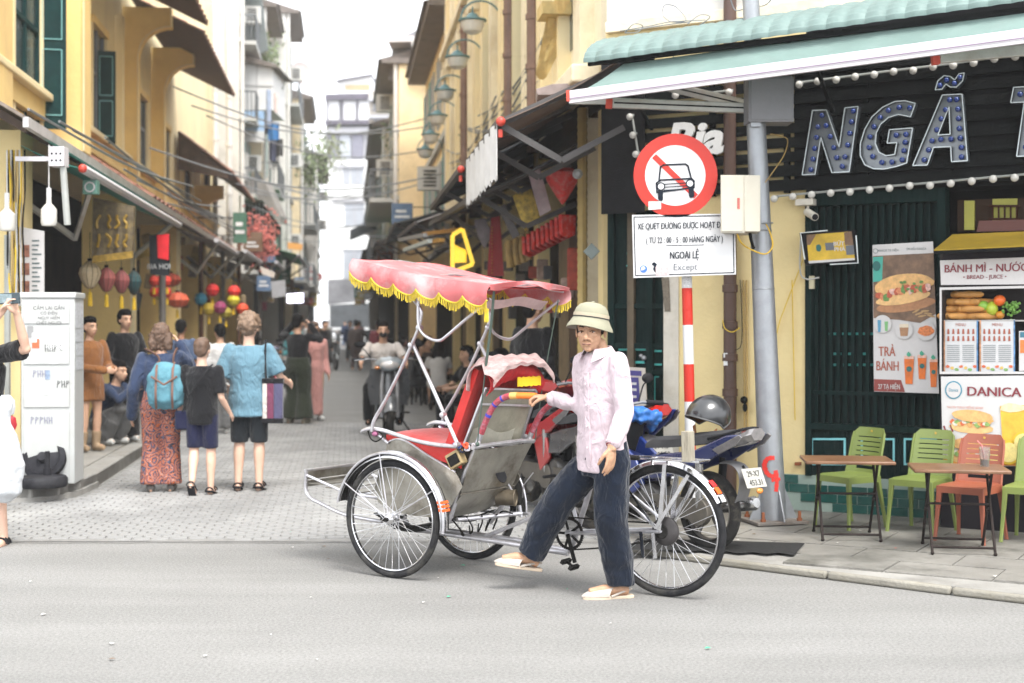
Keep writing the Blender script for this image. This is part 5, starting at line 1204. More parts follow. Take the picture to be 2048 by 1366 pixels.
# ---------------------------------------------------------------- right side of the street
def build_right_house():
 root=thing('cream_house','long cream and yellow colonial house on the right with pilasters, brown pipes and turquoise shutters','building',SW(2.3,22),ST)
 B=lambda mb,n,m,par=root,**k:mb.build(n,m,par,world=True,smooth=False,**k)
 X=2.22;y0,y1=12.25,29.8
 q=MB();sbx(q,X,X+3,y0,y1,3.6,11);B(q,'wall',M_cream)
 q=MB();sbx(q,X+1.2,X+1.3,y0,y1,0,3.6);sbx(q,X,X+1.3,y0,y1,3.4,3.6);B(q,'shop_interior',mat('dim_interior',()))
 for y in(12.9,16.2,19.5,22.6,25.6,28.9):q=MB();sbx(q,X-.02,X+.3,y,y+.35,0,3.5);B(q,'ground_pier',M_yel if y>15 else M_cream)
 for i in range(14):
  y=12.6+i*1.3;q=MB();sbx(q,X-.13,X,y,y+.38,3.6,9.6);B(q,'pilaster',M_lpale if i%3 else M_cream)
  q=MB();sbx(q,X-.22,X,y-.06,y+.44,6.6,6.8);sbx(q,X-.18,X,y-.03,y+.41,6.8,6.95);B(q,'capital',M_cream)
 for z in(3.62,6.98,9.7):q=MB();sbx(q,X-.26,X,y0,y1,z,z+.16);B(q,'cornice',M_cream,bevel=.02)
 for y in(13.1,17.2,21.1,25.0):
  q=MB();sbx(q,X-.012,X-.002,y+.1,y+.8,4.2,6.1);wo=B(q,'window',mat('window_dark',()))
  for k in range(2):
   a=SW(X-.03,y+(.0 if k==0 else.9),4.15);u=(-SXV*.12+SYV*(1 if k else-1)).normalized();q=MB();q.obox(a,u*.40,u.cross(FZ)*.04,FZ*2.0);so=B(q,'shutter',mat('turquoise_shutter',(.08,.34,.36),.6,0,.15,6))
   n=u.cross(FZ)
   for j in range(24):q=MB();q.obox(a+u*.05+n*.04+FZ*(.08+j*.079),u*.30,n*.018,FZ*.028);B(q,'slat',mat('turquoise_shutter_light',(.28,.58,.58),.6),so)
 pm=mat('brown_pipe',());
 for y,x in((15.6,2.06),(17.9,2.06),(24.5,2.04)):
  q=MB();q.tube([SW(x,y,3.4),SW(x,y,10)],.065,10);po=B(q,'drain_pipe',mat('brown_pipe_pale',(.20,.12,.09),.6,0,.25,5));
  for z in[3.8+i*.55 for i in range(10)]:q=MB();q.lathe([(.08,-.03),(.08,.03)],SW(x,y,z),n=10);B(q,'pipe_collar',mat('brown_pipe_pale',()),po)
 for y,z in((12.7,4.9),(12.5,6.0),(13.9,4.5),(12.3,6.9)):
  q=MB();q.loft([ering(SW(X-.10-.18*t,y+.1,z-.5*t),SXV*(.14-.08*t),FZ*(.10-.03*t),10)for t in(0,.3,.7,1)],cap=True);q.obox(SW(X-.3,y-.1,z+.05),SXV*.3,SYV*.4,FZ*.12);q.build('scroll_bracket',mat('bracket_ochre',(.62,.45,.18),.85,0,.2,8,.4,20),root,world=True)
 r=random.Random(12)
 for i in range(22):
  y=13.3+i*.76;q=MB();sbx(q,X+.12,X+.16,y,y+.70,.06,2.5);B(q,'folding_door',[M_green,mat('brown_door',(.07,.04,.025),.7,0,.3,6),M_black,mat('tan_door',(.20,.15,.09),.7,0,.3,6)][r.choice((0,0,1,2,2,3))])
 q=MB();q.tube([SW(2.14,12.75,z/30)for z in range(2,105)],[.042+.006*(i%2)for i in range(103)],8);q.build('ribbed_conduit',mat('tan_rib',(.46,.34,.13),.7,0,.15),root,world=True)
build_right_house()
def build_lamps():
 r=random.Random(1);gl=mat('lamp_glass',(.62,.60,.55),.3,0,.05);mm=mat('lamp_teal_metal',(.10,.20,.21),.5,.3,.1)
 root0=None
 for k,(px,py)in enumerate(((945,42),(915,115),(890,182),(875,232),(861,270),(850,300))):
  x=1.80;D=Vector(((px-1024)/FPX,1,-(py-HORIZON)/FPX));c=Vector((0,0,H))+D*(x/D.dot(SXV))
  lab=['nearest hooded street lamp, cut by the top of the picture edge','second hooded street lamp on the right wall','third hooded street lamp on the right wall','fourth hooded street lamp on the right wall','fifth hooded street lamp on the right wall','farthest hooded street lamp on the right wall'][k]
  if root0 is None:
   root0=root=thing('wall_lamp',lab,'street lamp',c,ST,'hooded wall lamps along the right side')
   q=MB();q.lathe([(.02,.12),(.06,.10),(.10,.05),(.20,.02),(.205,0),(.18,-.01)][::-1],n=20);q.build('hood',mm,root)
   q=MB();q.lathe([(.17,-.01),(.17,-.06),(.13,-.15),(.05,-.19)][::-1],n=20);q.build('diffuser',gl,root)
   q=MB();q.tube(bez([(0,0,.12),(0,0,.20),(.02,0,.26),(-.18,0,.22),(-.26,0,.05)][:2],2),.012,6);q.tube([(.18*cos(a)*1.6+.12,0,.02+.27*sin(a))for a in[pi-i*pi/12 for i in range(13)]]+[(.41,0,-.25)],.014,6);q.build('arch_arm',mm,root)
  else:root=copy_tree(root0,loc=c,rz=ST,label=lab)
build_lamps()
def r_awn(y0,y1,x,z,col,lab,xb=2.2,zb=None,val=None,ribs=0,ball=True,slope=0.):
 zb=zb or z+.55;root=thing('street_awning',lab,'awning',SW(x,(y0+y1)/2,z),ST)
 fm=mat('fabric_%02d%02d%02d'%tuple(int(c*99)for c in col),col,.7,0,.2,3,.15,30,dirt=.3,dirtcol=tuple(c*.5 for c in col))
 a,b,c,d=SW(x,y0,z),SW(x,y1,z+slope),SW(xb,y1,zb+slope),SW(xb,y0,zb)
 q=MB();q.grid(lambda u,v:a.lerp(b,u).lerp(d.lerp(c,u),v)+FZ*(-.04*sin(pi*v)+(.015*sin(u*ribs*2*pi)if ribs else.01*sin(u*20))),max(16,ribs*4),6,.006);q.build('sheet' if ribs else 'fabric',fm,root,world=True)
 bm=mat('awning_bar_grey',(.075,.07,.068),.6,.2,.1)
 q=MB();q.beam(a,b,.05,.06);q.build('front_bar',bm,root,world=True)
 for t in(.04,.5,.96):
  e=a.lerp(b,t);w=d.lerp(c,t);q=MB();q.beam(e,w-FZ*.06,.04,.06);q.build('rafter',bm,root,world=True)
  q=MB();k=SW(x+(xb-x)*.5,y0+(y1-y0)*t,z-.28);q.beam(e,k,.03,.05);q.beam(k,w-FZ*.55,.03,.05);q.build('folding_arm',bm,root,world=True)
 if ball:q=MB();q.ell(a-SYV*.03,.038,12,8);q.build('end_ball',mat('ball_red',()),root,world=True);q=MB();q.tube([a-FZ*.06,a-FZ*.12],.018,8);q.build('red_joint',mat('ball_red',()),root,world=True)
 if val:
  n=26;q=MB();q.grid(lambda u,v:a.lerp(b,u)+SXV*(-.03+.015*sin(u*40))-FZ*v*(val+.03*(int(u*n*2)%2)),n*2,4,.004);vo=q.build('valance',mat('valance_white',(.60,.59,.58),.8,0,.1,5,.2,30,dirt=.3,dirtcol=(.42,.40,.38)),root,world=True)
 return root
r_awn(11.0,13.9,1.20,3.08,(.20,.14,.11),'brown awning with a white scalloped valance and red ball at the corner',zb=3.62,val=.42)
r_awn(14.2,19.0,1.15,3.05,(.05,.06,.065),'dark awning with a red ball just beyond the scalloped one',zb=3.6)
r_awn(13.2,21,1.25,2.72,(.10,.10,.105),'low dark ribbed sheet awning over the seated people',zb=3.2,ribs=30,ball=False,slope=.25)
r_awn(21.2,28,1.05,3.0,(.16,.14,.13),'long brownish ribbed awning farther along the right side',zb=3.5,ribs=24,ball=False,slope=.2)
r_awn(28.5,36,1.0,3.5,(.10,.13,.14),'dark teal awning by the far yellow columns',zb=3.9,ball=False)
r_awn(37,46,.8,3.6,(.22,.20,.19),'grey brown awning far down the right side',xb=2.0,zb=4.1,ball=False)
r_awn(47,58,.6,3.9,(.08,.09,.10),'black awning nearly at the end of the right side',xb=2.0,zb=4.4,ball=False)
def right_goods():
 r=random.Random(17)
 def strapped(pl,Y,th,nm,m,lab,cat='sign'):
  o=wpoly(MB(),pl,Y,th).build(nm,m,bevel=.004);return tag(o,lab,cat)
 strapped([(1072,178),(1105,168),(1230,163),(1230,170),(1160,176),(1100,190),(1075,190)],12.6,.5,'corner_eave',mat('eave_rust',(.30,.24,.22),.7,0,.3,6),'thin rusty eave above the brown corner awning','roof')
 rs=mat('red_silk',(.55,.02,.015),.6,0,.2,14,dirt=.55,dirtcol=(.55,.35,.33),dscale=16)
 o=MB();c=P(1125,372,13.2);o.loft([ering(c+FZ*z,Vector((w_,0,0)),Vector((0,w_,0)),14)for z,w_ in((-.17,.01),(-.05,.09),(.05,.15),(.12,.16),(.16,.10),(.165,.02))]);o=o.build('heart_lantern',rs);tag(o,'red spotted heart shaped lantern hanging under the corner awning','lantern')
 root=thing('red_garland','row of frilly red spotted fans hung along the right shop','garland',P(1100,470,13.6))
 for i in range(9):
  px=1062+i*9.5;py=492-i*5.2;c=P(px,py,15.2-i*.22);q=MB();q.prism([(0,0),(.09,.03),(.10,.22),(-.10,.22),(-.09,.03)],c-FZ*.12,Vector((.75,.66,0)),FZ,Vector((-.03,.04,0)));q.build('red_fan',rs,root,world=True,bevel=.01)
 strapped([(1056,345),(1078,330),(1103,420),(1080,433)],13.4,.04,'picture_panel',mat('panel_pinkgrey',(.38,.30,.32),.6,0,.35,9,dirt=.5,dirtcol=(.5,.5,.5),dscale=5),'pale pink and grey picture panel hanging tilted under the awning')
 go=mat('gold_glitter',(.40,.28,.05),.35,.5,.8,22)
 strapped([(1025,392),(1060,368),(1082,438),(1050,462)],14.2,.05,'gold_sign',go,'dark sign with gilded strokes beside the picture panel')
 strapped([(995,415),(1010,408),(1040,470),(1026,478)],15,.05,'grey_panel',mat('panel_grey',(.13,.12,.12),.6,0,.3),'narrow grey panel left of the gilded sign')
 strapped([(948,440),(970,436),(985,470),(968,498),(955,470)],17,.05,'mauve_panel',mat('panel_mauve',(.20,.17,.18),.6,0,.4,9),'mauve grey board hanging farther along the right shops')
 rb=mat('red_banner',(.24,.012,.012),.7,0,.25,14)
 root=thing('red_banner','long dark red vertical banner with gold dots behind the cyclo canopy','banner',P(990,500,16));q=MB();wpoly(q,[(982,436),(1000,432),(1008,552),(974,552)],16,.02);bo=q.build('banner',rb,root,world=True)
 for i in range(15):q=MB();q.ell(P(984,455+i*6.5,15.98),.008,6,4);q.build('gold_dot',go,bo,world=True)
 for i,px in enumerate((1020,1033,1046,1057)):q=MB();q.tube(bez([P(px,480-i*6,15.5),P(px-3,500,15.5),P(px+2,535-i*5,15.5)],4),[.02]+[.04]*7+[.05],8);o=q.build('straw_hanging',mat('straw_gold',(.30,.20,.07),.8,0,.3,14));tag(o,'golden straw hanging, %s from the left in its row above the cyclo canopy'%ORD[i],'hanging goods','straw hangings on the right')
 ye=mat('neon_yellow_sign',(.80,.52,.04),.4,0,.15,9,emit=.35)
 root=thing('yellow_frame_sign','tilted glowing yellow framed sign above the cyclo canopy','sign',P(920,500,17))
 pp=[(905,470),(925,458),(946,528),(905,545)]
 for a,b in zip(pp,pp[1:]+pp[:1]):q=MB();q.beam(P(*a,17),P(*b,17),.035,.05);q.build('frame_bar',ye,root,world=True)
 for i in range(5):q=MB();q.tube(bez([P(905+5*i,490+3*i,17.02),P(912+4*i,505,17.02),P(908+5*i,525,17.02)],3),.03,5);q.build('yellow_stroke',ye,root,world=True)
 for i,(x0,y0,x1,y1,c)in enumerate(((848,468,915,460,(.42,.22,.05)),(850,486,885,480,(.55,.30,.06)),(810,500,860,482,(.55,.60,.58)),(800,480,850,470,(.30,.30,.30)),(870,500,900,490,(.08,.08,.08)))):q=MB();q.beam(P(x0,y0,20+i*.3),P(x1,y1,18+i*.3),.06,.05);o=q.build('awning_batten',mat('batten_%d'%i,c,.6));tag(o,['amber batten under the right awning','short orange batten under the right awning','pale green glass batten low under the awning','grey batten left of the amber one','black batten beside the yellow sign'][i],'batten')
 root=thing('flood_lamp','round grey flood lamp on the ribbed conduit by the corner','lamp',P(1155,348,12.4));q=MB();q.lathe([(.02,-.03),(.045,0),(.04,.04),(.02,.05)],P(1155,348,12.3),'Y',n=14);q.build('lamp_head',mat('lamp_grey',(.35,.36,.36),.4),root,world=True)
 root=thing('diamond_box','small grey diamond shaped box on the corner pillar','box',P(1183,503,12.0));q=MB();q.cbox(P(1183,503,11.95),.10,.05,.10,Matrix.Rotation(pi/4,3,'Y'));q.build('box',mat('box_greygreen',(.16,.19,.18),.6,0,.2),root,world=True,bevel=.004)
 for i in range(18):
  px=962+i*11+r.uniform(-3,3);Y=13.2+(1160-px)/28;py=r.uniform(520,620);c=P(px,py,Y);s=r.uniform(.08,.16);q=MB();q.cbox(c,s,.05,s*r.uniform(.8,2.6));col=r.choice([(.30,.05,.03),(.05,.05,.05),(.28,.20,.06),(.14,.12,.10),(.35,.25,.20)]);o=q.build('hanging_goods',mat('rgoods_%d'%int(col[0]*99),col,.8,0,.4,12),bevel=.015);tag(o,'%s %s bundle, %s in right shop fronts, %s the driver'%(cn_(col),('stubby','square','long','broad')[i%4],'high' if py<555 else 'mid height' if py<590 else 'low','far left of' if px<1005 else 'well left of' if px<1050 else 'left of' if px<1100 else 'just left of'),'goods','goods hanging in the right shops')
right_goods()
# ---------------------------------------------------------------- far houses on both sides, end of the street
def house(nm,lab,side,x,y0,y1,h,wallc,floors,wins,r,roofc=(.16,.14,.13),balcony=True,wc=(.10,.12,.13)):
 """tube house in the street frame; side -1 left, +1 right; facade at x"""
 root=thing(nm,lab,'building',SW(x,(y0+y1)/2),ST);s=-side
 m=mat('wall_%02d%02d%02d'%tuple(int(c*99)for c in wallc),wallc,.9,0,.10,1.2,.3,12,dirt=.5,dirtcol=tuple(c*.55 for c in wallc),dscale=.9);wm=mat('far_window',wc,.3,0,.3,3);fm=mat('far_frame',(.42,.42,.40),.7);rm=mat('far_roof',(.17,.145,.13),.8,0,.3,3,dirt=.4)
 B=lambda mb,n,mm,par=root,**k:mb.build(n,mm,par,world=True,smooth=False,**k)
 X0,X1=(x-4,x)if side<0 else(x,x+4)
 q=MB();sbx(q,X0,X1,y0,y1,3.2,h);sbx(q,X0 if side<0 else x+.3,X1-.3 if side<0 else X1,y0,y1,0,3.2);B(q,'wall',m)
 q=MB();o_=x+s*.012;sbx(q,min(x-side*-.28,x-side*-.30),max(x-side*-.28,x-side*-.30),y0+.3,y1-.3,.1,2.9);B(q,'shop_front',M_dark)
 fh=(h-3.2)/floors
 for f in range(floors):
  z=3.2+f*fh;n=wins;wd=(y1-y0)/n
  q=MB();sbx(q,min(x,x+s*.10),max(x,x+s*.10),y0,y1,z-.08,z+.06);B(q,'string_course',fm)
  for i in range(n):
   c=y0+wd*(i+.5);ww=min(.55,wd*.33)
   q=MB();sbx(q,min(x+s*.002,x+s*.015),max(x+s*.002,x+s*.015),c-ww,c+ww,z+.5,z+fh-.45);wo=B(q,'window',wm)
   q=MB();
   for t in(-1,0,1):sbx(q,min(x,x+s*.06),max(x,x+s*.06),c+t*ww-.035,c+t*ww+.035,z+.45,z+fh-.40)
   B(q,'frame',fm,wo)
   if r.random()<.6:q=MB();sbx(q,min(x,x+s*.07),max(x,x+s*.07),c+ww,c+ww+.45,z+.5,z+fh-.45);B(q,'shutter',mat('far_shutter',(.06,.22,.20),.7,0,.2,5),wo)
  if balcony and r.random()<.75:
   d=r.uniform(.5,.9);q=MB();sbx(q,min(x,x+s*d),max(x,x+s*d),y0+.2,y1-.2,z-.12,z);bo=B(q,'balcony',fm)
   q=MB();k=int((y1-y0)/.25)
   for i in range(k):sbx(q,min(x+s*d,x+s*(d-.03)),max(x+s*d,x+s*(d-.03)),y0+.2+i*.25,y0+.23+i*.25,z,z+.8)
   for i in range(4):sbx(q,min(x+s*(.1+i*d/4),x+s*(.13+i*d/4)),max(x+s*(.1+i*d/4),x+s*(.13+i*d/4)),y0+.2,y0+.23,z,z+.8)
   sbx(q,min(x+s*d,x+s*(d-.04)),max(x+s*d,x+s*(d-.04)),y0+.2,y1-.2,z+.8,z+.85);sbx(q,min(x,x+s*d),max(x,x+s*d),y0+.2,y0+.24,z+.8,z+.85);B(q,'balcony_railing',mat('rail_dark',(.10,.11,.12),.6),bo)
  if r.random()<.6:
   c=r.uniform(y0+.6,y1-.6);z2=z+r.uniform(.9,1.5);q=MB();sbx(q,min(x,x+s*.55),max(x,x+s*.55),c-.15,c+.2,z2,z2+.55);ao=B(q,'air_conditioner',mat('ac_white',(.58,.57,.54),.6,0,.1))
   q=MB()
   for i in range(5):sbx(q,min(x+s*.12,x+s*.42),max(x+s*.12,x+s*.42),c-.165,c-.152,z2+.08+i*.085,z2+.12+i*.085)
   B(q,'grille',M_black,ao)
 q=MB();q.obox(SW(min(x,x+s*.5)if side>0 else x-4,y0-.1,h),SXV*4.5,SYV*(y1-y0+.2),FZ*.15);B(q,'roof',rm)
 q=MB();q.prism([(x+s*.6,h+.15),(x-s*3.5,h+.15),(x-s*3.5,h+1.4)],SW(0,y0+.2),SXV,FZ,SYV*(y1-y0-.4));B(q,'pitched_roof',rm)
 for yy in(y0+.05,):q=MB();q.tube([SW(x+s*.10,yy,3.0),SW(x+s*.10,yy,h)],.06,8);B(q,'drain_pipe',mat('pale_pipe',()))
 return root
R_=random.Random(21)
L=[(-3.35,46.0,50.5,13.0,(.52,.50,.46),4,2,'grey tube house with a boxed-in balcony just past the yellow house'),(-2.9,50.6,56.0,12.6,(.62,.52,.38),3,2,'sandy tube house with stacked balconies on the left'),(-2.3,56.2,62.0,13.6,(.56,.55,.52),3,2,'pale grey tube house with a red edged roof on the left'),(-1.95,62.2,70.0,11.2,(.66,.55,.36),3,3,'weathered yellow tube house farther left'),(-1.5,70.2,84.0,9.6,(.55,.53,.50),3,4,'last pale house row house before the white building, left side')]
for x,a,b,h,c,fl_,wn,lb in L:house('tube_house',lb,-1,x,a,b,h,tuple(min(.8,k_*1.15)for k_ in c),fl_,wn,R_)
Rt=[(2.25,30.0,40.0,8.2,(.70,.55,.30),2,4,'yellow terrace house with pilasters, second on the right'),(1.55,41.2,50.0,9.0,(.68,.55,.34),3,3,'yellow house with a dark roof terrace on the right'),(1.45,50.2,62.0,8.4,(.60,.52,.40),2,4,'faded sandstone coloured house farther right'),(1.6,62.2,84.0,8.6,(.55,.50,.42),3,5,'greyish house near the end of the right side')]
for x,a,b,h,c,fl_,wn,lb in Rt:house('terrace_house',lb,1,x,a,b,h,tuple(min(.85,k_*1.2)for k_ in c),fl_,wn,R_,balcony=b>45)
# boxed balcony, canopies and laundry on the grey tube house
def extras():
 B=lambda mb,n,m,par=None,**k:mb.build(n,m,par,world=True,smooth=False,**k)
 Y=47.0
 root=thing('boxed_balcony','white sheet metal boxed balcony hung on the grey tube house','balcony',P(500,220,Y));wm=mat('white_sheet',(.62,.62,.61),.6,0,.05,4)
 q=MB();wpoly(q,[(452,118),(545,132),(545,220),(452,220)],Y,2.6);bo=B(q,'box',wm,root)
 for pl in([(451,168),(546,171),(546,173),(451,170)],[(482,122),(484,122),(484,220),(482,220)],[(513,126),(515,126),(515,220),(513,220)]):q=MB();wpoly(q,pl,Y-.03,.03);B(q,'sheet_joint',mat('joint_grey',(.42,.42,.42),.7),bo)
 q=MB();wpoly(q,[(448,108),(480,108),(550,128),(560,136),(548,134),(450,118)],Y-.2,3.0);B(q,'roof',mat('far_roof',()),root)
 root=thing('blue_banner','faded blue and white banner under the boxed balcony','banner',P(495,250,Y));q=MB();wpoly(q,[(470,222),(528,222),(528,262),(470,262)],Y,.05);B(q,'banner',mat('banner_blue',(.30,.46,.66),.7,0,.5,1.5,dirt=.7,dirtcol=(.75,.78,.8),dscale=1.2),root)
 q=MB();wpoly(q,[(455,262),(528,262),(528,284),(455,284)],Y,.05);B(q,'lower_sheet',wm,root)
 for(x0,y0,x1,y1,lb)in((452,225,476,268,'small air conditioner left of the blue banner'),(466,305,492,360,'air conditioner standing on the stained balcony'),(470,460,494,500,'air conditioner beside the red blossoms')):
  root=thing('air_conditioner',lb,'air conditioner',P(x0,y1,Y-.6));q=MB();wpoly(q,rectp(x0,y0,x1,y1),Y-.8,.5);o=B(q,'case',mat('ac_white',()),root)
  for i in range(6):q=MB();yy=y0+(y1-y0)*(i+.8)/7;wpoly(q,rectp(x0+4,yy,x1-5,yy+(y1-y0)*.06),Y-.83,.02);B(q,'louvre',mat('ac_dark',(.15,.15,.15),.7),o)
 root=thing('stair_balcony','stained concrete balcony with a dark slanted grille below it','balcony',P(510,380,Y));cm=mat('stained_concrete',(.30,.28,.26),.9,0,.3,2,.5,10,dirt=.5,dirtcol=(.15,.13,.12))
 q=MB();wpoly(q,[(468,362),(528,360),(560,430),(560,445),(524,400),(474,402)],Y-.5,1.5);B(q,'slab',cm,root)
 q=MB();wpoly(q,[(466,404),(522,402),(562,455),(562,560),(470,500)],Y+.2,.1);B(q,'dark_recess',mat('recess_grey',(.06,.06,.065),.8),root)
 for i in range(12):q=MB();x=470+i*7;q.beam(P(x,404+max(0,x-522)*1.2,Y),P(x,460,Y),.04,.04);B(q,'grille_bar',mat('bar_grey',(.25,.25,.26),.6),root)
 root=thing('blossom_branches','cloud of red paper blossoms on branches above the left shops','plant',P(515,490,40));q=MB();r=random.Random(3);bm=MB()
 for i in range(800):
  a=r.gauss(0,1);b=r.gauss(0,1);c=P(518+a*17,485+b*23-abs(a)*4,40+r.uniform(-.6,.6));q.ell(c,(r.uniform(.02,.055),r.uniform(.02,.05),r.uniform(.015,.04)),5,3)
 o=q.build('blossom',mat('blossom_red',(.58,.17,.14),.7,0,.3,3),root,world=True);o['kind']='stuff'
 for i in range(16):bm.tube(bez([P(515,540,40),P(515+r.gauss(0,10),505,40),P(515+r.gauss(0,26),455+r.random()*40,40+r.uniform(-.5,.5))],3),.015,5)
 bm.build('branch',mat('branch_brown',(.10,.06,.05),.9),root,world=True)
 for i,(x0,x1,y0,y1,c)in enumerate(((532,542,180,250,(.30,.36,.48)),(536,558,245,280,(.03,.14,.34)),(530,545,238,268,(.05,.05,.07)),(538,552,280,322,(.06,.07,.12)),(552,566,278,312,(.05,.05,.05)),(548,556,186,225,(.60,.48,.45)))):
  q=MB();Yl=45+i*.15;a,b=P(x0,y0,Yl),P(x1,y1,Yl);q.grid(lambda u,v:(a.x+(b.x-a.x)*u,Yl+.06*sin(u*9),a.z+(b.z-a.z)*v),8,4,.02);o=q.build('hanging_garment',mat('laundry_%d'%i,c,.9,0,.2));tag(o,['long grey blue trousers hanging high on the left houses','bright blue shirt hanging on the left houses','black shirt beside the bright blue one','dark navy trousers hanging below the blue shirt','black trousers hanging at the right of the laundry','pale pink towel at the top of the laundry'][i],'laundry')
 for(pl,Y_,c,nm,lb)in(([(440,-30),(478,-30),(482,32),(440,30)],46,(.42,.32,.24),'brown_roof_box','brown boxed roof shelter at the top left skyline'),([(480,0),(520,-30),(536,100),(512,110),(488,70)],48,(.14,.16,.16),'dark_shelter','dark sloping shelter sheet beside the brown roof box'),([(565,42),(600,46),(600,66),(585,64),(566,50)],60,(.45,.20,.18),'red_roof_edge','red roof edge against the sky on the left'),([(776,72),(940,70),(940,80),(776,84)],41,(.55,.52,.52),'terrace_roof_slab','thin pale roof slab over the right roof terrace'),([(786,90),(822,92),(800,160),(776,160)],42,(.20,.19,.20),'sloping_sheet','dark sloping sheet at the left end of the roof terrace'),([(810,70),(868,44),(864,70)],42,(.24,.24,.26),'gable_sheet','triangular grey gable above the roof terrace'),([(870,70),(920,42),(960,50),(960,70)],43,(.20,.19,.19),'terrace_gable','low grey gable at the right of the roof terrace')):
  q=MB();wpoly(q,pl,Y_,1.5 if 'slab' in nm else.12);o=q.build(nm,mat(nm,c,.8,0,.2,2));tag(o,lb,'roof')
 root=thing('roof_terrace','open roof terrace with pale posts and railing on the right skyline','terrace',P(860,150,41));pm=mat('terrace_white',(.58,.57,.56),.7)
 q=MB();wpoly(q,[(826,86),(935,84),(935,118),(826,122)],44.5,.1);B(q,'back_wall',mat('terrace_back',(.16,.15,.16),.8),root)
 for x in(828,880,932):q=MB();q.beam(P(x,82,41),P(x,160,41),.12,.12);B(q,'post',pm,root)
 for y in(122,136,150):q=MB();q.beam(P(822,y,40.9),P(935,y-2,40.9),.06,.05);B(q,'rail',pm,root)
 for i,(px,py,Y_,s,n_,lb)in enumerate(((525,100,49,.8,300,'straggly shrub on the upper left balcony'),(545,160,49,.5,160,'small shrub beside the boxed balcony'),(622,330,62,1.3,420,'tall pale green bush climbing the left houses'),(660,300,74,1.2,260,'pale bush in the gap before the white building'),(812,265,46,.9,320,'yellow green shrub under the right roof terrace'),(960,280,26,.4,140,'small plant on the right yellow wall'))):
  root=thing('shrub',lb,'plant',P(px,py,Y_));r2=random.Random(i);q=MB()
  for k in range(n_):
   d=Vector((r2.gauss(0,.33),r2.gauss(0,.33),r2.gauss(0,.5 if s>1 else.4)))*s;c=P(px,py,Y_)+d;a=Vector((r2.uniform(-1,1),r2.uniform(-1,1),r2.uniform(-1,1))).normalized();b=a.orthogonal().normalized();e=.09*(1+s*.3)
   q.add([c-a*e,c+b*e*.5,c+a*e,c-b*e*.5],[(0,1,2,3)])
  o=q.build('foliage',mat('leaf_pale_%d'%(i%2),((.15,.19,.09),(.17,.19,.10))[i%2],.7,0,.4,3),root,world=True,smooth=False);o['kind']='stuff'
  q=MB();q.tube([P(px,py,Y_)-FZ*s*.8,P(px,py,Y_)+FZ*s*.3],.03,6);q.build('stem',mat('branch_brown',()),root,world=True)
 root=thing('satellite_dish','pale round satellite dish on the left skyline','dish',P(600,150,60));q=MB();q.lathe([(.05,0),(.35,.06),(.55,.18)],P(602,150,60),n=20,cap=False,R=Vector((.5,-.8,.3)).to_track_quat('Z','Y').to_matrix());q.build('dish',mat('dish_grey',(.5,.45,.44),.6),root,world=True);q=MB();q.tube([P(600,152,60.2),P(596,190,60.5)],.05,6);q.build('mast',mat('grey_conduit',()),root,world=True)
extras()
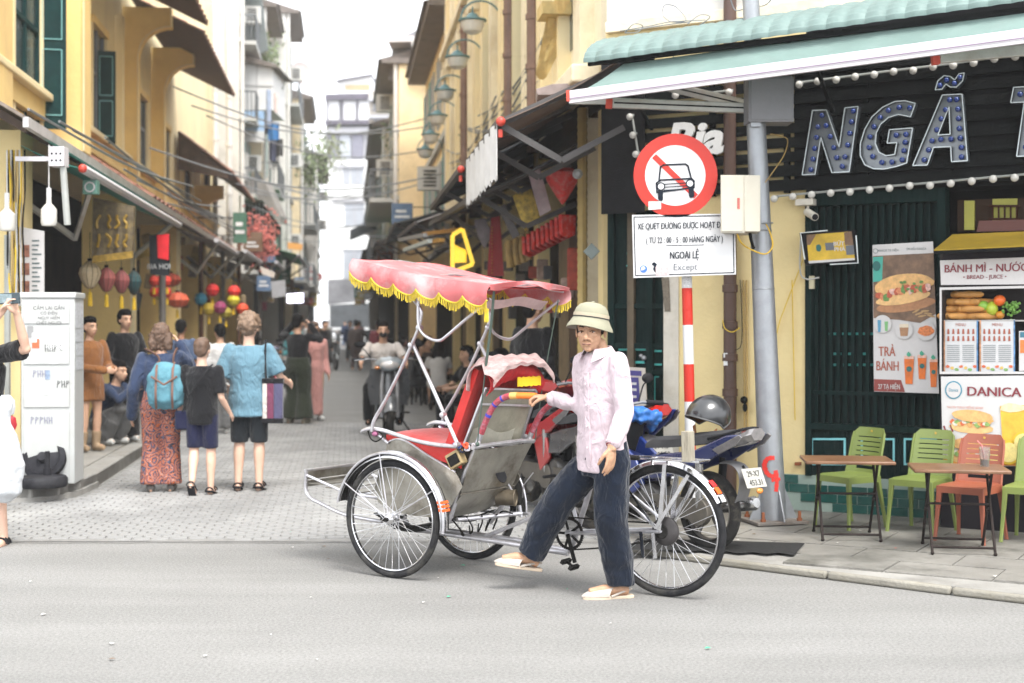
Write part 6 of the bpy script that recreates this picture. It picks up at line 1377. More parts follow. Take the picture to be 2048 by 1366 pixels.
# the white building closing the street
def white_building():
 Y=92.0;root=thing('white_building','tall white narrow building with dark framed top floors closing the street','building',P(722,645,Y));wm=mat('far_white',(.78,.78,.78),.8,0,.04,.6);dm=mat('far_dark_frame',(.09,.08,.11),.6,0,.2,2);gm=mat('far_glass',(.36,.38,.42),.3,0,.15,1);lg=mat('far_grey',(.40,.40,.43),.7)
 B=lambda pl,n,m,par=root,d=0.,th=.3:wpoly(MB(),pl,Y+d,th).build(n,m,par,world=True,smooth=False)
 B([(655,318),(800,318),(800,660),(655,660)],'wall',wm,th=8);B([(652,190),(800,188),(800,318),(652,318)],'upper_wall',lg,d=.1,th=8);B([(676,158),(742,148),(742,188),(676,188)],'penthouse',wm,th=3)
 B([(672,160),(744,147),(744,150),(672,163)],'penthouse_roof',dm,d=-.3,th=4);B([(690,170),(740,168),(740,180),(690,180)],'orange_band',mat('far_orange',(.66,.34,.20),.7),d=-.05,th=.05)
 for x0,x1 in((655,678),(686,712),(716,745),(750,775)):
  w=B([(x0,202),(x1,202),(x1,240),(x0,240)],'window',mat('far_white_glass',(.66,.66,.68),.3),d=-.05,th=.1);B([(x0-3,198),(x0,198),(x0,245),(x0-3,245)],'frame',dm,w,d=-.2,th=.2)
 B([(650,188),(776,186),(776,198),(650,200)],'cornice',dm,d=-.3,th=.5);B([(650,242),(776,240),(776,247),(650,249)],'balcony_slab',dm,d=-.5,th=.8);B([(652,256),(780,254),(780,262),(652,266)],'cornice',lg,d=-.3)
 B([(654,268),(676,268),(676,318),(654,318)],'bay',mat('far_slate',(.20,.20,.25),.6),d=-.05);B([(704,268),(726,268),(726,318),(704,318)],'bay',mat('far_slate',()),d=-.05)
 w=B([(678,318),(678,285)]+[(690+12*cos(a),282-14*sin(a))for a in[pi-pi*i/8 for i in range(9)]]+[(702,285),(702,318)],'arched_window',gm,d=-.08);
 for y in(330,398):B([(664,y),(728,y),(728,y+5),(664,y+5)],'string_course',lg,d=-.2)
 for(x0,y0,x1,y1)in((686,332,700,368),(702,332,728,368),(690,408,728,452),(688,500,728,560),(740,340,770,370),(740,410,770,450)):
  w=B(rectp(x0,y0,x1,y1),'window',gm,d=-.05,th=.1);B(rectp(x0-2,y0-2,x1+2,y0),'window_head',lg,w,d=-.1);B(rectp((x0+x1)/2-1,y0,(x0+x1)/2+1,y1),'mullion',lg,w,d=-.1)
 root=thing('side_house','greyish narrow house with cluttered balconies right of the white building','building',P(775,645,80));Y2=80
 C=lambda pl,n,m,par=root,d=0.,th=.3:wpoly(MB(),pl,Y2+d,th).build(n,m,par,world=True,smooth=False)
 C([(738,182),(800,176),(800,660),(738,660)],'wall',mat('far_beige',(.50,.46,.40),.8,0,.2,.8),th=5)
 r=random.Random(5)
 for i in range(9):
  y=196+i*34;C(rectp(736,y,790,y+6),'balcony_slab',lg,d=-.6,th=.8);C(rectp(742+r.uniform(0,8),y+9,762,y+26),'window',gm,d=-.05);C(rectp(766,y+10,786,y+28),'window',mat('far_slate',()),d=-.05)
  C(rectp(744,y-10,786,y-8),'rail',dm,d=-.6,th=.05)
 for i,(pl,Y_,c,lb)in enumerate((([(655,560),(735,555),(735,600),(655,610)],88,(.30,.30,.32),'grey shutter wall low at the end of the street'),([(700,460),(770,430),(772,452),(700,480)],70,(.06,.07,.08),'dark sloping awning near the end of the street'),([(820,560),(905,556),(905,600),(820,606)],55,(.55,.52,.52),'pale awning valance far on the right side'),([(800,520),(870,510),(880,540),(800,552)],50,(.20,.18,.17),'brown awning far on the right side'),([(660,610),(740,606),(740,655),(660,655)],90,(.12,.13,.14),'dark shop mouth at the very end of the street'))):
  o=wpoly(MB(),pl,Y_,.3).build('far_shop_panel',mat('fsp_%d'%i,c,.8,0,.3,1.5),smooth=False);tag(o,lb,'awning')
white_building()
# ---------------------------------------------------------------- motorbikes (local +x = forwards)
def bike_wheel(root,c,R,spokes=5,mud=False,nm='wheel'):
 tyre=mat('moto_tyre',(.030,.029,.028),.85,0,.3,20,.6,160,dirt=.6,dirtcol=(.20,.17,.13),dscale=5);al=mat('moto_alloy',(.16,.15,.14),.45,.6,.2,9,dirt=.4,dirtcol=(.2,.17,.13),dscale=8)
 h=MB();h.lathe([(.03,-.05),(.045,-.045),(.045,.045),(.03,.05)],c,'Y',14);hub=h.build(nm,al,root)
 t=MB();t.ring(c,R-.035,.037,'Y',44,10);t.build('tyre',tyre,hub)
 r=MB();r.ring(c,R-.075,.010,'Y',44,8,.022);r.build('rim',al,hub)
 for k in range(spokes):
  a=2*pi*k/spokes+.3
  for s in(-.09,.09):
   m=MB();m.beam(Vector(c)+Vector((cos(a)*.04,0,sin(a)*.04)),Vector(c)+Vector((cos(a+s)*(R-.08),0,sin(a+s)*(R-.08))),.016,.012,(0,1,0));m.build('spoke',al,hub)
 return hub
def motorbike(label,loc,rz,body,accent=None,group=None,plate='',tail=True):
 root=thing('motorbike',label,'motorbike',loc,rz,group)
 bn='paint_%02d%02d%02d'%tuple(int(c*99)for c in body)
 bm=mat(bn,body,.28,0,.06,6,coat=.6);am=mat('paint_a%02d%02d%02d'%tuple(int(c*99)for c in(accent or body)),accent or body,.3,0,.05,6,coat=.5)
 blk=mat('moto_black',(.018,.018,.020),.5,0,.2,10);gry=mat('moto_grey',(.20,.20,.21),.45,.3,.12,8,dirt=.3,dirtcol=(.16,.14,.11));chr_=mat('moto_chrome',(.5,.5,.5),.25,.95,.1);eng=mat('moto_engine',(.13,.125,.12),.5,.7,.25,9,.2,40,dirt=.4);seat=mat('moto_seat',(.045,.045,.048),.38,0,.2,12,.15,90)
 tl=mat('tail_red',(.50,.015,.01),.15,0,.1,20,coat=.7);clr=mat('clear_lens',(.55,.52,.50),.12,.2,.1,20,coat=.8)
 B=lambda mb,n,m,par=root,**k:mb.build(n,m,par,**k)
 Rw=.275;xr,xf=0.0,1.22
 bike_wheel(root,(xr,0,Rw),Rw);bike_wheel(root,(xf,0,Rw),Rw,nm='wheel')
 for s in(1,-1):B(MB().tube([(xf,.075*s,Rw),(xf-.13,.075*s,.66),(xf-.19,.06*s,.84)],[.020,.022,.018],10),'fork_leg',gry)
 q=MB();q.grid(lambda u,v:(xf+(Rw+.02)*cos(radians(20+150*u))*1.0,(v-.5)*.12,Rw+(Rw+.02)*sin(radians(20+150*u))-.03*(2*v-1)**2),16,6,.004);B(q,'front_mudguard',bm)
 def sh(u,v):
  z=.42+.44*u;w_=(.17+.03*sin(pi*u))*(2*v-1);x=.95-.10*u+.14*cos(pi*(v-.5))-.02;return(x,w_,z)
 q=MB();q.grid(sh,8,10,.008);B(q,'front_shield',bm,ang=70)
 q=MB();q.grid(lambda u,v:(.905-.10*u+.05*cos(pi*(v-.5)),.16*(2*v-1),.42+.42*u),6,8,.006);B(q,'leg_shield',blk,ang=70)
 hx,hz=.97,.93
 q=MB();q.loft([[Vector((hx+dx,y*w_,hz+dz+z*h_))for y,z in((-1,0),(-.7,.7),(0,1),(.7,.7),(1,0),(.6,-.8),(0,-1),(-.6,-.8))]for dx,dz,w_,h_ in((-.14,.03,.08,.04),(-.06,.02,.13,.07),(.04,0,.14,.085),(.12,-.02,.11,.075),(.15,-.03,.07,.05))]);B(q,'handlebar_cowl',bm if not accent else am,ang=50)
 q=MB();q.ell((hx+.125,0,hz-.02),(.035,.095,.055),14,8);B(q,'headlight',clr)
 for s in(1,-1):
  q=MB();q.ell((hx+.10,.115*s,hz-.05),(.03,.03,.02),10,6);B(q,'indicator',mat('amber_lens',(.65,.22,.03),.2,0,.1,coat=.5))
  hb=B(MB().tube([(hx-.06,.05*s,hz+.03),(hx-.09,.20*s,hz+.055),(hx-.15,.33*s,hz+.045)],.012,8),'handlebar',gry)
  B(MB().tube([(hx-.11,.23*s,hz+.055),(hx-.16,.35*s,hz+.045)],.019,10),'grip',blk,hb)
  B(MB().tube([(hx-.05,.20*s,hz+.05),(hx-.09,.33*s,hz+.035)],.006,6),'lever',chr_,hb)
  B(MB().tube(bez([(hx-.09,.17*s,hz+.06),(hx-.06,.24*s,hz+.17),(hx-.06,.27*s,hz+.20)],4),.006,6),'mirror_stem',blk,hb)
  q=MB();q.ell((hx-.07,.28*s,hz+.235),(.016,.06,.038),12,8);B(q,'mirror',blk,hb)
  B(MB().beam((.42,.10*s,.30),(.42,.22*s,.29),.03,.02),'footpeg',blk)
 q=MB();q.loft([[Vector((x,y*w_,z+zz*h_))for y,zz in((-1,-.2),(-.8,.8),(0,1),(.8,.8),(1,-.2),(.7,-1),(-.7,-1))]for x,z,w_,h_ in((.86,.56,.06,.10),(.62,.52,.07,.09),(.44,.55,.10,.10))]);B(q,'centre_body',bm,ang=50)
 for s in(1,-1):
  q=MB();pr=[(.52,.46),(.48,.62),(.25,.665),(.02,.70),(-.28,.825),(-.40,.835),(-.33,.76),(-.10,.625),(.10,.565),(.30,.48)]
  q.prism(pr,(0,.105*s,0),(1,0,0),(0,0,1),(0,.035*s,0));B(q,'side_panel',bm,bevel=.012)
  q=MB();q.prism([(.70,.30),(.86,.60),(.80,.74),(.60,.60),(.52,.42)],(0,.10*s,0),(1,0,0),(0,0,1),(0,.03*s,0));B(q,'front_fairing',am,bevel=.010)
  B(MB().tube([(0,.10*s,Rw+.03),(-.02,.12*s,.64)],[.026,.030],12),'shock',chr_ if s>0 else blk)
  B(MB().beam((0,.085*s,Rw),(.42,.09*s,.33),.03,.045,(0,1,0)),'swing_arm',gry)
 q=MB();q.loft([[Vector((x,y*w_,z+zz*h_))for y,zz in((-1,-.6),(-.9,.5),(-.4,1),(.4,1),(.9,.5),(1,-.6))]for x,z,w_,h_ in((.56,.695,.07,.03),(.46,.715,.11,.05),(.24,.735,.125,.05),(.05,.765,.13,.055),(-.18,.80,.12,.05),(-.30,.825,.08,.03))]);B(q,'seat',seat,ang=50)
 q=MB();q.tube(bez([(-.10,.12,.79),(-.28,.115,.835),(-.38,.06,.87),(-.38,-.06,.87),(-.28,-.115,.835),(-.10,-.12,.79)],5),.010,8);B(q,'grab_rail',blk)
 q=MB();q.loft([[Vector((x,y*w_,z+zz*h_))for y,zz in((-1,0),(-.5,1),(.5,1),(1,0),(.5,-1),(-.5,-1))]for x,z,w_,h_ in((-.26,.78,.12,.045),(-.36,.81,.115,.05),(-.44,.835,.07,.04))]);B(q,'tail_light',tl if tail else mat('smoked_lens',(.20,.19,.19),.15,.3,.2,30,coat=.8))
 for s in(1,-1):q=MB();q.prism([(-.16,.72),(-.40,.835),(-.43,.82),(-.37,.76),(-.22,.69)],(0,.136*s,0),(1,0,0),(0,0,1),(0,.012*s,0));B(q,'rear_lens',mat('smoked_lens',(.20,.19,.19),.15,.3,.2,30,coat=.8),bevel=.004)
 q=MB();q.grid(lambda u,v:(-(Rw+.035)*cos(radians(-62+92*u))*1.05*(1 if True else 0),(v-.5)*(.13-.02*u),Rw+(Rw+.075)*cos(radians(62-92*u+0)-pi/2+pi/2)*0+(Rw+.085)*sin(radians(100-84*u))-.012*(2*v-1)**2),14,6,.005);B(q,'rear_mudguard',gry)
 q=MB();q.beam((-.29,0,.60),(-.375,0,.49),.05,.012,(0,1,0));B(q,'plate_bracket',blk)
 q=MB();q.obox(Vector((-.375,-.095,.60)),Vector((0,.19,0)),Vector((-.055,0,-.125)),Vector((-.004,0,.0018)));pl=B(q,'number_plate',mat('plate_white',(.42,.41,.37),.5,0,.08,8,.1,60,dirt=.4,dirtcol=(.35,.30,.22),dscale=9),bevel=.001)
 if plate:
  n_=Vector((-.123,0,.054)).normalized();uy=Vector((.055,0,.125)).normalized();ux=Vector((0,-1,0))
  R_=Rz(rz)
  for k,t_ in enumerate(plate.split('\n')):
   c=Vector((-.375,0,.60))+Vector((-.055,0,-.125))*(.43+.46*k)+n_*.0055
   text('lettering',t_,mat('plate_text',(.05,.05,.05),.7,var=0),pl,R_@c+Vector(loc),R_@ux,R_@uy,.058,.001,.85,'CENTER',.02)
 q=MB();q.ell((-.455,0,.455),(.014,.03,.02));B(q,'reflector',mat('amber_lens',()))
 q=MB();q.lathe([(.09,-.10),(.105,-.08),(.105,.08),(.09,.10)],(.50,0,.32),'Y',18);q.tube([(.55,0,.33),(.78,0,.36)],[.075,.065],12);B(q,'engine',eng)
 q=MB();q.box(.42,.74,-.05,.05,.40,.52);B(q,'frame_box',blk,bevel=.01)
 q=MB();q.tube(bez([(.72,-.07,.30),(.50,-.13,.20),(.20,-.15,.24)],5),.018,8);q.tube([(.22,-.155,.24),(.10,-.16,.27),(-.26,-.165,.34),(-.28,-.165,.345)],[.025,.045,.050,.035],14);B(q,'exhaust',chr_)
 q=MB();q.prism([(-.07,.20),(.45,.24),(.47,.36),(-.04,.36)],(0,.085,0),(1,0,0),(0,0,1),(0,.035,0));q.lathe([(.10,0),(.10,.05)],(0,.075,Rw),'Y',20);B(q,'chain_case',mat('case_brown',(.11,.10,.085),.5,.4,.3,8,dirt=.5,dirtcol=(.18,.15,.11)),bevel=.006)
 B(MB().tube([(.38,.10,.28),(.30,.24,.02)],.010,6),'side_stand',blk)
 return root
bl=G(1460,1112,PZ*.5)
d=Vector((-.62,.785,0));rz_b=atan2(d.y,d.x)
blue_loc=(1.28,9.22,.045)
MBK=motorbike('blue and black motorbike with a black helmet on its seat, behind the cyclo rear wheel',blue_loc,rz_b,(.010,.018,.085),(.012,.03,.16),plate='29-X7\n453.31',tail=False);MBK.scale=(.95,.95,.93)
# helmet on the seat
hp_=Vector(blue_loc)+Rz(rz_b)@Vector((.03,-.02,.865))
hel=thing('open_face_helmet','glossy black open face helmet with brown strap on the motorbike seat','helmet',hp_,rz_b+pi*.62)
hm_=mat('helmet_black',(.018,.019,.021),.30,0,.1,6,coat=.7)
def hshell(s,sc):
 def fn(u,v):
  a=-pi+2*pi*u;b=-.55+(pi/2+.55)*v
  front=max(0,cos(a));lo=-.55+1.1*front**.7
  b=lo+(pi/2-lo)*v;return(.140*sc*cos(b)*cos(a)*1.08,.128*sc*cos(b)*sin(a),.130*sc*sin(b))
 return fn
q=MB();q.grid(hshell(1,1.0),36,14,.006);ho=q.build('shell',hm_,hel,ang=60)
q=MB();q.grid(hshell(1,.93),28,10,.008);q.build('padding',mat('helmet_pad',(.10,.045,.02),.85),hel,ang=60)
q=MB();fn=hshell(1,1.0);q.tube([fn(i/36,0)for i in range(36)],.006,6,closed=True);q.build('rim_trim',mat('helmet_trim',(.08,.08,.08),.5),ho)
for s in(-1,1):
 q=MB();q.loft([[Vector(p)+Vector(o)for o in((-.012,0,0),(.012,0,0),(.012,.003,0),(-.012,.003,0))]for p in bez([(.05,.10*s,-.05),(.07,.09*s,-.10),(.10,.07*s,-.13),(.12+.02*s,.05*s,-.155)],4)]);q.build('chin_strap',mat('tan_strap',(.38,.15,.05),.7,0,.2,20),hel)
hel.rotation_euler=(radians(-4),radians(24),radians(212));hel.scale=(1.06,1.06,1.06)
# parked bikes seen from behind, right of the cyclo seat
pk='motorbikes parked tail-out beside the corner bar'
for(x,y,hd,bc,ac,pt,lb)in((.36,11.15,118,(.30,.015,.02),(.02,.02,.02),'29-E1\n218.47','red and black motorbike parked just right of the cyclo backrest'),(.60,10.55,112,(.05,.05,.055),(.35,.02,.02),'30-K4\n660.12','black motorbike with red tail lamp parked behind the driver arm'),(.92,10.75,115,(.012,.04,.32),(.40,.02,.02),'29-H3\n905.58','blue motorbike with red fairing hidden behind the driver'),(.42,12.6,112,(.03,.03,.032),(.1,.1,.1),'','dark motorbike parked farther back by the corner doorway')):
 motorbike(lb,(x,y,.05),radians(hd),bc,ac,pk,pt)
# blue crate-like bag on the far bike handlebar
q=MB();q.cbox((1.04,9.9,1.0),.26,.18,.09,Rz(.6));q.ell((1.0,9.88,1.03),(.12,.09,.05));q.ell((1.12,9.95,.96),(.06,.07,.10))
BUNDLE=q
# ---------------------------------------------------------------- people
_tex={}
def clouds(size,depth=2):
 k=(size,depth)
 if k not in _tex:
  t=bpy.data.textures.new('folds','CLOUDS');t.noise_scale=size;t.noise_depth=depth;_tex[k]=t
 return _tex[k]
def remesh(mb,name,material,parent,voxel,it=3,disp=0.0,dsize=0.06,world=False,label=None):
 o=mb.build(name,material,parent,world=world,smooth=True,ang=180,label=label)
 r=o.modifiers.new('remesh','REMESH');r.mode='VOXEL';r.voxel_size=voxel;r.use_smooth_shade=True
 s=o.modifiers.new('smooth','SMOOTH');s.factor=0.5;s.iterations=it
 if disp:
  d=o.modifiers.new('folds','DISPLACE');d.texture=clouds(dsize);d.strength=disp;d.mid_level=0.5;d.texture_coords='LOCAL'
 return o
def limb(mb,pts,rs,n=10,sub=4):
 """tapered limb with rounded ends through the joints"""
 pts=[Vector(p)for p in pts]
 mb.tube(pts,rs,n)
 for p,r in zip(pts,rs):mb.ell(p,r,10,6)
def rot_to(f,up=Vector((0,0,1))):
 """columns: x = left of the face, y = backward, z = up"""
 f=f.normalized();y=-f;x=y.cross(up).normalized();z=x.cross(y)
 return Matrix((x,y,z)).transposed()
def hand(mb,wr,d,pn,thumb,s=1.0,curl=0.5,spread=0.12,fr=0.0078):
 """palm + four unequal bent fingers + thumb. d: direction of the hand, pn: palm normal (fingers curl towards it), thumb: direction of the thumb side"""
 d=d.normalized();pn=(pn-d*pn.dot(d)).normalized();t=d.cross(pn);t=t if t.dot(thumb)>0 else-t
 R=Matrix((t,d,pn)).transposed()
 mb.ell(wr+d*0.045*s,(0.040*s,0.052*s,0.016*s),12,8,R)
 mb.tube([wr-d*0.02*s,wr+d*0.02*s],[0.024*s,0.026*s],10)
 L=[0.068,0.077,0.071,0.055]
 for i in range(4):
  off=(1.5-i)*0.0195*s
  p=wr+d*(0.082-0.004*abs(i-1))*s+t*off
  dd=(d+t*(1.5-i)*spread*0.35).normalized();pts=[p-d*0.03*s];pts.append(p);a=0
  for q,fr2 in enumerate((0.45,0.30,0.25)):
   a+=curl*(0.7 if q==0 else 1.0)
   v=dd*cos(a)+pn*sin(a)
   p=p+v*L[i]*fr2*s;pts.append(p)
  mb.tube(pts,[fr*1.15*s,fr*1.15*s,fr*1.05*s,fr*0.95*s,fr*0.75*s],8)
  mb.ell(pts[-1],fr*0.78*s,8,6)
 p0=wr+d*0.022*s+t*0.026*s
 p1=p0+(t*0.6+d*0.8+pn*0.35).normalized()*0.038*s
 p2=p1+(t*0.25+d*0.9+pn*(0.3+curl*.5)).normalized()*0.030*s
 p3=p2+(d*0.9+pn*(0.3+curl)).normalized()*0.024*s
 mb.tube([p0,p1,p2,p3],[0.013*s,0.0115*s,0.0098*s,0.008*s],8);mb.ell(p3,0.0082*s,8,6)
def head(mb,c,f,s=1.0,up=Vector((0,0,1)),fine=False):
 R=rot_to(f,up)
 def p(x,y,z):return c+R@(Vector((x,y,z))*s)
 E=lambda x,y,z,a,b,d:mb.ell(p(x,y,z),(a*s,b*s,d*s),16,10,R)
 E(0,.014,.030,.073,.090,.084)
 E(0,-.020,-.028,.062,.068,.082)
 E(0,-.026,-.072,.047,.050,.038)
 E(0,-.060,-.097,.019,.018,.015)
 mb.tube([p(0,-.082,.008),p(0,-.094,-.018),p(0,-.106,-.036)],[.008*s,.009*s,.0125*s],8)
 E(0,-.103,-.038,.012,.012,.010)
 for q in(-1,1):
  E(q*.012,-.094,-.041,.009,.010,.008)
  E(q*.077,.010,-.012,.008,.017,.031)
  E(q*.034,-.064,-.022,.022,.014,.016)
  mb.tube([p(q*.050,-.066,.018),p(q*.028,-.082,.023),p(q*.004,-.084,.018)],[.007*s,.009*s,.008*s],8)
  if fine:
   mb.tube([p(q*.044,-.074,-.004),p(q*.030,-.083,-.001),p(q*.016,-.080,-.004)],.0052*s,6)
   mb.tube([p(q*.019,-.088,-.044),p(q*.030,-.080,-.062)],[.006*s,.004*s],6)
 mb.tube([p(-.024,-.080,-.067),p(0,-.090,-.063),p(.024,-.080,-.067)],[.004*s,.0062*s,.004*s],6)
 mb.tube([p(-.020,-.080,-.073),p(0,-.088,-.075),p(.020,-.080,-.073)],[.004*s,.0066*s,.004*s],6)
 return R,p
BASE=dict(pelvis=(0,0,.52),waist=(0,0,.60),chest=(0,0,.71),neck=(0,.008,.815),head=(0,-.005,.925),shL=(.105,0,.79),elL=(.125,.01,.615),wrL=(.135,-.03,.475),shR=(-.105,0,.79),elR=(-.125,.01,.615),wrR=(-.135,-.03,.475),hipL=(.052,0,.505),knL=(.055,-.012,.275),anL=(.058,.01,.05),hipR=(-.052,0,.505),knR=(-.055,-.012,.275),anR=(-.058,.01,.05))
def skin_mat(i=0):
 cs=[(.56,.30,.18),(.62,.37,.25),(.40,.20,.12),(.66,.42,.31)]
 return mat('skin_%s'%['tan','warm','brown','pale'][i],cs[i],.5,0,.10,14,.15,120)
def hair_mesh(style,c,R,s,mb):
 def p(x,y,z):return c+R@(Vector((x,y,z))*s)
 E=lambda x,y,z,a,b,d:mb.ell(p(x,y,z),(a*s,b*s,d*s),14,9,R)
 E(0,.030,.048,.081,.090,.082)
 E(0,-.020,.078,.066,.066,.050)
 if style!='crop':E(0,.060,.0,.072,.055,.075)
 if style=='short':
  for q in(-1,1):E(q*.068,.010,.03,.014,.045,.04)
 if style=='curly':
  rr=random.Random(3)
  for _ in range(90):
   a=rr.uniform(0,2*pi);b=rr.uniform(-.5,1.5);q=.088*cos(b)
   y=q*sin(a)*1.1+.02
   if y<-.05 and sin(b)<.5:continue
   E(q*cos(a),y,.03+.098*sin(b),.025,.025,.025)
 if style in('bob','long'):
  d=-.13 if style=='bob' else-.26
  for q in(-1,0,1):
   mb.tube([p(q*.055,.035,.03),p(q*.070,.055,-.07),p(q*.072,.060,d)],[.05*s,.045*s,.030*s],10)
 if style=='bun':E(0,.125,.02,.04,.04,.04)
def person(label,loc,rz,h,J=None,skin=0,top=None,bottom=None,shoes=None,hair=('short',(.012,.010,.009)),face=None,voxel=.011,group=None,hips_w=1.0,build_face=True,curl=(.35,.35)):
 """faces local -Y; J overrides joints (fractions of the height)"""
 root=thing('person',label,'person',loc,rz,group)
 j=dict(BASE);j.update(J or{})
 j={k:Vector(v)*h for k,v in j.items()}
 k=h/1.7
 f=Vector(face)if face else Vector((0,-1,0))
 body=MB()
 hc=j['head']-Vector((0,0,.012*h));k*=1.06;R,hp=head(body,hc,f,k);k/=1.06
 body.tube([j['neck']-Vector((0,0,.03))*k,j['neck'],hc+R@(Vector((0,.012,-.05))*k)],[.06*k,.056*k,.05*k],12)
 sx=(j['shL']-j['shR']).normalized();hx=(j['hipL']-j['hipR']).normalized()
 up=(j['neck']-j['pelvis']).normalized()
 sy=up.cross(sx).normalized();hy=up.cross(hx).normalized();
 upl=(j['waist']-j['pelvis']).normalized()
 sw=(j['shL']-j['shR']).length/2
 def torso(mb,g,hem=None,wide=1.0):
  cz=[j['pelvis']-upl*(.055*h),j['pelvis'],j['waist'],j['chest'],(j['shL']+j['shR'])/2*.6+j['chest']*.4,(j['shL']+j['shR'])/2+up*.004*h,j['neck']]
  wd=[.145*k*hips_w,.155*k*hips_w,.135*k*wide,.155*k,sw*.95,sw*.70,.060*k]
  dp=[.095*k,.105*k,.092*k,.112*k,.100*k,.070*k,.058*k]
  rings=[ering(c,(hx if i<2 else sx)*(a+g),(hy if i<2 else sy)*(b+g))for i,(c,a,b)in enumerate(zip(cz,wd,dp))]
  if hem is not None:
   c0=cz[0]-upl*hem*h
   rings=[ering(c0,hx*(wd[0]+g+.02*k*(hem>.02)),hy*(dp[0]+g+.02*k*(hem>.02)))]+rings
  mb.loft(rings)
 torso(body,-.004)
 for s_ in 'LR':
  sg=1 if s_=='L' else-1
  sh,el,wr=j['sh'+s_],j['el'+s_],j['wr'+s_]
  limb(body,[sh,(sh+el)/2,el,el.lerp(wr,.35),wr],[.050*k,.044*k,.036*k,.036*k,.025*k])
  d=(wr-el).normalized();
  pn=-sx*sg;pn=pn-d*pn.dot(d)
  if pn.length<.2:pn=Vector((0,-1,0))-d*Vector((0,-1,0)).dot(d)
  hand(body,wr,d,pn,-sy if sy.y>0 else sy,k,curl[0 if s_=='L' else 1],fr=.0085)
  hp_,kn,an=j['hip'+s_],j['kn'+s_],j['an'+s_]
  limb(body,[hp_,hp_.lerp(kn,.5),kn,kn.lerp(an,.3),kn.lerp(an,.7),an],[.082*k,.072*k,.052*k,.056*k,.042*k,.036*k])
  dn=(an-kn).normalized();fw=j.get('toe'+s_)
  fd=(fw-an)if fw is not None else Vector((0.12*sg,-1,0));
  if fw is None:fd=fd.normalized()*.15*k+Vector((0,0,-.035*k))
  heel=an-Vector((fd.x,fd.y,0)).normalized()*.045*k+Vector((0,0,-.045*k));toe=an+fd;toe.z=min(toe.z,toe.z)
  body.tube([heel,an+Vector((0,0,-.035*k))+fd*.2,an+fd*.75,toe],[.030*k,.037*k,.033*k,.022*k],10)
  j['_heel'+s_]=heel;j['_toe'+s_]=toe;j['_fd'+s_]=fd
 remesh(body,'body',skin_mat(skin),root,voxel*.85,2)
 if top:
  m=top['mat'];g=top.get('fit',.014)*k;mb=MB();torso(mb,g,top.get('hem',.0),top.get('wide',1.0))
  sl=top.get('sleeve',1.0)
  for s_ in 'LR':
   sh,el,wr=j['sh'+s_],j['el'+s_],j['wr'+s_]
   r0,r1,r2=.048*k+g*.4,.043*k+g*.8,.032*k+g
   if sl<=.5:
    e=sh.lerp(el,sl*2);mb.ell(sh,r0,10,6);mb.tube([sh,e,e.lerp(el,.02)],[r0,r1+.008,r1+.006],12)
   else:
    e=el.lerp(wr,(sl-.5)*2);limb(mb,[sh,sh.lerp(el,.5),el,e],[r0,r1+.004,r1-.002,r2])
  remesh(mb,top.get('name','shirt'),m,root,voxel,3,top.get('disp',.022)*.45*k,.09)
 if bottom:
  m=bottom['mat'];g=bottom.get('fit',.014)*k;mb=MB();ln=bottom.get('len',1.0)
  rings=[ering(j['pelvis']-upl*.06*h,hx*(.150*k*hips_w+g),hy*(.10*k+g)),ering(j['pelvis'],hx*(.158*k*hips_w+g),hy*(.108*k+g)),ering(j['waist'],hx*(.135*k+g),hy*(.095*k+g))]
  mb.loft(rings)
  if bottom.get('skirt'):
   a=(j['anL']+j['anR'])/2;b=j['pelvis']-upl*.05*h;e=b.lerp(a,ln);fl=bottom['skirt']
   kn=(j['knL']+j['knR'])/2
   mb.loft([ering(e,hx*(fl+.02)*k,hy*fl*k),ering(b.lerp(e,.5),hx*(fl*.5+.09)*k,hy*(fl*.5+.06)*k),ering(b,hx*.16*k,hy*.11*k)])
  else:
   w2=bottom.get('cuff',.012)*k
   for s_ in 'LR':
    hp_,kn,an=j['hip'+s_],j['kn'+s_],j['an'+s_]
    if ln<=.55:
     e=hp_.lerp(kn,ln*2 if ln*2<1 else 1.0);mb.ell(hp_,.086*k+g,10,6);mb.tube([hp_,hp_.lerp(e,.5),e],[.086*k+g,.078*k+g,.068*k+g+w2],14)
    else:
     e=kn.lerp(an,(ln-.5)*2);limb(mb,[hp_,hp_.lerp(kn,.5),kn,kn.lerp(e,.5)],[.088*k+g,.076*k+g,.062*k+g,.056*k+g+w2*.5]);mb.tube([kn.lerp(e,.4),e],[.058*k+g+w2*.4,.050*k+g+w2],12)
  remesh(mb,bottom.get('name','trousers'),m,root,voxel,3,bottom.get('disp',.02)*.5*k,.09)
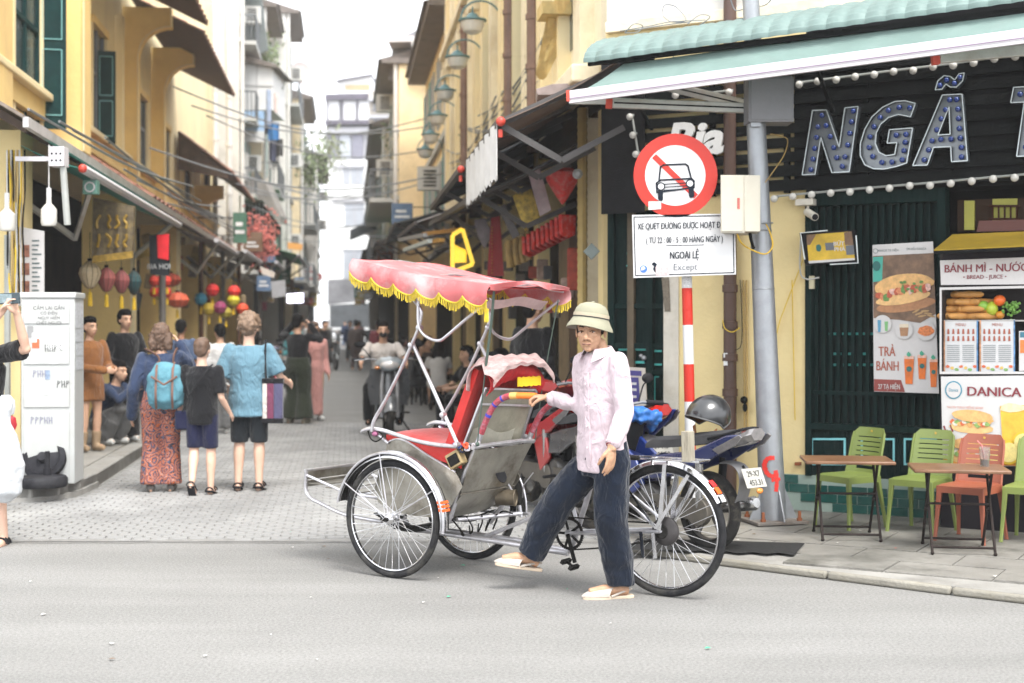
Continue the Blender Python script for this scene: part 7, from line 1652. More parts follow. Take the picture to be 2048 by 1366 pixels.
 if shoes:
  for s_ in 'LR':
   heel,toe,an,fd=j['_heel'+s_],j['_toe'+s_],j['an'+s_],j['_fd'+s_]
   mb=MB()
   dn=Vector((0,0,-.014*k))
   if shoes[0]=='sandal':
    mb.tube([heel+dn*1.2,an+fd*.4+dn*3.2,toe+dn*.9],[.036*k,.040*k,.034*k],10,flat=1)
    mm=MB();y=fd.normalized();x=y.cross(Vector((0,0,1))).normalized();z=x.cross(y)
    base=heel.lerp(toe,.5)+Vector((0,0,-.024*k));base.z=min(heel.z,toe.z)-.018*k
    mm.cbox(base,.085*k,.27*k,.022*k,Matrix((x,y,z)).transposed())
    o=mm.build('sandal',shoes[1],root,bevel=.01)
    st=MB()
    for q in(.35,.62,.05):
     c=heel.lerp(toe,q)+Vector((0,0,.004*k))
     st.tube([c+x*.045*k*cos(a)+Vector((0,0,1))*.042*k*sin(a)for a in[pi*i/8 for i in range(9)]],.007*k,6)
    st.build('strap',shoes[1],o)
    continue
   mb.tube([heel,heel.lerp(toe,.25)+Vector((0,0,.012*k)),heel.lerp(toe,.7),toe],[.040*k,.046*k,.042*k,.032*k],12)
   if shoes[0]=='boot':
    mb.tube([an+Vector((0,0,-.02)),an.lerp(j['kn'+s_],.45)],[.05*k,.062*k],12)
   remesh(mb,'boot' if shoes[0]=='boot' else 'shoe',shoes[1],root,voxel*.8,2)
 if hair:
  mb=MB();hair_mesh(hair[0],hc,R,k*1.07,mb)
  hm=mat('hair_'+('black' if hair[1][0]<.05 else 'brown' if hair[1][0]<.2 else 'fair'),hair[1],.55,0,.3,40,.8,90,stretch=(1,1,.3))
  remesh(mb,'hair',hm,root,voxel*.8,1,.038*k if hair[0]in('curly','bob')else.012,.022)
 if build_face and f.y<.5:
  for q in(-1,1):
   e=MB();e.ell(hp(q*.029,-.0800,-.003),(.011*k,.006*k,.005*k),10,6,R);e.build('eye',mat('eye_dark',(.02,.012,.01),.3,var=0),root)
   b=MB();b.tube([hp(q*.046,-.074,.020),hp(q*.030,-.090,.025),hp(q*.013,-.091,.020)],.0036*k,6);b.build('eyebrow',mat('brow_dark',(.02,.015,.012),.8,var=0),root)
  m=MB();m.tube([hp(-.020,-.084,-.070),hp(0,-.0945,-.069),hp(.020,-.084,-.070)],.0035*k,6);m.build('mouth',mat('lip',(.35,.12,.10),.5,var=0),root)
 root_info=dict(root=root,j=j,hp=hp,R=R,k=k)
 return root_info
# ---------------------------------------------------------------- the cyclo driver
def build_driver():
 o0=Vector((P(1215,1190,7.86).x,7.86,0))
 root=thing('person','elderly driver in pale pink shirt, navy trousers and sun helmet, holding the cyclo handle','person',o0)
 sk=mat('driver_skin',(.45,.255,.155),.55,0,.22,22,.35,90)
 j=dict(neck=P(1198,697,7.92),shR=P(1166,724,8.03),shL=P(1236,724,7.79),elR=P(1160,812,7.95),wrR=P(1098,795,8.04),elL=P(1249,828,7.72),wrL=P(1224,893,7.62),hipL=P(1224,915,7.83),hipR=P(1188,915,7.98),knL=P(1222,1040,7.83),anL=P(1242,1168,7.86),knR=P(1112,1005,8.04),anR=P(1062,1106,8.10))
 hc=P(1181,661,7.88);f=Vector((-.30,-.95,-.03));k=1.04
 b=MB();R,hp=head(b,hc,f,k,fine=True)
 b.tube([j['neck']+Vector((0,0,-.04)),j['neck']+Vector((-.012,0,.02)),hp(0,.012,-.06)],[.062,.054,.050],14)
 bf=Vector((-.72,-.69,0)).normalized();bl=Vector((-bf.y,bf.x,0));up=Vector((0,0,1))
 pel=(j['hipL']+j['hipR'])/2;shc=(j['shL']+j['shR'])/2
 cs=[pel-up*.05,pel+up*.06,pel.lerp(shc,.35),pel.lerp(shc,.65),pel.lerp(shc,.88),shc+up*.03]
 b.loft([ering(c,bl*a,bf*d)for c,a,d in zip(cs,[.14,.15,.135,.150,.160,.09],[.09,.10,.09,.105,.095,.06])])
 for s in 'LR':
  limb(b,[j['sh'+s],j['sh'+s].lerp(j['el'+s],.5),j['el'+s],j['el'+s].lerp(j['wr'+s],.4),j['wr'+s]],[.046,.040,.034,.034,.024])
  limb(b,[j['hip'+s],j['hip'+s].lerp(j['kn'+s],.5),j['kn'+s],j['kn'+s].lerp(j['an'+s],.35),j['an'+s]],[.078,.068,.048,.050,.034])
 toeL=P(1178,1184,7.82);toeR=P(1004,1117,8.08)
 for an,toe,hl in((j['anL'],toeL,P(1256,1180,7.87)),(j['anR'],toeR,P(1076,1127,8.11))):
  b.tube([hl,an+Vector((-.01,0,-.03)),an.lerp(toe,.55)+Vector((0,0,-.008)),toe],[.026,.034,.030,.020],12)
 hand(b,j['wrL'],Vector((-.10,-.06,-1)),Vector((-.75,.65,0)),Vector((-.7,-.7,0)),1.02,.22,.10,fr=.0082)
 hand(b,j['wrR'],Vector((-.95,.18,.05)),Vector((-.15,.05,-1)),Vector((.1,-1,0)),.98,.95,.05,fr=.0085)
 remesh(b,'body',sk,root,.0042,3,world=True)
 dk=mat('driver_eye',(.015,.010,.008),.25,var=0);wh=mat('driver_eye_white',(.62,.55,.5),.35,var=0);br=mat('driver_brow',(.05,.035,.028),.9,var=0)
 for q in(-1,1):
  e=MB();e.ell(hp(q*.030,-.0765,-.0045),(.0125*k,.0075*k,.0048*k),12,8,R);ee=e.build('eye',wh,root,world=True)
  i=MB();i.ell(hp(q*.030+.002,-.0825,-.0045),(.0052*k,.004*k,.0045*k),10,6,R);i.build('iris',dk,ee,world=True)
  i=MB();i.tube([hp(q*.044,-.0790,-.002),hp(q*.030,-.0870,.0015),hp(q*.017,-.0835,-.002)],.0022,6);i.build('eyelid',dk,ee,world=True)
  i=MB();i.tube([hp(q*.048,-.072,.019),hp(q*.032,-.091,.0265),hp(q*.013,-.0925,.021)],[.002,.0042,.0036],6);i.build('eyebrow',br,root,world=True)
  i=MB();i.ell(hp(q*.0085,-.1030,-.0465),(.0035,.003,.002),8,5,R);i.build('nostril',dk,root,world=True)
 m=MB();m.tube([hp(-.023,-.0835,-.0695),hp(-.010,-.0915,-.0685),hp(.010,-.0915,-.0685),hp(.023,-.0835,-.0695)],.0028,6)
 m.build('mouth',mat('driver_lip',(.22,.085,.07),.5,var=0),root,world=True)
 hr=MB();hr.ell(hp(0,.030,.030),(.0775*k,.082*k,.080*k),16,10,R)
 for q in(-1,1):hr.ell(hp(q*.066,.005,.012),(.012,.03,.035),8,6,R)
 remesh(hr,'hair',mat('driver_hair',(.03,.025,.022),.7,0,.3,60),root,.005,1,world=True)
 sm=shirt_mat('pink_cotton',(.53,.43,.465))
 s=MB()
 top=shc+up*.045
 rings=[(pel-up*.075,.166,.128),(pel+up*.01,.160,.126),(pel.lerp(shc,.30),.148,.118),(pel.lerp(shc,.55),.155,.124),(pel.lerp(shc,.80),.164,.120),(pel.lerp(shc,.97),.154,.098),(shc+up*.030,.120,.085),(shc+up*.052,.078,.070)]
 s.loft([ering(c,bl*a,bf*d,24)for c,a,d in rings])
 limb(s,[j['shL'],j['shL'].lerp(j['elL'],.5),j['elL'],j['elL'].lerp(j['wrL'],.5),j['elL'].lerp(j['wrL'],.86)],[.058,.058,.053,.049,.042],14)
 limb(s,[j['shR'],j['shR'].lerp(j['elR'],.5),j['elR'],j['elR'].lerp(j['wrR'],.5),j['elR'].lerp(j['wrR'],.90)],[.058,.056,.051,.047,.040],14)
 so=remesh(s,'shirt',sm,root,.0075,4,.020,.14,world=True)
 d2=so.modifiers.new('creases','DISPLACE');d2.texture=clouds(.05,1);d2.strength=.006;d2.texture_coords='LOCAL'
 cr=shc+up*.055;nc=(shc+up*.05).lerp(j['neck'],.35);cl=MB()
 def col(u,v):
  a=radians(28+304*u);fr=1-min(1,min(a,2*pi-a)/1.2);d=bf*cos(a)+bl*sin(a)
  if v<.3:r_,z=.064+.004*v,.005+.10*v
  else:w_=(v-.3)/.7;r_,z=.066+(.030+.030*fr)*w_,.035-(.045+.055*fr)*w_
  return nc+d*r_*(1+.05*abs(sin(a)))+up*(z-.018*(1-cos(a-pi))*.5+.0)+bf*(.012+.028*fr*v)
 cl.grid(col,40,8,.003);cl.build('collar',sm,root,world=True,ang=60)
 un=MB();un.ell(cr+bf*.050-up*.045,(.034,.034,.055),12,8);un.build('undershirt',mat('undershirt',(.45,.43,.42),.9),root,world=True)
 pk=MB()
 def chest(a,t):
  c=pel.lerp(shc,t);return c+bl*sin(a)*.158+bf*cos(a)*.124
 pk.loft([[chest(-.06,t)+bf*.006,chest(.14,t)+bf*.006,chest(.14,t)-bf*.01,chest(-.06,t)-bf*.01]for t in[-.1,.1,.3,.5,.7,.9]])
 pk.build('placket',sm,root,world=True,bevel=.002)
 bt=mat('button',(.7,.62,.64),.3,var=0)
 for t in(.12,.34,.56,.78):
  q=MB();q.lathe([(.006,0),(.006,.003)],chest(.04,t)+bf*.0065,n=8,R=bf.to_track_quat('Z','Y').to_matrix());q.build('button',bt,root,world=True)
 cu=MB()
 for s_ in 'LR':
  a=j['el'+s_].lerp(j['wr'+s_],.76);c=j['el'+s_].lerp(j['wr'+s_],.95)
  q=MB();q.tube([a,a.lerp(c,.06),c.lerp(a,.06),c],[.040,.0445,.0425,.036],16);q.build('cuff',sm,root,world=True)
 bd=MB();w=j['wrL'].lerp(j['elL'],.02);d=(j['elL']-j['wrL']).normalized();x=d.orthogonal().normalized();y=d.cross(x)
 for i in range(22):bd.ell(w+(x*cos(i*2*pi/22)+y*sin(i*2*pi/22))*.031,.0048,6,4)
 bd.build('bead_bracelet',mat('beads',(.22,.03,.03),.35,var=.4,scale=80),root,world=True)
 tm=shirt_mat('navy_cotton',(.0065,.011,.022),1)
 t=MB()
 t.loft([ering(pel-up*.10,bl*.150,bf*.112,20),ering(pel-up*.03,bl*.163,bf*.122,20),ering(pel+up*.10,bl*.148,bf*.11,20)])
 L1=[j['hipL']-up*.02,j['hipL'].lerp(j['knL'],.5),j['knL'],j['knL'].lerp(j['anL'],.5),j['knL'].lerp(j['anL'],.97)]
 limb(t,L1[:4],[.100,.098,.095,.088],16);t.tube([L1[3],L1[4],L1[4]-up*.015],[.089,.080,.077],16)
 L2=[j['hipR']-up*.02,j['hipR'].lerp(j['knR'],.5),j['knR']+Vector((.01,0,0)),j['knR'].lerp(j['anR'],.5),j['knR'].lerp(j['anR'],.98)]
 limb(t,L2[:4],[.100,.098,.096,.092],16);t.tube([L2[3],L2[4],L2[4]+(L2[4]-L2[3])*.12],[.092,.084,.080],16)
 to=remesh(t,'trousers',tm,root,.0075,4,.022,.15,world=True)
 d2=to.modifiers.new('creases','DISPLACE');d2.texture=clouds(.05,1);d2.strength=.008;d2.texture_coords='LOCAL'
 shm=mat('cream_leather',(.46,.41,.36),.5,0,.1,20,.4,150,dirt=.3);sol=mat('sandal_sole',(.55,.44,.33),.7)
 for an,toe,hl in((j['anL'],toeL,P(1256,1180,7.87)),(j['anR'],toeR,P(1076,1127,8.11))):
  y=(toe-hl).normalized();dn=-Vector((0,0,1));x=y.cross(-dn).normalized();dn=x.cross(y);dn=dn if dn.z<0 else-dn
  q=MB();pts=[]
  c0=hl+dn*.024;L=(toe-hl).length+.035
  prof=[(-.03,.022),(0.0,.034),(.08,.033),(.15,.043),(.21,.040),(.25,.026),(.265,.010)]
  sc=(L+.0)/.265
  ring1=[(p*sc-.005*0,w)for p,w in prof]
  outl=[c0+y*a+x*w for a,w in ring1]+[c0+y*a-x*w for a,w in ring1[::-1]]
  n=len(outl);q.add(outl+[p+dn*.018 for p in outl],[tuple(range(n)),tuple(range(2*n-1,n-1,-1))]+[(i,i+n,(i+1)%n+n,(i+1)%n)for i in range(n)])
  sob=q.build('sandal',sol,root,world=True,bevel=.004)
  u=MB()
  u.grid(lambda s1,t1:c0+y*(.10+.172*s1+.02*(1-s1)*cos(2*pi*t1))*sc+x*.046*cos(pi*t1)*(1-.12*s1-.80*s1**5)-dn*(.056-.030*s1-.018*s1**6)*sin(pi*t1)**.8,12,14,.004)
  u.tube([c0+y*.11*sc+x*.040,c0+y*.05-dn*.02+x*.037,c0-y*.02-dn*.030,c0+y*.05-dn*.02-x*.037,c0+y*.11*sc-x*.040],.006,6)
  u.build('upper',shm,sob,world=True)
 hm=mat('helmet_cloth',(.27,.26,.185),.85,0,.08,9,.3,240);hin=mat('helmet_lining',(.34,.31,.26),.8)
 hat=MB();hu=(Vector((0.13,.05,1))).normalized();hf=Vector((-.42,-.90,0));hf=(hf-hu*hf.dot(hu)).normalized();hl=hu.cross(hf)
 hcn=hp(0,.014,.066)
 def ho(a,r,z,e=1.0):
  r*=.95
  return hcn+hl*cos(a)*r+hf*sin(a)*r*e+hu*z
 prof=[(.004,.088),(.042,.084),(.073,.071),(.092,.049),(.101,.022),(.103,.004),(.105,-.006),(.118,-.018),(.130,-.036),(.136,-.052),(.133,-.055),(.118,-.034),(.101,-.016),(.092,-.006)]
 n=36;rings=[]
 for i,(r,z)in enumerate(prof):
  ring_=[]
  for q in range(n):
   a=2*pi*q/n;e=1.12 if i<6 else 1.14
   drop=(.012*cos(a)**2 if i>6 else 0)
   ring_.append(ho(a,r,z-drop*1.2,e))
  rings.append(ring_)
 hat.loft(rings[:11],cap=False);hat.add(rings[0],[tuple(range(n))])
 ho_=hat.build('sun_helmet',hm,root,world=True,ang=60)
 li=MB();li.loft(rings[10:],cap=False);li.build('lining',hin,ho_,world=True)
 bnd=MB();bnd.loft([[ho(2*pi*q/n,r,z,1.125)for q in range(n)]for r,z in((.1015,.004),(.1045,.004),(.1045,.022),(.1005,.022))],cap=False);bnd.build('hat_band',mat('hat_band',(.42,.36,.26),.8),ho_,world=True)
 bb=MB();bb.tube([ho(2*pi*q/n,.106,.001,1.13)for q in range(n)],.0022,6,closed=True);bb.build('chin_cord',mat('cord_dark',(.03,.03,.04),.7,var=0),ho_,world=True)
 bt_=MB();bt_.ell(hcn+hu*.089,(.010,.010,.006));bt_.build('top_button',hm,ho_,world=True)
 return root
def shirt_mat(name,col,kind=0):
 m=mat(name,col,.85,0,.10 if kind==0 else.35,3.5,.25,420,sheen=.2)
 N=m.node_tree.nodes;L=m.node_tree.links;b=N['Principled BSDF']
 tc=N.new('ShaderNodeTexCoord');mp=N.new('ShaderNodeMapping');mp.inputs['Scale'].default_value=(1.0,1.0,.55);mp.inputs['Rotation'].default_value=(.3,.4,.2)
 wv=N.new('ShaderNodeTexNoise');wv.inputs['Scale'].default_value=13 if kind==0 else 11;wv.inputs['Detail'].default_value=3;wv.inputs['Distortion'].default_value=1.4
 L.new(tc.outputs['Object'],mp.inputs[0]);L.new(mp.outputs[0],wv.inputs['Vector'])
 bp=N.new('ShaderNodeBump');bp.inputs['Strength'].default_value=.9;bp.inputs['Distance'].default_value=.03
 L.new(wv.outputs[0],bp.inputs['Height'])
 old=b.inputs['Normal'].links
 if old:L.new(old[0].from_node.outputs[0],bp.inputs['Normal'])
 L.new(bp.outputs[0],b.inputs['Normal'])
 return m
build_driver()
# ---------------------------------------------------------------- the cyclo (local +x = forwards, +y = camera side)
def wheel(parent,c,R,tr,ns,m_tyre,m_rim,m_spoke,hub_r=.022,hub_w=.06,cross=.30,rim_w=.014):
 """wheel > tyre, rim, spokes; axle along local y"""
 h=MB();h.lathe([(.008,-hub_w*.8),(hub_r*1.5,-hub_w*.5),(hub_r*1.5,-hub_w*.42),(hub_r,-hub_w*.38),(hub_r,hub_w*.38),(hub_r*1.5,hub_w*.42),(hub_r*1.5,hub_w*.5),(.008,hub_w*.8)],c,'Y',16)
 hub=h.build('wheel',m_rim,parent)
 t=MB();t.ring(c,R-tr,tr,'Y',64,10);t.build('tyre',m_tyre,hub)
 r=MB();r.ring(c,R-2*tr-.004,.007,'Y',64,8,rim_w);r.build('rim',m_rim,hub)
 Ri=R-2*tr-.01
 s=MB();s.tube([(0,0,0),(0,0,1)],.0017,5);me=s.build('spoke',m_spoke,hub)
 first=me;base=me.data
 for i in range(ns):
  a=2*pi*i/ns;sd=1 if i%2 else-1;tw=cross if(i//2)%2 else-cross
  p=Vector(c)+Vector((cos(a-tw*3.2)*hub_r*1.4,sd*hub_w*.45,sin(a-tw*3.2)*hub_r*1.4));q=Vector(c)+Vector((cos(a)*Ri,0,sin(a)*Ri))
  o=first if i==0 else instance('spoke',base,hub)
  d=q-p;o.location=p;o.rotation_euler=d.to_track_quat('Z','Y').to_euler();o.scale=(1,1,d.length)
 return hub
def build_cyclo():
 TH=radians(34);fwd=Vector((-cos(TH),sin(TH),0))
 root=thing('cyclo','three-wheeled cyclo with faded red fringed canopy and bare metal passenger tub','cyclo',(-.49,8.80,0),atan2(fwd.y,fwd.x))
 tyre=mat('tyre_rubber',(.022,.022,.024),.75,0,.3,20,.3,200,dirt=.35,dirtcol=(.16,.15,.13),dscale=6)
 chrome=mat('chrome',(.62,.62,.64),.22,1.0,.10,20,.05,60,dirt=.25,dirtcol=(.30,.26,.22),dscale=14)
 alu=mat('aluminium_tube',(.58,.57,.60),.38,.85,.14,18,.1,80,dirt=.3,dirtcol=(.32,.28,.25),dscale=10)
 spoke=mat('spoke_steel',(.66,.66,.68),.3,.9,.0)
 sheet=mat('worn_steel_sheet',(.36,.34,.295),.36,.72,.3,3.5,.5,9,dirt=.85,dirtcol=(.13,.105,.075),dscale=4.5)
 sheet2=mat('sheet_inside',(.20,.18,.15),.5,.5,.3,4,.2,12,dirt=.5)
 blk=mat('greasy_black',(.02,.019,.018),.5,.3,.4,12,.4,70)
 red=mat('seat_red',(.48,.012,.008),.55,0,.12,5,.5,26,sheen=.2)
 can=translucent(mat('canopy_red',(.58,.15,.155),.6,0,.16,3,.3,14,dirt=.9,dirtcol=(.64,.44,.44),dscale=2.4),.2)
 canin=mat('canopy_lining',(.45,.012,.014),.7,0,.25,9)
 yel=mat('fringe_yellow',(.60,.45,.03),.7,0,.25,30)
 B=lambda mb,n,m,par=root,**k:mb.build(n,m,par,**k)
 w1=wheel(root,(0,.40,.352),.352,.020,36,tyre,chrome,spoke)
 w2=wheel(root,(0,-.40,.352),.352,.020,36,tyre,chrome,spoke)
 w3=wheel(root,(-1.62,0,.368),.368,.021,36,tyre,chrome,spoke,hub_w=.075)
 def arc(cx,cz,R,a0,a1,n=24):return[(cx+R*cos(a0+(a1-a0)*i/n),cz+R*sin(a0+(a1-a0)*i/n))for i in range(n+1)]
 for s in(1,-1):
  f=MB();A=arc(0,.352,.405,radians(12),radians(186))
  f.grid(lambda u,v,A=A,s=s:(A[round(u*24)][0]*(1-.05*(2*v-1)**2),s*.40+(v-.5)*.075,.352+(A[round(u*24)][1]-.352)*(1-.10*(2*v-1)**2)),24,6,.002)
  fo=B(f,'mudguard',blk if s<0 else chrome)
  e=MB();e.tube([(x*1.0,s*(.40+.036*s*s),z-.01)for x,z in A],.008,6);B(e,'edge_tube',alu,fo)
  g=MB();g.grid(lambda u,v,A=A,s=s:(A[round(u*24)][0]*.975,s*.40+(v-.5)*.070,.352+(A[round(u*24)][1]-.352)*.955),24,3,.002);B(g,'inner_guard',blk,fo)
  if s==1:
   for k,(z0,z1)in enumerate(((.425,.440),(.448,.463),(.471,.486))):
    q=MB()
    for(za,zb)in((z0,z1),):
     aa,ab=math.asin((za-.352)/.412),math.asin((zb-.352)/.412)
     q.quad((-.415*cos(aa),.372,za),(-.415*cos(aa),.428,za),(-.415*cos(ab),.428,zb),(-.415*cos(ab),.372,zb),.003)
     q.box(-.414*cos(ab)-.004,-.414*cos(ab)+.028,.432,.441,za,zb)
    B(q,'reflector',mat('reflector_orange',(.85,.12,.02),.35,var=.05)if k!=1 else mat('reflector_orange',(.85,.12,.02)),fo)
  for a in(30,80,150):
   t=MB();t.tube([(0,s*.435,.352),(.40*cos(radians(a)),s*.437,.352+.40*sin(radians(a)))],.004,6);B(t,'mudguard_stay',alu,fo)
  bk=MB();bk.tube([(0,s*.47,.352),(0,s*.27,.352)],.012,10);B(bk,'axle',blk)
 ax=MB();ax.tube([(0,.30,.352),(0,.22,.27),(0,-.22,.27),(0,-.30,.352)],.016,10);B(ax,'axle_beam',alu)
 for s in(1,-1):
  for k in range(4):
   l=MB();hw=.26-k*.05
   l.loft([[(x,s*.26-.022,z),(x,s*.26+.022,z),(x,s*.26+.022,z-.007),(x,s*.26-.022,z-.007)]for x,z in[(-.02+hw*t,.235+.06*t*t*(hw/.26)**2-k*.009+.06)for t in[-1,-.6,-.2,.2,.6,1]]])
   B(l,'leaf_spring',blk)
 side=[(.109,.796),(.06,.815),(.0,.815),(-.071,.793),(-.181,.739),(-.292,.691),(-.398,.645),(-.448,.560),(-.36,.44),(-.281,.366),(-.094,.365),(.039,.375),(.187,.425),(.215,.51),(.167,.654)]
 for s in(1,-1):
  q=MB();q.prism(side,(0,s*.302-.002,0),(1,0,0),(0,0,1),(0,.004*s,0));so=B(q,'side_panel',sheet,bevel=.001)
  e=MB();e.tube([(x,s*.304,z)for x,z in bez([(a,0,b)for a,b in side[:7]],3)and[(p.x,p.z)for p in bez([(a,0,b)for a,b in side[:7]],3)]],.006,6);B(e,'rolled_edge',alu,so)
 bp=MB();y=.30
 prof=[(-.535,.780),(-.47,.66),(-.415,.53),(-.40,.50),(-.33,.415),(-.23,.352)]
 bp.grid(lambda u,v:(prof[int(u*5)][0]-.012*cos((v-.5)*pi),(v-.5)*2*(y-.06*u),prof[int(u*5)][1]),5,8,.004)
 bo=B(bp,'back_panel',sheet,ang=20)
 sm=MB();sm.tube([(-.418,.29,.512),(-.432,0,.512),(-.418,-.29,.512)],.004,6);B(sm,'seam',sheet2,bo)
 ho=MB();ho.lathe([(.052,0),(.050,.003)],(-.470,-.06,.60),n=14,R=Vector((-.9,0,.40)).to_track_quat('Z','Y').to_matrix());B(ho,'round_patch',mat('dark_patch',(.02,.02,.022),.6),bo)
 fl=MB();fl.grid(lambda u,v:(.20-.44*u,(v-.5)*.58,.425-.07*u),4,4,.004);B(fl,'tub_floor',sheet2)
 fp=MB();fp.quad((.11,.29,.79),(.11,-.29,.79),(.215,-.29,.51),(.215,.29,.51));B(fp,'front_panel',sheet)
 tb=MB();tb.tube([(-.53,.32,.795),(-.545,.15,.802),(-.548,-.15,.802),(-.535,-.32,.790)],.014,10);B(tb,'top_bar',alu)
 bx=MB();bx.cbox((-.40,.30,.72),.10,.06,.09,Matrix.Rotation(.5,3,'Y'));bx2=B(bx,'battery_box',mat('tan_plastic',(.35,.26,.13),.6),bevel=.004)
 ib=MB();ib.cbox((-.402,.332,.718),.075,.004,.06,Matrix.Rotation(.5,3,'Y'));B(ib,'slot',blk,bx2)
 for i,(c,m)in enumerate((((-.43,.33,.80),(.05,.10,.35)),((-.47,.32,.803),(.6,.08,.03)),((-.50,.33,.79),(.5,.48,.52)),((-.45,.30,.775),(.03,.03,.05)),((-.52,.28,.81),(.55,.5,.52)))):
  q=MB();q.tube(bez([Vector(c)+Vector((random.uniform(-.03,.03),random.uniform(-.02,.02),random.uniform(-.015,.02)))for _ in range(6)],4),.007,6)
  B(q,'knotted_rag',mat('rag_%d'%i,m,.9))
 sc_=MB();sc_.grid(lambda u,v:(.13-.56*u,(v-.5)*.56,.835-.045*u+.02*sin(pi*v)**.5+.012*sin(u*9)),14,10,.0)
 sc_.grid(lambda u,v:(.13-.56*u,.285,.84-.045*u-v*(.03+.10*u)),8,2,.01);B(sc_,'seat_cushion',red)
 bc=MB();p0=Vector((-.36,0,.77));p1=Vector((-.555,0,1.24));dn=(p1-p0).normalized();nb=Vector((dn.z,0,-dn.x))
 bc.loft([[p0+(p1-p0)*t+Vector((0,yy*.285,0))+nb*(.035+bul)for yy,bul in((-1,-.06),(-1,.025),(-.7,.045),(0,.05),(.7,.045),(1,.025),(1,-.03),(0,-.035))]for t in[i/10 for i in range(11)]])
 B(bc,'backrest_cushion',red)
 a,b_,c_,d_=Vector((-.395,.268,.814)),Vector((-.545,.268,1.142)),Vector((-.552,-.268,1.112)),Vector((-.425,-.268,.765))
 off=Vector((-.035,0,-.005));a,b_,c_,d_=[p+off for p in(a,b_,c_,d_)]
 g=MB();g.quad(a,b_,c_,d_,.003)
 ps=B(g,'plastic_sheet',mat('cloudy_plastic',(.30,.28,.215),.32,0,.30,3.0,.6,9,dirt=.65,dirtcol=(.12,.115,.085),dscale=3.2,coat=.35))
 for p,q in((a,b_),(b_,c_),(c_,d_),(d_,a),(a.lerp(b_,.72),d_.lerp(c_,.72))):
  t=MB();t.beam(p+Vector((-.006,0,0)),q+Vector((-.006,0,0)),.016 if p is not a.lerp(b_,.72)else.005,.014);B(t,'frame_bar',alu,ps,bevel=.002)
 tr=MB()
 pt=mat('tape_patch',(.42,.40,.33),.6,0,.2,12)
 tr.grid(lambda u,v:a.lerp(d_,.06+.75*u).lerp(b_.lerp(c_,.06+.75*u),.01+(.26+.05*sin(7*u))*v)+Vector((-.006,0,0)),10,3,.002);B(tr,'patch',pt,ps)
 ye=MB();ye.grid(lambda u,v:Vector((-.648,.02-.25*u,1.140+.055*v+.004*sin(u*30))),12,2,.006);B(ye,'yellow_cloth',mat('yellow_felt',(.80,.52,.01),.8,0,.1))
 cov=MB();pc=mat('pink_pattern_cloth',(.37,.27,.26),.75,0,.35,26,.55,22,dirt=.7,dirtcol=(.30,.12,.12),dscale=20,stretch=(1,.5,1.6))
 def cover(u,v):
  w=2*v-1;aw=abs(w);drop=.055*aw**3.5
  prof_=[(.10,1.14),(.095,1.22),(.075,1.285),(.03,1.33),(-.03,1.345),(-.09,1.325),(-.128,1.295),(-.125,1.262)]
  k_=u*7;i=min(6,int(k_));t=k_-i
  x=prof_[i][0]*(1-t)+prof_[i+1][0]*t;z=prof_[i][1]*(1-t)+prof_[i+1][1]*t
  sh=sqrt(max(0.0,1-max(0,(aw-.72)/.28)**2*.55))
  z=1.20+(z-1.20)*(1 if z<1.2 else sh)-(drop if u>.6 else 0)+.006*sin(w*16+u*5)
  if u>.8:z+=.05*(1-aw**2)*(u-.8)/.2-.03*(u-.8)/.2
  return(-.575+x*(1-.12*aw**4),-w*.325,z-.015)
 cov.grid(lambda u,v:cover(u,v),21,28,.006);B(cov,'backrest_cover',pc,ang=60)
 rl=MB();rl.grid(lambda u,v:(-.60-.035*sin(pi*u),(.5-v)*.57,1.13+.13*u-.085*(2*v-1)**2+.05+.004*sin(v*50)),5,26,.006);B(rl,'gathered_lining',mat('seat_red2',(.50,.015,.02),.6,0,.2,30,.6,40))
 wrapm=mat('wrap_cloth',(.36,.05,.07),.7,0,.4,60,.5,80,dirt=.5,dirtcol=(.50,.34,.42),dscale=22);blu=mat('wrap_blue',(.05,.05,.42),.6);org_=mat('grip_orange',(.85,.20,.02),.45,0,.1);tan_=mat('grip_tape',(.72,.42,.12),.6)
 H1=[(-.317,.25,.366),(-.408,.25,.594),(-.499,.25,.775),(-.552,.25,.894),(-.60,.25,.990),(-.645,.25,1.050),(-.70,.25,1.085),(-.77,.25,1.100),(-.925,.25,1.102)]
 for s in(1,-1):
  pts=bez([(x,.25*s+(-.04 if s<0 else 0),z-(.055*min(1,max(0,(-.45-x)/.2))if s<0 else 0))for x,y_,z in H1],5)
  lo=MB();lo.tube(pts[:16],.0165,10);hb=B(lo,'handlebar',alu)
  up_=MB();up_.tube(pts[14:36],.0185,10);B(up_,'cloth_wrap',wrapm,hb)
  gr=MB();gr.tube(pts[35:],.0185,12);B(gr,'hand_grip',org_ if s>0 else wrapm,hb)
  tp=MB();tp.tube([pts[34],pts[36]],.0198,12);B(tp,'grip_tape',tan_ if s>0 else wrapm,hb)
  if s==1:
   for k in(19,24,29):
    t=MB();t.tube([pts[k],pts[k].lerp(pts[k+1],.9)],.0192,10);B(t,'blue_tape',blu,hb)
  st=MB();st.tube([pts[0],(-.25,.25*s,.27)],.0165,8);B(st,'lower_clamp',alu,hb)
 for s in(1,-1):
  A=bez([(.30,.33*s,.850),(.265,.33*s,.866),(.209,.33*s,.874),(.112,.33*s,.865),(-.004,.33*s,.840),(-.155,.33*s,.812),(-.303,.33*s,.799),(-.45,.33*s,.797)],4)
  t=MB();t.tube(A,[.008 if i<2 else.017 for i in range(len(A))],10,flat=.75);B(t,'armrest',alu)
  lp=MB();lp.tube(bez([(.24,.335*s,.86),(.215,.34*s,.815),(.17,.34*s,.80),(.12,.34*s,.835),(.17,.335*s,.865)],5),.0045,6);B(lp,'wire_loop',blk)
  kn=MB();kn.ell((.185,.335*s,.845),(.022,.018,.016));B(kn,'knotted_rag',mat('rag_5',(.35,.12,.22),.9))
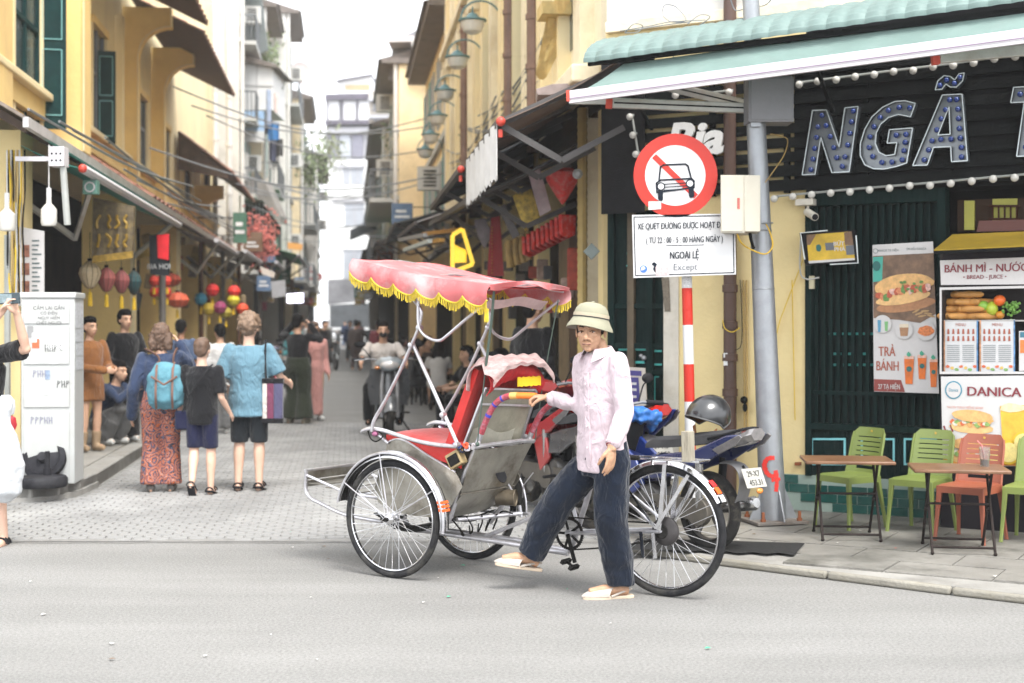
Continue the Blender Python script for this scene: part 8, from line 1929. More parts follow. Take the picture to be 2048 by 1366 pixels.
  dp=MB();dp.tube([(.10,.31*s,.79),(.19,.32*s,.85)],.010,8);B(dp,'armrest_stay',alu)
  y=.355*s
  p=MB();p.tube(bez([(.195,y,.86),(.175,y,.93),(.087,y,1.054),(-.028,y,1.237),(-.111,y,1.386),(-.160,y,1.48),(-.181,y,1.55),(-.178,y,1.60),(-.10,y,1.68)],4),.0105,8);cs=B(p,'canopy_support',alu)
  p=MB();p.tube([(-.118,y-.012*s,1.382),(-.445,y-.012*s,.805)],.0115,8);B(p,'support_leg',alu)
  p=MB();p.tube(bez([(-.171,y+.012*s,1.67),(-.171,y+.012*s,1.52),(-.20,y+.012*s,1.46),(-.26,y+.012*s,1.425),(-.33,y+.012*s,1.415),(-.385,y+.012*s,1.445),(-.52,y+.012*s,1.54),(-.69,y+.012*s,1.655)],5),.0095,8);B(p,'support_bow',alu)
  for c in((-.111,y,1.386),(-.171,y,1.49),(-.345,y,.98),(-.445,y,.81)):
   q=MB();q.lathe([(.012,-.02),(.016,-.018),(.016,.018),(.012,.02)],c,'Y',8);B(q,'joint_bolt',alu,cs)
 t=MB();t.loft([[Vector(p)+Vector(d)for d in((0,.014,0),(.006,0,0),(0,-.014,0),(-.006,0,0))]for p in((-.676,.31,1.70),(-.655,.305,1.53),(-.61,.30,1.25))]);B(t,'rubber_strap',mat('green_rubber',(.05,.075,.06),.6))
 t=MB();t.tube([(-.61,.30,1.26),(-.552,.30,.82)],.0045,6);t.ell((-.552,.30,.815),.013);B(t,'tie_cord',mat('green_rubber',()))
 t=MB();t.tube([(-.722,-.31,1.66),(-.614,-.30,1.137),(-.56,-.30,.80)],.004,6);B(t,'tie_cord',mat('green_rubber',()))
 xF,xB,yw=.285,-.725,.425
 def zt(x):return 1.895-(.285-x)*.175-.010*cos((x+.2)*6)
 def roof(u,v):
  x=xF+(xB-xF)*u;w=2*v-1
  z=zt(x)-.004+.008*(1-w*w)-.004*sin(pi*u*3)**2*(1-.3*abs(w))
  return(x,-w*yw,z+.004*sin(9*x+7*w))
 c1=MB();c1.grid(roof,24,16,.004);co_=B(c1,'canopy',can,ang=60)
 inn=MB();inn.grid(lambda u,v:(lambda p:(p[0],p[1]*.985,p[2]-.012))(roof(u*.99+.005,v)),12,10,.002);B(inn,'canopy_lining',canin,co_)
 emb=MB();rr=random.Random(5)
 for i in range(46):
  a=rr.uniform(0,2*pi);r_=rr.uniform(0,.11);x=-.60+r_*.45*cos(a);yy=-.08+r_*1.6*sin(a)
  pz=zt(x)+.03*(1-(yy/yw)**2)-.024
  emb.ell((x,yy,pz),(.008,.022,.003),6,4,Matrix.Rotation(a,3,'Z'))
 B(emb,'embroidery',mat('embroidery',(.42,.10,.14),.7,0,.6,40,dirt=.5,dirtcol=(.10,.14,.03),dscale=14),co_,kind='stuff')
 def scal(t,n):return.046*abs(sin(pi*t*n))**.8
 def valance(p0,p1,nsc,depth,tx,seg=48,out=Vector((0,1,0))):
  p0,p1=Vector(p0),Vector(p1);m=MB();L=[]
  def pt(t):
   p=p0.lerp(p1,t)
   if tx:p.z=zt(p.x)
   return p
  def fn(u,v):
   p=pt(u);d=depth-.055+scal(u,nsc)*(1 if v>.5 else v*2)
   return p+Vector((0,0,-d*v))+out*(.016*sin(v*pi)+.016*sin(u*nsc*2*pi+1)*v+.012*v)
  m.grid(fn,seg,5,.003);vo=B(m,'valance',can,co_,ang=60)
  rb=MB();rb.tube([Vector(fn(i/seg,1))+out*.003 for i in range(seg+1)],.0055,6);B(rb,'fringe_braid',yel,co_)
  fr=MB();n=int((p1-p0).length/.0085)
  for i in range(n):
   t=(i+.5)/n;q=Vector(fn(t,1));L_=random.uniform(.036,.052)
   e=q+Vector((random.uniform(-.004,.004),random.uniform(-.003,.003),-L_))
   fr.tube([q+out*.003,q.lerp(e,.5)+out*random.uniform(0,.005),e],[.0034,.0030,.0036],4)
  B(fr,'fringe',yel,co_,kind='stuff')
 valance((xF,yw,0),(xB,yw,0),6,.138,True)
 valance((xF,-yw,0),(xB,-yw,0),6,.125,True,out=Vector((0,-1,0)))
 valance((xF,yw,zt(xF)),(xF,-yw,zt(xF)),4,.13,False,32,out=Vector((1,0,0)))
 m=MB();m.grid(lambda u,v:(xB-.004+.02*v*sin(u*9),yw-2*yw*u,zt(xB)+.005+.03*(1-(2*u-1)**2)-v*(.030+.012*sin(u*11))),30,2,.004);B(m,'rear_hem',can,co_)
 m=MB();m.grid(lambda u,v:(xB+.10+.05*v,.32-.66*u,zt(xB)-.065-.05*v-.012*sin(u*8)),20,3,.006);B(m,'rolled_flap',mat('flap_cloth',(.50,.36,.35),.8,0,.2,8,.4,20),co_)
 tw=MB()
 for i in range(14):tw.tube([(xB+.012+.002*i,yw-.005,zt(xB)-.13),(xB+.012+.002*i+random.uniform(-.01,.01),yw,zt(xB)-.18-random.random()*.03)],.0035,4)
 B(tw,'corner_tassel',yel,co_,kind='stuff')
 for s in(1,-1):
  t=MB();t.tube([(xF-.02,(yw-.03)*s,zt(xF)-.02),(-.2,(yw-.03)*s,zt(-.2)-.015),(xB+.02,(yw-.03)*s,zt(xB)-.02)],.008,6);B(t,'canopy_rail',alu)
 for x in(xF-.03,-.17,-.45,xB+.03):
  t=MB();t.tube([(x,-(yw-.03),zt(x)-.02),(x,0,zt(x)+.008),(x,(yw-.03),zt(x)-.02)],.007,6);B(t,'canopy_rib',alu)
 for s in(1,-1):
  y=.25*s
  t=MB();t.tube(bez([(.818,y,.575),(.826,y,.50),(.815,y,.435),(.77,y,.40),(.70,y,.378),(.497,y,.322),(.20,y,.30)],5),.012,8);fo=B(t,'footrest_tube',alu)
  t=MB();t.tube([(.822,y,.55),(.497,y,.46),(.19,y,.44)],.009,8);B(t,'brace',alu,fo)
 t=MB();t.tube([(.82,.26,.578),(.82,-.26,.578)],.010,8);B(t,'front_rail',alu)
 for k,(z0,z1)in enumerate(((.520,.572),(.475,.515))):
  q=MB();q.quad((.825-.0*k,.245,z0),(.825,-.245,z0),(.815,-.245,z1),(.815,.245,z1),.004);B(q,'front_board',sheet,bevel=.001)
 for k in range(4):
  q=MB();q.box(.255+k*.14,.255+k*.14+.132,-.24,.24,.452+k*.018-.012,.452+k*.018-.006);B(q,'floor_plate',sheet,bevel=.001)
 B(MB().tube([(-.02,.05,.235),(-.60,.04,.21),(-1.0,.025,.185)],.0155,10),'main_tube',alu)
 B(MB().tube([(-.02,-.05,.235),(-.60,-.04,.22),(-1.0,-.025,.19)],.0155,10),'main_tube',alu)
 B(MB().tube([(-.02,.05,.235),(.02,.2,.26)],.014,8),'frame_stay',alu)
 B(MB().tube([(-.50,-.24,.35),(-.32,.18,.345)],.013,8),'cross_tube',alu)
 B(MB().tube([(-.53,-.28,.345),(-.30,-.30,.33),(-.02,-.28,.345)],.010,8),'frame_stay',alu)
 B(MB().tube([(-1.0,0,.19),(-1.10,0,.47),(-1.19,0,.75)],.0165,10),'seat_tube',alu)
 B(MB().tube([(-.40,0,.23),(-.85,0,.42),(-1.12,0,.55)],.0125,8),'brace_tube',alu)
 for s in(1,-1):
  B(MB().tube([(-1.0,.05*s,.305),(-1.25,.062*s,.33),(-1.62,.068*s,.368)],.0105,8),'chain_stay',alu)
  B(MB().tube([(-1.19,.04*s,.72),(-1.36,.06*s,.55),(-1.62,.068*s,.375)],.009,8),'seat_stay',alu)
  B(MB().beam((-1.62,.074*s,.375),(-1.655,.074*s,.745),.024,.012,(0,1,0)),'rack_stay',chrome)
  B(MB().beam((-1.60,.080*s,.385),(-1.80,.080*s,.69),.020,.010,(0,1,0)),'rack_stay',chrome)
  B(MB().beam((-1.60,.080*s,.385),(-1.40,.080*s,.62),.012,.008,(0,1,0)),'rack_stay',chrome)
 f=MB();A=arc(-1.62,.368,.395,radians(152),radians(18));
 f.grid(lambda u,v:(-1.62+(A[round(u*24)][0]+1.62)*(1-.05*(2*v-1)**2),(v-.5)*.072,.368+(A[round(u*24)][1]-.368)*(1-.07*(2*v-1)**2)),24,6,.002);rf=B(f,'mudguard',chrome)
 for a0,m in((140,'reflector_orange'),(147,'white_strip'),(133,'red_strip')):
  q=MB();q.grid(lambda u,v,a0=a0:(-1.62+.399*cos(radians(a0+6*u)),(v-.5)*.05,.368+.399*sin(radians(a0+6*u))),3,2,.002);B(q,'reflector',mat(m,(.55,.55,.56)if m[0]=='w' else(.7,.03,.03),.4),rf)
 rk=MB();rk.box(-1.86,-1.30,-.07,-.058,.758,.768);rk.box(-1.86,-1.30,.058,.07,.758,.768);
 for i in range(6):rk.box(-1.86+i*.108,-1.86+i*.108+.014,-.058,.058,.760,.766)
 B(rk,'rack',chrome,bevel=.001)
 pl=MB();pl.cbox((-1.786,.055,.845),.045,.075,.165,Matrix.Rotation(.03,3,'Y'));B(pl,'wood_block',mat('grey_wood',(.30,.27,.21),.85,0,.3,7,.8,40,dirt=.5,dirtcol=(.12,.10,.07),dscale=8,stretch=(3,3,.5)),bevel=.003)
 tp=MB();tp.tube([(-1.49,.072,.765),(-1.36,.072,.765)],.013,10);B(tp,'rubber_sleeve',blk)
 sd=MB();sd.loft([ering(Vector((x,0,.80+dz)),Vector((0,w_,0)),Vector((0,0,h_)),12)for x,w_,h_,dz in((-1.05,.02,.015,.005),(-1.10,.035,.03,.005),(-1.20,.07,.035,0),(-1.30,.105,.04,.005),(-1.33,.08,.03,.01))]);B(sd,'saddle',mat('saddle_leather',(.03,.02,.015),.45))
 cb=(-1.02,0,.305)
 B(MB().lathe([(.022,-.06),(.022,.06)],cb,'Y',14),'bottom_bracket',alu)
 cr=MB();n=44
 for k,(r0,r1)in enumerate(((.078,.094),)):
  o_,i_=[],[]
  for q in range(n*2):
   a=pi*q/n;rr_=r1+(.004 if q%2 else-.002);o_.append((rr_*cos(a),rr_*sin(a)));i_.append((r0*cos(a),r0*sin(a)))
  N2=n*2;vs=[(cb[0]+x,.050,cb[2]+z)for x,z in o_]+[(cb[0]+x,.050,cb[2]+z)for x,z in i_]+[(cb[0]+x,.044,cb[2]+z)for x,z in o_]+[(cb[0]+x,.044,cb[2]+z)for x,z in i_]
  fs=[]
  for q in range(N2):
   e=(q+1)%N2
   fs+=[(q,N2+q,N2+e,e),(2*N2+q,2*N2+e,3*N2+e,3*N2+q),(q,e,2*N2+e,2*N2+q),(N2+q,3*N2+q,3*N2+e,N2+e)]
  cr.add(vs,fs)
 for k in range(5):
  a=2*pi*k/5;cr.beam((cb[0],.047,cb[2]),(cb[0]+.08*cos(a),.047,cb[2]+.08*sin(a)),.014,.006,(0,1,0))
 B(cr,'chainring',blk)
 for s,d in((1,Vector((-.05,0,-.162))),(-1,Vector((.05,0,.162)))):
  c0=Vector(cb)+Vector((0,.065*s,0));ck=B(MB().beam(c0,c0+d,.022,.013,(0,1,0)),'crank_arm',blk if s>0 else alu,bevel=.003)
  pd=MB();pc_=c0+d+Vector((0,.055*s,0));R_=Matrix.Rotation(-.5,3,'Y')
  for z in(-.03,.03):pd.cbox(pc_+R_@Vector((z,0,0)),.022,.09,.024,R_)
  pd.cbox(pc_,.05,.012,.014,R_);B(pd,'pedal',blk,ck,bevel=.002)
 spc=(-1.62,.055,.368)
 B(MB().lathe([(.04,-.004),(.042,0),(.040,.004)],spc,'Y',24),'sprocket',blk)
 B(MB().lathe([(.075,-.012),(.080,-.010),(.080,.006),(.070,.012),(.02,.014)],(-1.64,.04,.368),'Y',28),'brake_drum',mat('drum_steel',(.06,.055,.055),.5,.6,.4,14))
 for sg in(1,-1):
  ch=MB();p=Vector((cb[0],.047,cb[2]+sg*.094));q=Vector((spc[0],.047,spc[2]+sg*.042));L_=(q-p).length;m_=int(L_/.0127)
  for i in range(m_):
   c=p.lerp(q,(i+.5)/m_);c.z-=.012*sin(pi*(i+.5)/m_)*(1 if sg<0 else.2)
   ch.cbox(c,.0105,.006 if i%2 else.009,.008)
  B(ch,'chain',blk,kind='stuff')
 for x in(-1.51,-1.585):
  B(MB().beam((x,.085,.36),(x-.015,.085,.22),.022,.004,(0,1,0)),'brake_bracket',chrome)
 cu=MB();cm=mat('rusty_tin',(.16,.13,.09),.5,.6,.3,12,.3,40,dirt=.4)
 cu.lathe([(.050,0),(.052,.004),(.050,.012),(.050,.112),(.052,.120),(.045,.118),(.045,.01),(.001,.01)],(-.475,-.215,.445),n=24,cap=False,R=Vector((.93,.30,.02)).to_track_quat('Z','Y').to_matrix());cuo=B(cu,'tin_holder',cm)
 B(MB().tube([(-.43,-.20,.53),(-.45,-.21,.49)],.006,6),'holder_bracket',alu,cuo)
 B(MB().tube([(-.49,-.23,.40),(-.50,-.235,.33)],.012,6),'hanging_strip',alu,cuo)
 for i in range(5):
  pts=[(-.30-.05*i,.22-.09*i,.36),(-.36,.18-.1*i,.27+.02*i),(-.30,.10-.08*i,.24),(-.22,.02-.1*i,.27)]
  B(MB().tube(bez(pts,5),.005,6),'brake_cable',blk)
 B(MB().tube([(-.56,-.28,.60),(-.50,-.26,.52),(-.47,-.30,.44)],.004,5),'cable_end',alu)
 return root
build_cyclo()
# ---------------------------------------------------------------- people of the street
cl=lambda n,c,**k:shirt_mat('cloth_'+n,c)
blk=cl('black',(.012,.012,.014));navy=cl('navy',(.018,.035,.085));wht=cl('white',(.62,.61,.60));brn=cl('rust_brown',(.26,.10,.025));lblue=cl('light_blue',(.115,.23,.30));dshort=cl('charcoal',(.018,.022,.026));dnavy=cl('dark_navy',(.014,.016,.045));olive=cl('dark_olive',(.028,.034,.022));pink=cl('pink',(.62,.30,.27));grey=cl('grey_jeans',(.12,.12,.12));beige=cl('beige',(.55,.50,.46));blue2=cl('slate_blue',(.07,.11,.20));umber=cl('umber',(.07,.05,.045))
pat=mat('floral_print',(.05,.045,.05),.85,0,.3,9);
def floral():
 t=pat.node_tree;N,L_=t.nodes,t.links;b=N['Principled BSDF'];tc=N.new('ShaderNodeTexCoord');v=N.new('ShaderNodeTexVoronoi');v.inputs['Scale'].default_value=10;v.inputs['Randomness'].default_value=1
 n=N.new('ShaderNodeTexNoise');n.inputs['Scale'].default_value=14;n.inputs['Detail'].default_value=2;mx_=N.new('ShaderNodeVectorMath');mx_.operation='MULTIPLY_ADD';mx_.inputs[1].default_value=(.09,)*3
 L_.new(tc.outputs['Object'],n.inputs['Vector']);L_.new(n.outputs['Color'],mx_.inputs[0]);L_.new(tc.outputs['Object'],mx_.inputs[2]);L_.new(mx_.outputs[0],v.inputs['Vector'])
 cr=N.new('ShaderNodeValToRGB');cr.color_ramp.interpolation='CONSTANT';e=cr.color_ramp.elements;e[0].position=0;e[0].color=(.035,.03,.045,1);e[1].position=.22;e[1].color=(.55,.13,.04,1)
 for p,c in((.40,(.06,.05,.07,1)),(.50,(.50,.28,.22,1)),(.62,(.42,.10,.03,1)),(.80,(.10,.10,.16,1))):x=e.new(p);x.color=c
 sp=N.new('ShaderNodeSeparateColor');L_.new(v.outputs['Color'],sp.inputs[0]);ad=N.new('ShaderNodeMath');ad.operation='MULTIPLY_ADD';ad.inputs[1].default_value=4.0;L_.new(v.outputs['Distance'],ad.inputs[0]);ml=N.new('ShaderNodeMath');ml.operation='MULTIPLY';ml.inputs[1].default_value=.45;L_.new(sp.outputs[0],ml.inputs[0]);L_.new(ml.outputs[0],ad.inputs[2])
 mo=N.new('ShaderNodeMath');mo.operation='FRACT';L_.new(ad.outputs[0],mo.inputs[0]);L_.new(mo.outputs[0],cr.inputs[0]);L_.new(cr.outputs[0],b.inputs['Base Color'])
floral()
black=(.010,.009,.009);BR=(.12,.07,.045)
A_=pi
def GP(px,py,z=0):p=G(px,py,z);return(p.x,p.y,z)
sh_b=('shoe',mat('shoe_black',(.02,.02,.02),.5));sh_w=('shoe',mat('shoe_white',(.6,.6,.58),.6));sh_s=('sandal',mat('sandal_black',(.02,.02,.022),.6));sh_g=('shoe',mat('shoe_grey',(.13,.12,.11),.7))
VX=.014
# woman with the backpack
w1=person('woman seen from behind in navy jacket and orange floral trousers with a blue backpack',GP(322,985),A_+.15,1.53,dict(elR=(-.17,-.08,.72),wrR=(-.10,-.09,.86),wrL=(.17,-.05,.45),elL=(.155,.03,.60),shR=(-.105,0,.80)),1,dict(mat=navy,fit=.028,name='jacket',disp=.03),dict(mat=pat,fit=.03,cuff=.03,disp=.02),sh_g,('bob',BR),voxel=VX,hips_w=1.05)
def backpack(host):
 root=thing('backpack','light blue canvas backpack with brown straps worn by the woman in floral trousers','backpack',host['root'].location,host['root'].rotation_euler.z)
 bm=mat('backpack_blue',(.085,.23,.29),.8,0,.15,8,.5,60,dirt=.3,dirtcol=(.14,.32,.37));sm=mat('strap_brown',(.14,.07,.05),.7)
 q=MB();q.loft([ering(Vector((-.06+.02*sin(t*3),.20+d_*.25,z)),Vector((w_,0,0)),Vector((0,d_,0)),16)for t,(z,w_,d_)in enumerate(((.76,.10,.06),(.80,.155,.10),(.92,.165,.115),(1.04,.15,.105),(1.13,.12,.08),(1.17,.07,.05)))]);b=remesh(q,'bag',bm,root,.012,2,.03,.07)
 q=MB();q.loft([ering(Vector((-.06,.30,z)),Vector((w_,0,0)),Vector((0,d_,0)),14)for z,w_,d_ in((.80,.07,.04),(.84,.115,.07),(.95,.11,.06),(.98,.08,.03))]);remesh(q,'front_pocket',bm,root,.012,2,.02,.06)
 for x in(-.13,.01):q=MB();q.tube(bez([(x,.16,1.17),(x,.30,1.12),(x,.36,1.0),(x,.385,.88),(x,.33,.77)],4),.011,6,flat=.5);q.build('buckle_strap',sm,root)
 q=MB();q.tube([(-.17,.36,1.05),(-.06,.385,.98),(.05,.36,1.05)],.01,6);q.build('flap_edge',sm,root)
 for x0,x1 in((-.12,-.14),(0,.12)):q=MB();q.tube(bez([(x0,.14,1.14),(x0*.9+x1*.1,.13,1.22),(x1,.05,1.28),(x1,-.06,1.26)],4),.018,8,flat=.5);q.build('shoulder_strap',sm,root)
backpack(w1)
# boy
b1=person('boy seen from behind in black t-shirt and navy shorts with a small shoulder bag',GP(404,990),A_-.05,1.40,dict(anL=(.035,.10,.10),knL=(.05,-.0,.28),toeL=(.03,.06,.01),wrR=(-.16,-.06,.52),wrL=(.16,-.08,.50),elL=(.14,.01,.62)),3,dict(mat=blk,fit=.024,sleeve=.42,hem=.02),dict(mat=dnavy,fit=.006,len=.46,cuff=.006,disp=.01),sh_s,('short',(.16,.085,.045)),voxel=VX)
bg_=thing('shoulder_bag','small navy shoulder bag hanging at the left of the boy','bag',b1['root'].location,A_-.05);q=MB();q.cbox((.17,.02,.66),.13,.06,.17);q.build('pouch',dnavy,bg_,bevel=.02);q=MB();q.tube(bez([(.16,.05,.74),(.05,.15,.92),(-.07,.12,1.10),(-.10,.02,1.15)],5),.007,6);q.build('strap',blk,bg_)
# man in the blue shirt
m1=person('curly haired man seen from behind in loose light blue shirt and black shorts',GP(498,983),A_,1.615,dict(elL=(.16,.02,.62),wrL=(.145,-.10,.57),elR=(-.17,-.02,.64),wrR=(-.20,-.14,.60)),3,dict(mat=lblue,fit=.045,sleeve=.44,hem=.045,disp=.03),dict(mat=dshort,fit=.010,len=.50,cuff=.006,disp=.01),sh_s,('curly',(.20,.13,.085)),voxel=VX)
tb=thing('tote_bag','striped cream and purple tote bag carried at the right of the blue shirted man','bag',GP(546,985));tb.location.z=0
for k,(x0,x1,m)in enumerate(((-.09,-.05,beige),(-.05,.01,cl('plum',(.15,.03,.07))),(.01,.09,cl('violet',(.07,.065,.13))))):q=MB();q.box(x0,x1,-.03,.03,.66,.98);q.build('stripe_panel',m,tb,bevel=.006)
q=MB();q.box(-.095,.095,-.035,.035,.62,.665);q.box(-.095,.095,-.033,.033,.975,1.02);q.build('bag_trim',blk,tb,bevel=.006);q=MB();q.tube(bez([(-.06,0,1.0),(-.07,0,1.2),(-.06,-.02,1.37)],4),.009,6);q.build('strap',blk,tb)
# people under the left awnings
person('woman with tied black hair in rust brown dress and beige boots by the cabinet',GP(180,903,KH),.9,1.47,dict(wrL=(.09,-.17,.60),elL=(.14,-.03,.62),wrR=(-.02,-.20,.60),elR=(-.13,-.05,.62)),1,dict(mat=brn,fit=.022,name='dress',hem=.09),dict(mat=brn,fit=.02,len=.30,name='dress_skirt'),('boot',mat('boot_beige',(.34,.24,.15),.6)),('bun',black),voxel=VX)
hb=thing('handbag','soft dark grey handbag on the hip of the woman in the brown dress','bag',GP(166,903,KH));q=MB();q.ell((0,-.05,.72),(.13,.07,.13),14,10);remesh(q,'pouch',cl('dark_teal_bag',(.045,.06,.065)),hb,.012,2,.05,.05)
person('young man with folded hands in open black jacket behind the crouching person',GP(250,884,KH),.75,1.56,dict(wrL=(.03,-.14,.52),wrR=(-.03,-.14,.52),elL=(.15,-.02,.61),elR=(-.15,-.02,.61)),1,dict(mat=blk,fit=.03,name='jacket'),dict(mat=blk,fit=.03,cuff=.03),sh_w,('short',black),voxel=VX)
person('person crouching in navy jacket and grey jeans holding up a phone',GP(216,889,KH),1.15,1.60,dict(pelvis=(0,.06,.16),waist=(0,.05,.24),chest=(0,-.02,.34),neck=(0,-.07,.43),head=(0,-.10,.535),shL=(.10,-.06,.41),shR=(-.10,-.06,.41),elL=(.12,-.20,.33),wrL=(.05,-.27,.42),elR=(-.12,-.20,.33),wrR=(-.05,-.26,.40),hipL=(.05,.05,.15),hipR=(-.05,.05,.15),knL=(.08,-.17,.27),knR=(-.08,-.17,.27),anL=(.07,-.03,.05),anR=(-.07,-.03,.05)),1,dict(mat=navy,fit=.022),dict(mat=grey,fit=.02,cuff=.02),sh_w,('short',black),voxel=VX)
person('passer-by with black hair in slate blue shirt behind the woman with the backpack',GP(362,862),A_,1.58,{},2,dict(mat=blue2,fit=.03,sleeve=.45),dict(mat=dshort,fit=.02),sh_b,('short',black),voxel=.018)
person('passer-by in white shirt between the boy and the curly haired man',GP(440,868),A_+.5,1.52,{},1,dict(mat=wht,fit=.03,sleeve=.5,hem=.04),dict(mat=grey,fit=.03),sh_w,('short',black),voxel=.018)
person('photographer in black top and dark olive trousers raising both arms to his eye',GP(596,848),A_-.35,1.66,dict(elR=(-.17,-.10,.76),wrR=(-.06,-.13,.89),elL=(.19,-.07,.80),wrL=(.08,-.12,.93),hipL=(.06,0,.505),anL=(.085,.01,.05),anR=(-.07,.01,.05)),1,dict(mat=blk,fit=.022),dict(mat=olive,fit=.05,cuff=.05),('shoe',mat('shoe_cream',(.5,.46,.36),.7)),('short',black),voxel=.016)
sb_=thing('sling_bag','black sling bag on the back of the photographer','bag',GP(612,846));q=MB();q.ell((0,-.15,.95),(.11,.06,.16),12,8);q.build('pouch',blk,sb_)
person('woman with loose hair in a long pale pink dress behind the photographer',GP(629,842),.5,1.55,dict(wrR=(-.12,-.12,.48)),1,dict(mat=pink,fit=.012,name='dress'),dict(mat=pink,fit=.012,skirt=.13,name='dress_skirt',len=.97),sh_w,('long',(.05,.03,.02)),voxel=.016)
# rider on a scooter coming towards the camera
sc_loc=GP(762,880);rr2=radians(-83)
sc=motorbike('dark grey scooter with a round headlamp ridden towards the camera by the masked rider',(sc_loc[0]-.03,sc_loc[1]+1.15,0),rr2,(.07,.073,.078),(.25,.28,.30));sc.scale=(1,1.35,1.06)
rd=person('rider in beige t-shirt and black face mask on the dark grey scooter',(sc_loc[0]-.06,sc_loc[1]+.95,0),rr2+pi/2,1.66,dict(pelvis=(0,.06,.47),waist=(0,.05,.545),chest=(0,.02,.65),neck=(0,.01,.75),head=(0,-.015,.865),shL=(.115,.01,.725),shR=(-.115,.01,.725),elL=(.175,-.08,.61),wrL=(.185,-.22,.575),elR=(-.175,-.08,.61),wrR=(-.185,-.22,.575),hipL=(.06,.03,.455),hipR=(-.06,.03,.455),knL=(.125,-.20,.39),knR=(-.125,-.20,.39),anL=(.12,-.14,.13),anR=(-.12,-.14,.13)),1,dict(mat=beige,fit=.022,sleeve=.42),dict(mat=blk,fit=.018),sh_b,('short',black),voxel=.014)
hp2=rd['hp'];k2=rd['k'];q=MB();q.ell(hp2(0,-.060,-.055),(.056*k2,.052*k2,.048*k2),14,9,rd['R']);q.build('face_mask',blk,rd['root'])
# seated drinkers and bystanders on the right
def seated(lab,x,y,rz,h,**kw):
 J=dict(pelvis=(0,.04,.27),waist=(0,.04,.35),chest=(0,.01,.46),neck=(0,-.005,.565),head=(0,-.02,.68),shL=(.105,0,.54),shR=(-.105,0,.54),elL=(.14,-.08,.40),wrL=(.09,-.22,.38),elR=(-.14,-.08,.40),wrR=(-.09,-.22,.38),hipL=(.055,0,.26),hipR=(-.055,0,.26),knL=(.08,-.24,.28),knR=(-.08,-.24,.28),anL=(.07,-.22,.05),anR=(-.07,-.22,.05))
 J.update(kw.pop('J',{}));p=SW(x,y);person(lab,(p.x,p.y,0),rz,h,J,kw.get('skin',1),kw['top'],kw['bottom'],kw.get('shoes',sh_b),kw.get('hair',('short',black)),voxel=.017)
 st=thing('low_stool','low dark stool under the '+' '.join(lab.split()[:8]),'stool',(p.x,p.y,0));q=MB();R0=Rz(rz);c=R0@Vector((0,.05,0));q.cbox(c+Vector((0,0,.36)),.30,.30,.04,R0);q.build('seat',blk,st,bevel=.01)
 for a in(-1,1):
  for b in(-1,1):q=MB();q.beam(c+R0@Vector((a*.12,b*.12,.34)),c+R0@Vector((a*.14,b*.14,0)),.03,.03);q.build('leg',blk,st)
seated('woman with long black hair in white top seated with her back to us',1.62,24.8,A_+.1,1.62,top=dict(mat=wht,fit=.015,sleeve=.3),bottom=dict(mat=wht,fit=.01,len=.4),hair=('long',black))
seated('man in umber shirt seated beyond the woman in white',1.55,27.0,.6,1.70,top=dict(mat=umber,fit=.02,sleeve=.45),bottom=dict(mat=dshort,fit=.02))
seated('woman in black seated facing left behind the cyclo support',1.35,26.2,1.3,1.6,top=dict(mat=blk,fit=.02),bottom=dict(mat=blk,fit=.02),hair=('long',black))
seated('woman in black top leaning on her knees under the awning',1.72,20.0,-1.0,1.6,top=dict(mat=blk,fit=.02,sleeve=.4),bottom=dict(mat=blk,fit=.02),hair=('bob',black))
seated('person in white t-shirt seated close behind the cyclo backrest',1.72,15.6,-.6,1.66,top=dict(mat=wht,fit=.02,sleeve=.4),bottom=dict(mat=dshort,fit=.02))
p=SW(1.80,13.6);person('tall bystander in black turned away beside the dark doors',(p.x,p.y,0),A_-.8,1.80,{},1,dict(mat=blk,fit=.035),dict(mat=blk,fit=.03),sh_b,('short',black),voxel=.018)
# walkers far down the street
for i,(px,py,c,c2,lb)in enumerate(((690,694,navy,blue2,'far walker in blue near the end of the street'),(712,742,umber,umber,'far walker in dark brown in mid street'),(655,710,wht,grey,'far walker in white by the parked scooters'),(676,690,beige,grey,'far walker in beige near the left awnings'),(735,690,blk,blk,'far walker in black right of centre'),(720,700,grey,blk,'far walker in grey behind the brown one'))):
 person(lb,GP(px,py),A_ if i%2 else 0,1.62,dict(anL=(.06,.08,.07),anR=(-.06,-.08,.05)),1,dict(mat=c,fit=.03),dict(mat=c2,fit=.02),None,('short',black),voxel=.03,build_face=False,group=None)
# parked scooters farther off
for i,(px,py,hd,c,lb)in enumerate(((655,738,-70,(.10,.11,.11),'grey scooter parked by the pink dress woman'),(640,720,-65,(.03,.03,.035),'black scooter parked behind the grey one on the left'),(543,800,60,(.14,.15,.16),'silver scooter parked behind the man with curly hair'),(836,790,-75,(.03,.03,.035),'black scooter parked beside the seated drinkers'),(812,745,-80,(.20,.03,.03),'dark red scooter parked farther along the right side'))):motorbike(lb,GP(px,py),radians(hd),c,(.3,.31,.32)if i==2 else None,'scooters parked farther along the street')
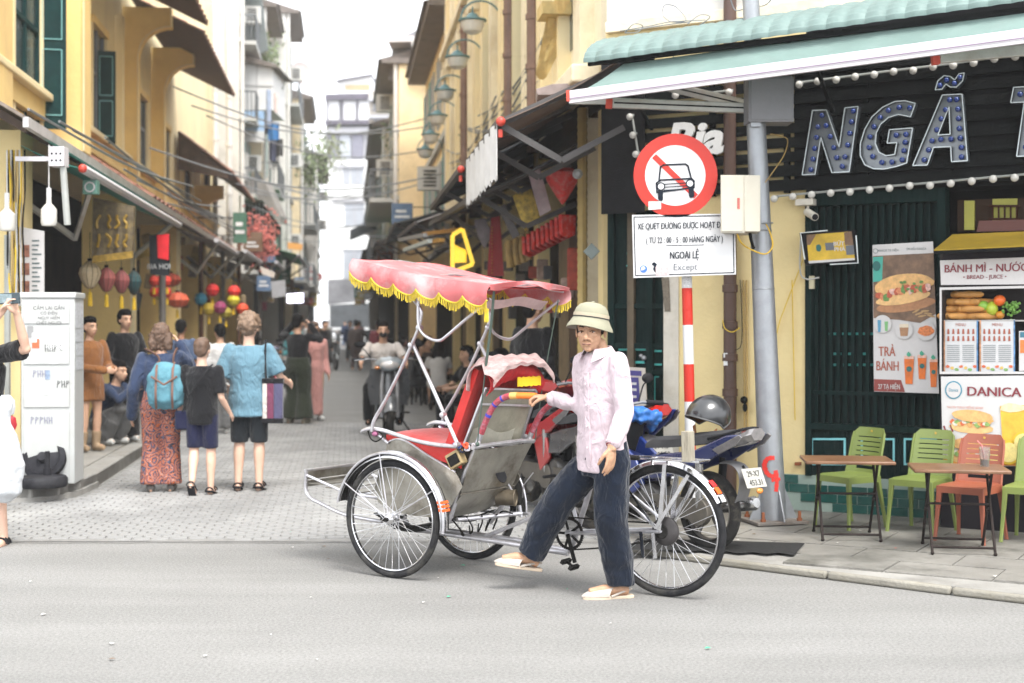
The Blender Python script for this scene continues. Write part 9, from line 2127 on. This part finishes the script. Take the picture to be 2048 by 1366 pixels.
# person cut by the left edge holding a phone
o0=Vector((P(-40,0,9.9).x,9.9,0));pj=lambda px,py,Y:(P(px,py,Y)-o0)/1.70
ed=person('person cut off by the left edge raising a phone, in a black t-shirt',o0,0,1.70,dict(elL=pj(52,698,9.75),wrL=pj(34,628,9.65),shL=pj(-18,712,9.9),shR=pj(-110,712,9.95),elR=pj(-60,700,9.6),wrR=pj(2,625,9.6),anL=pj(6,1075,9.75),knL=pj(-8,910,9.8)),3,dict(mat=blk,fit=.03,sleeve=.45),dict(mat=navy,fit=.03,len=.6),sh_s,('short',BR),voxel=.010)
ph=thing('phone','dark phone held up sideways at the left picture edge','phone',P(18,597,9.58));q=MB();q.cbox((0,0,0),.15,.010,.075,Matrix.Rotation(-.05,3,'Y'));q.build('phone_body',mat('phone_dark',(.03,.05,.06),.25),ph,bevel=.004);q=MB();q.cbox((-.03,-.0055,0),.10,.002,.06);q.build('phone_screen',mat('phone_screen',(.20,.26,.28),.2,0,.5,30),ph)
pb=thing('plastic_bag','full translucent white plastic carrier bag at the left picture edge','bag',P(12,940,9.6));q=MB();q.loft([ering(P(8,y,9.6),Vector((w_,0,0)),Vector((0,w_*.6,0)),16)for y,w_ in((1005,.04),(985,.12),(930,.14),(880,.10),(845,.05),(800,.06))]);remesh(q,'bag',mat('bag_white',(.50,.52,.54),.35,0,.1,9,.8,16),pb,.010,2,.018,.06,world=True)
rb_=thing('red_bag','red and white striped bag above the white carrier bag','bag',P(14,840,9.7));q=MB();q.loft([ering(P(14,y,9.72),Vector((w_,0,0)),Vector((0,w_*.5,0)),14)for y,w_ in((880,.03),(850,.07),(835,.06),(830,.03))]);q.build('bag',mat('bag_red',(.42,.02,.03),.5),rb_,world=True);q=MB();q.loft([ering(P(12,y,9.72),Vector((w_,0,0)),Vector((0,w_*.5,0)),14)for y,w_ in((829,.055),(815,.065),(800,.06),(790,.03))]);q.build('white_top',mat('bag_white',()),rb_,world=True)
# haze that fades the far end of the street
q=MB();q.box(-75,75,-15,165,-1,20);hz=q.build('haze',None,smooth=False);hz['kind']='stuff';hm2=bpy.data.materials.new('haze');hm2.use_nodes=True;t=hm2.node_tree;t.nodes.remove(t.nodes['Principled BSDF']);pv=t.nodes.new('ShaderNodeVolumePrincipled');pv.inputs['Color'].default_value=(.97,.98,1,1);pv.inputs['Density'].default_value=.0010;pv.inputs['Anisotropy'].default_value=.2;t.links.new(pv.outputs[0],t.nodes['Material Output'].inputs['Volume']);hz.data.materials.clear();hz.data.materials.append(hm2)
BUNDLE.v=[(1.04+(x-1.04)*.8-.12,9.9+(y-9.9)*.8,.87+(z-1.0)*.8)for x,y,z in BUNDLE.v]
o=remesh(BUNDLE,'raincoat_bundle',mat('blue_plastic',(.02,.12,.38),.4,0,.3,8,.6,14),None,.012,2,.06,.05);tag(o,'folded bright blue raincoat on the motorbike handlebar beside the driver','raincoat')
# ---------------------------------------------------------------- crowded signs, cables and goods down the street
def clutter():
 r=random.Random(33);W=['ochre','rust','cream','green','grey','red','blue','white','brown','yellow']
 Cc=dict(ochre=(.50,.32,.06),rust=(.34,.10,.05),cream=(.60,.52,.38),green=(.06,.15,.10),grey=(.28,.28,.28),red=(.40,.07,.06),blue=(.10,.16,.26),white=(.66,.66,.66),brown=(.16,.09,.05),yellow=(.52,.40,.12))
 n=0
 for side in(-1,1):
  for i in range(20):
   y=33+i*2.4+r.uniform(-.6,.6);w=r.choice(W);hgt=r.uniform(.25,.8);wid=r.uniform(.22,.55);z=r.uniform(2.3,3.9)
   x=-2.55+i*.045 if side<0 else 1.55-i*.03;x0,x1=(x,x+wid)if side<0 else(x-wid,x)
   root=thing('projecting_sign','%s projecting shop sign, %s along the %s side of the street'%(w,['%s from the near end'%o for o in ORD][i]if i<12 else '%s from the far end'%ORD[19-i],'left' if side<0 else 'right'),'sign',SW(x,y,z),ST)
   q=MB();sbx(q,x0,x1,y,y+.08,z,z+hgt);o=W_(q,'sign_board',mat('board_'+w,Cc[w],.6,0,.25,6),root,smooth=False,bevel=.01)
   q=MB();sbx(q,x0+wid*.15,x1-wid*.15,y-.012,y-.002,z+hgt*.30,z+hgt*.42);sbx(q,x0+wid*.2,x1-wid*.3,y-.012,y-.002,z+hgt*.55,z+hgt*.68);W_(q,'sign_print',mat('board_'+('white' if w not in('white','cream')else 'red'),Cc['white']if w not in('white','cream')else Cc['red'],.6,0,.25,6),o,smooth=False)
   q=MB();xx=x if side<0 else x;sbx(q,min(xx,xx+.9*side),max(xx,xx+.9*side),y+.02,y+.05,z+hgt*.8,z+hgt*.84);W_(q,'sign_bracket',M_black,root,smooth=False)
 for i in range(12):
  y=24+i*3.2;z=r.uniform(4.0,6.5)+i*.06;a,b=SW(-3.2,y,z),SW(2.0,y+r.uniform(-3,6),z+r.uniform(-.8,.8));q=MB();q.tube([a.lerp(b,t/12)-FZ*.5*sin(pi*t/12)for t in range(13)],.016,5);o=W_(q,'power_line',mat('wire_grey',()),None);tag(o,'thin cable slung across the street, %s from the near end'%ORD[i],'cable')
 for i in range(9):
  y=13.5+i*.9;q=MB();a,b=SW(2.1,y,4.1+r.random()*.6),SW(2.1,y+9,4.4+r.random()*.8);q.tube([a.lerp(b,t/10)-FZ*.25*sin(pi*t/10)for t in range(11)],.013,5);o=W_(q,'power_line',mat('wire_grey',()),None);tag(o,'cable along the cream house on the right, %s counting from the near end'%ORD[i],'cable')
 ps=[('teal',(.05,.22,.24)),('maroon',(.20,.03,.04)),('black',(.012,.012,.014)),('grey',(.2,.2,.2)),('white',(.6,.6,.6)),('navy',(.018,.03,.08)),('tan',(.35,.26,.15)),('pink',(.5,.25,.25))]
 for i,(w,c)in enumerate(ps):
  y=34+i*4.5;x=(-1.2,.9,-.6,1.1,-1.4,.2,-.9,.6)[i];p=SW(x,y);person('distant %s clad walker, %s counting from the nearest of the far crowd'%(w,ORD[i]),(p.x,p.y,0),(0,A_,.8,A_,-1,0,A_,0)[i],1.6,dict(anL=(.06,.06,.06),anR=(-.06,-.06,.05)),1,dict(mat=shirt_mat('cloth_w'+w,c),fit=.03),dict(mat=shirt_mat('cloth_far',(.05,.05,.06)),fit=.02),None,('short',black),voxel=.032,build_face=False)
 for i,(x,y,hd,c,w)in enumerate(((-2.0,29,-60,(.25,.02,.02),'red'),(-1.95,32,-65,(.03,.05,.12),'blue'),(1.35,30,-100,(.2,.2,.2),'silver'),(1.3,34,-105,(.03,.03,.03),'black'),(-1.8,40,-70,(.4,.4,.38),'white'))):
  p=SW(x,y);motorbike('%s scooter parked on the %s side well down the street'%(w,'left' if x<0 else 'right'),(p.x,p.y,0),radians(hd)+ST,c,None,'scooters parked farther along the street')
clutter()
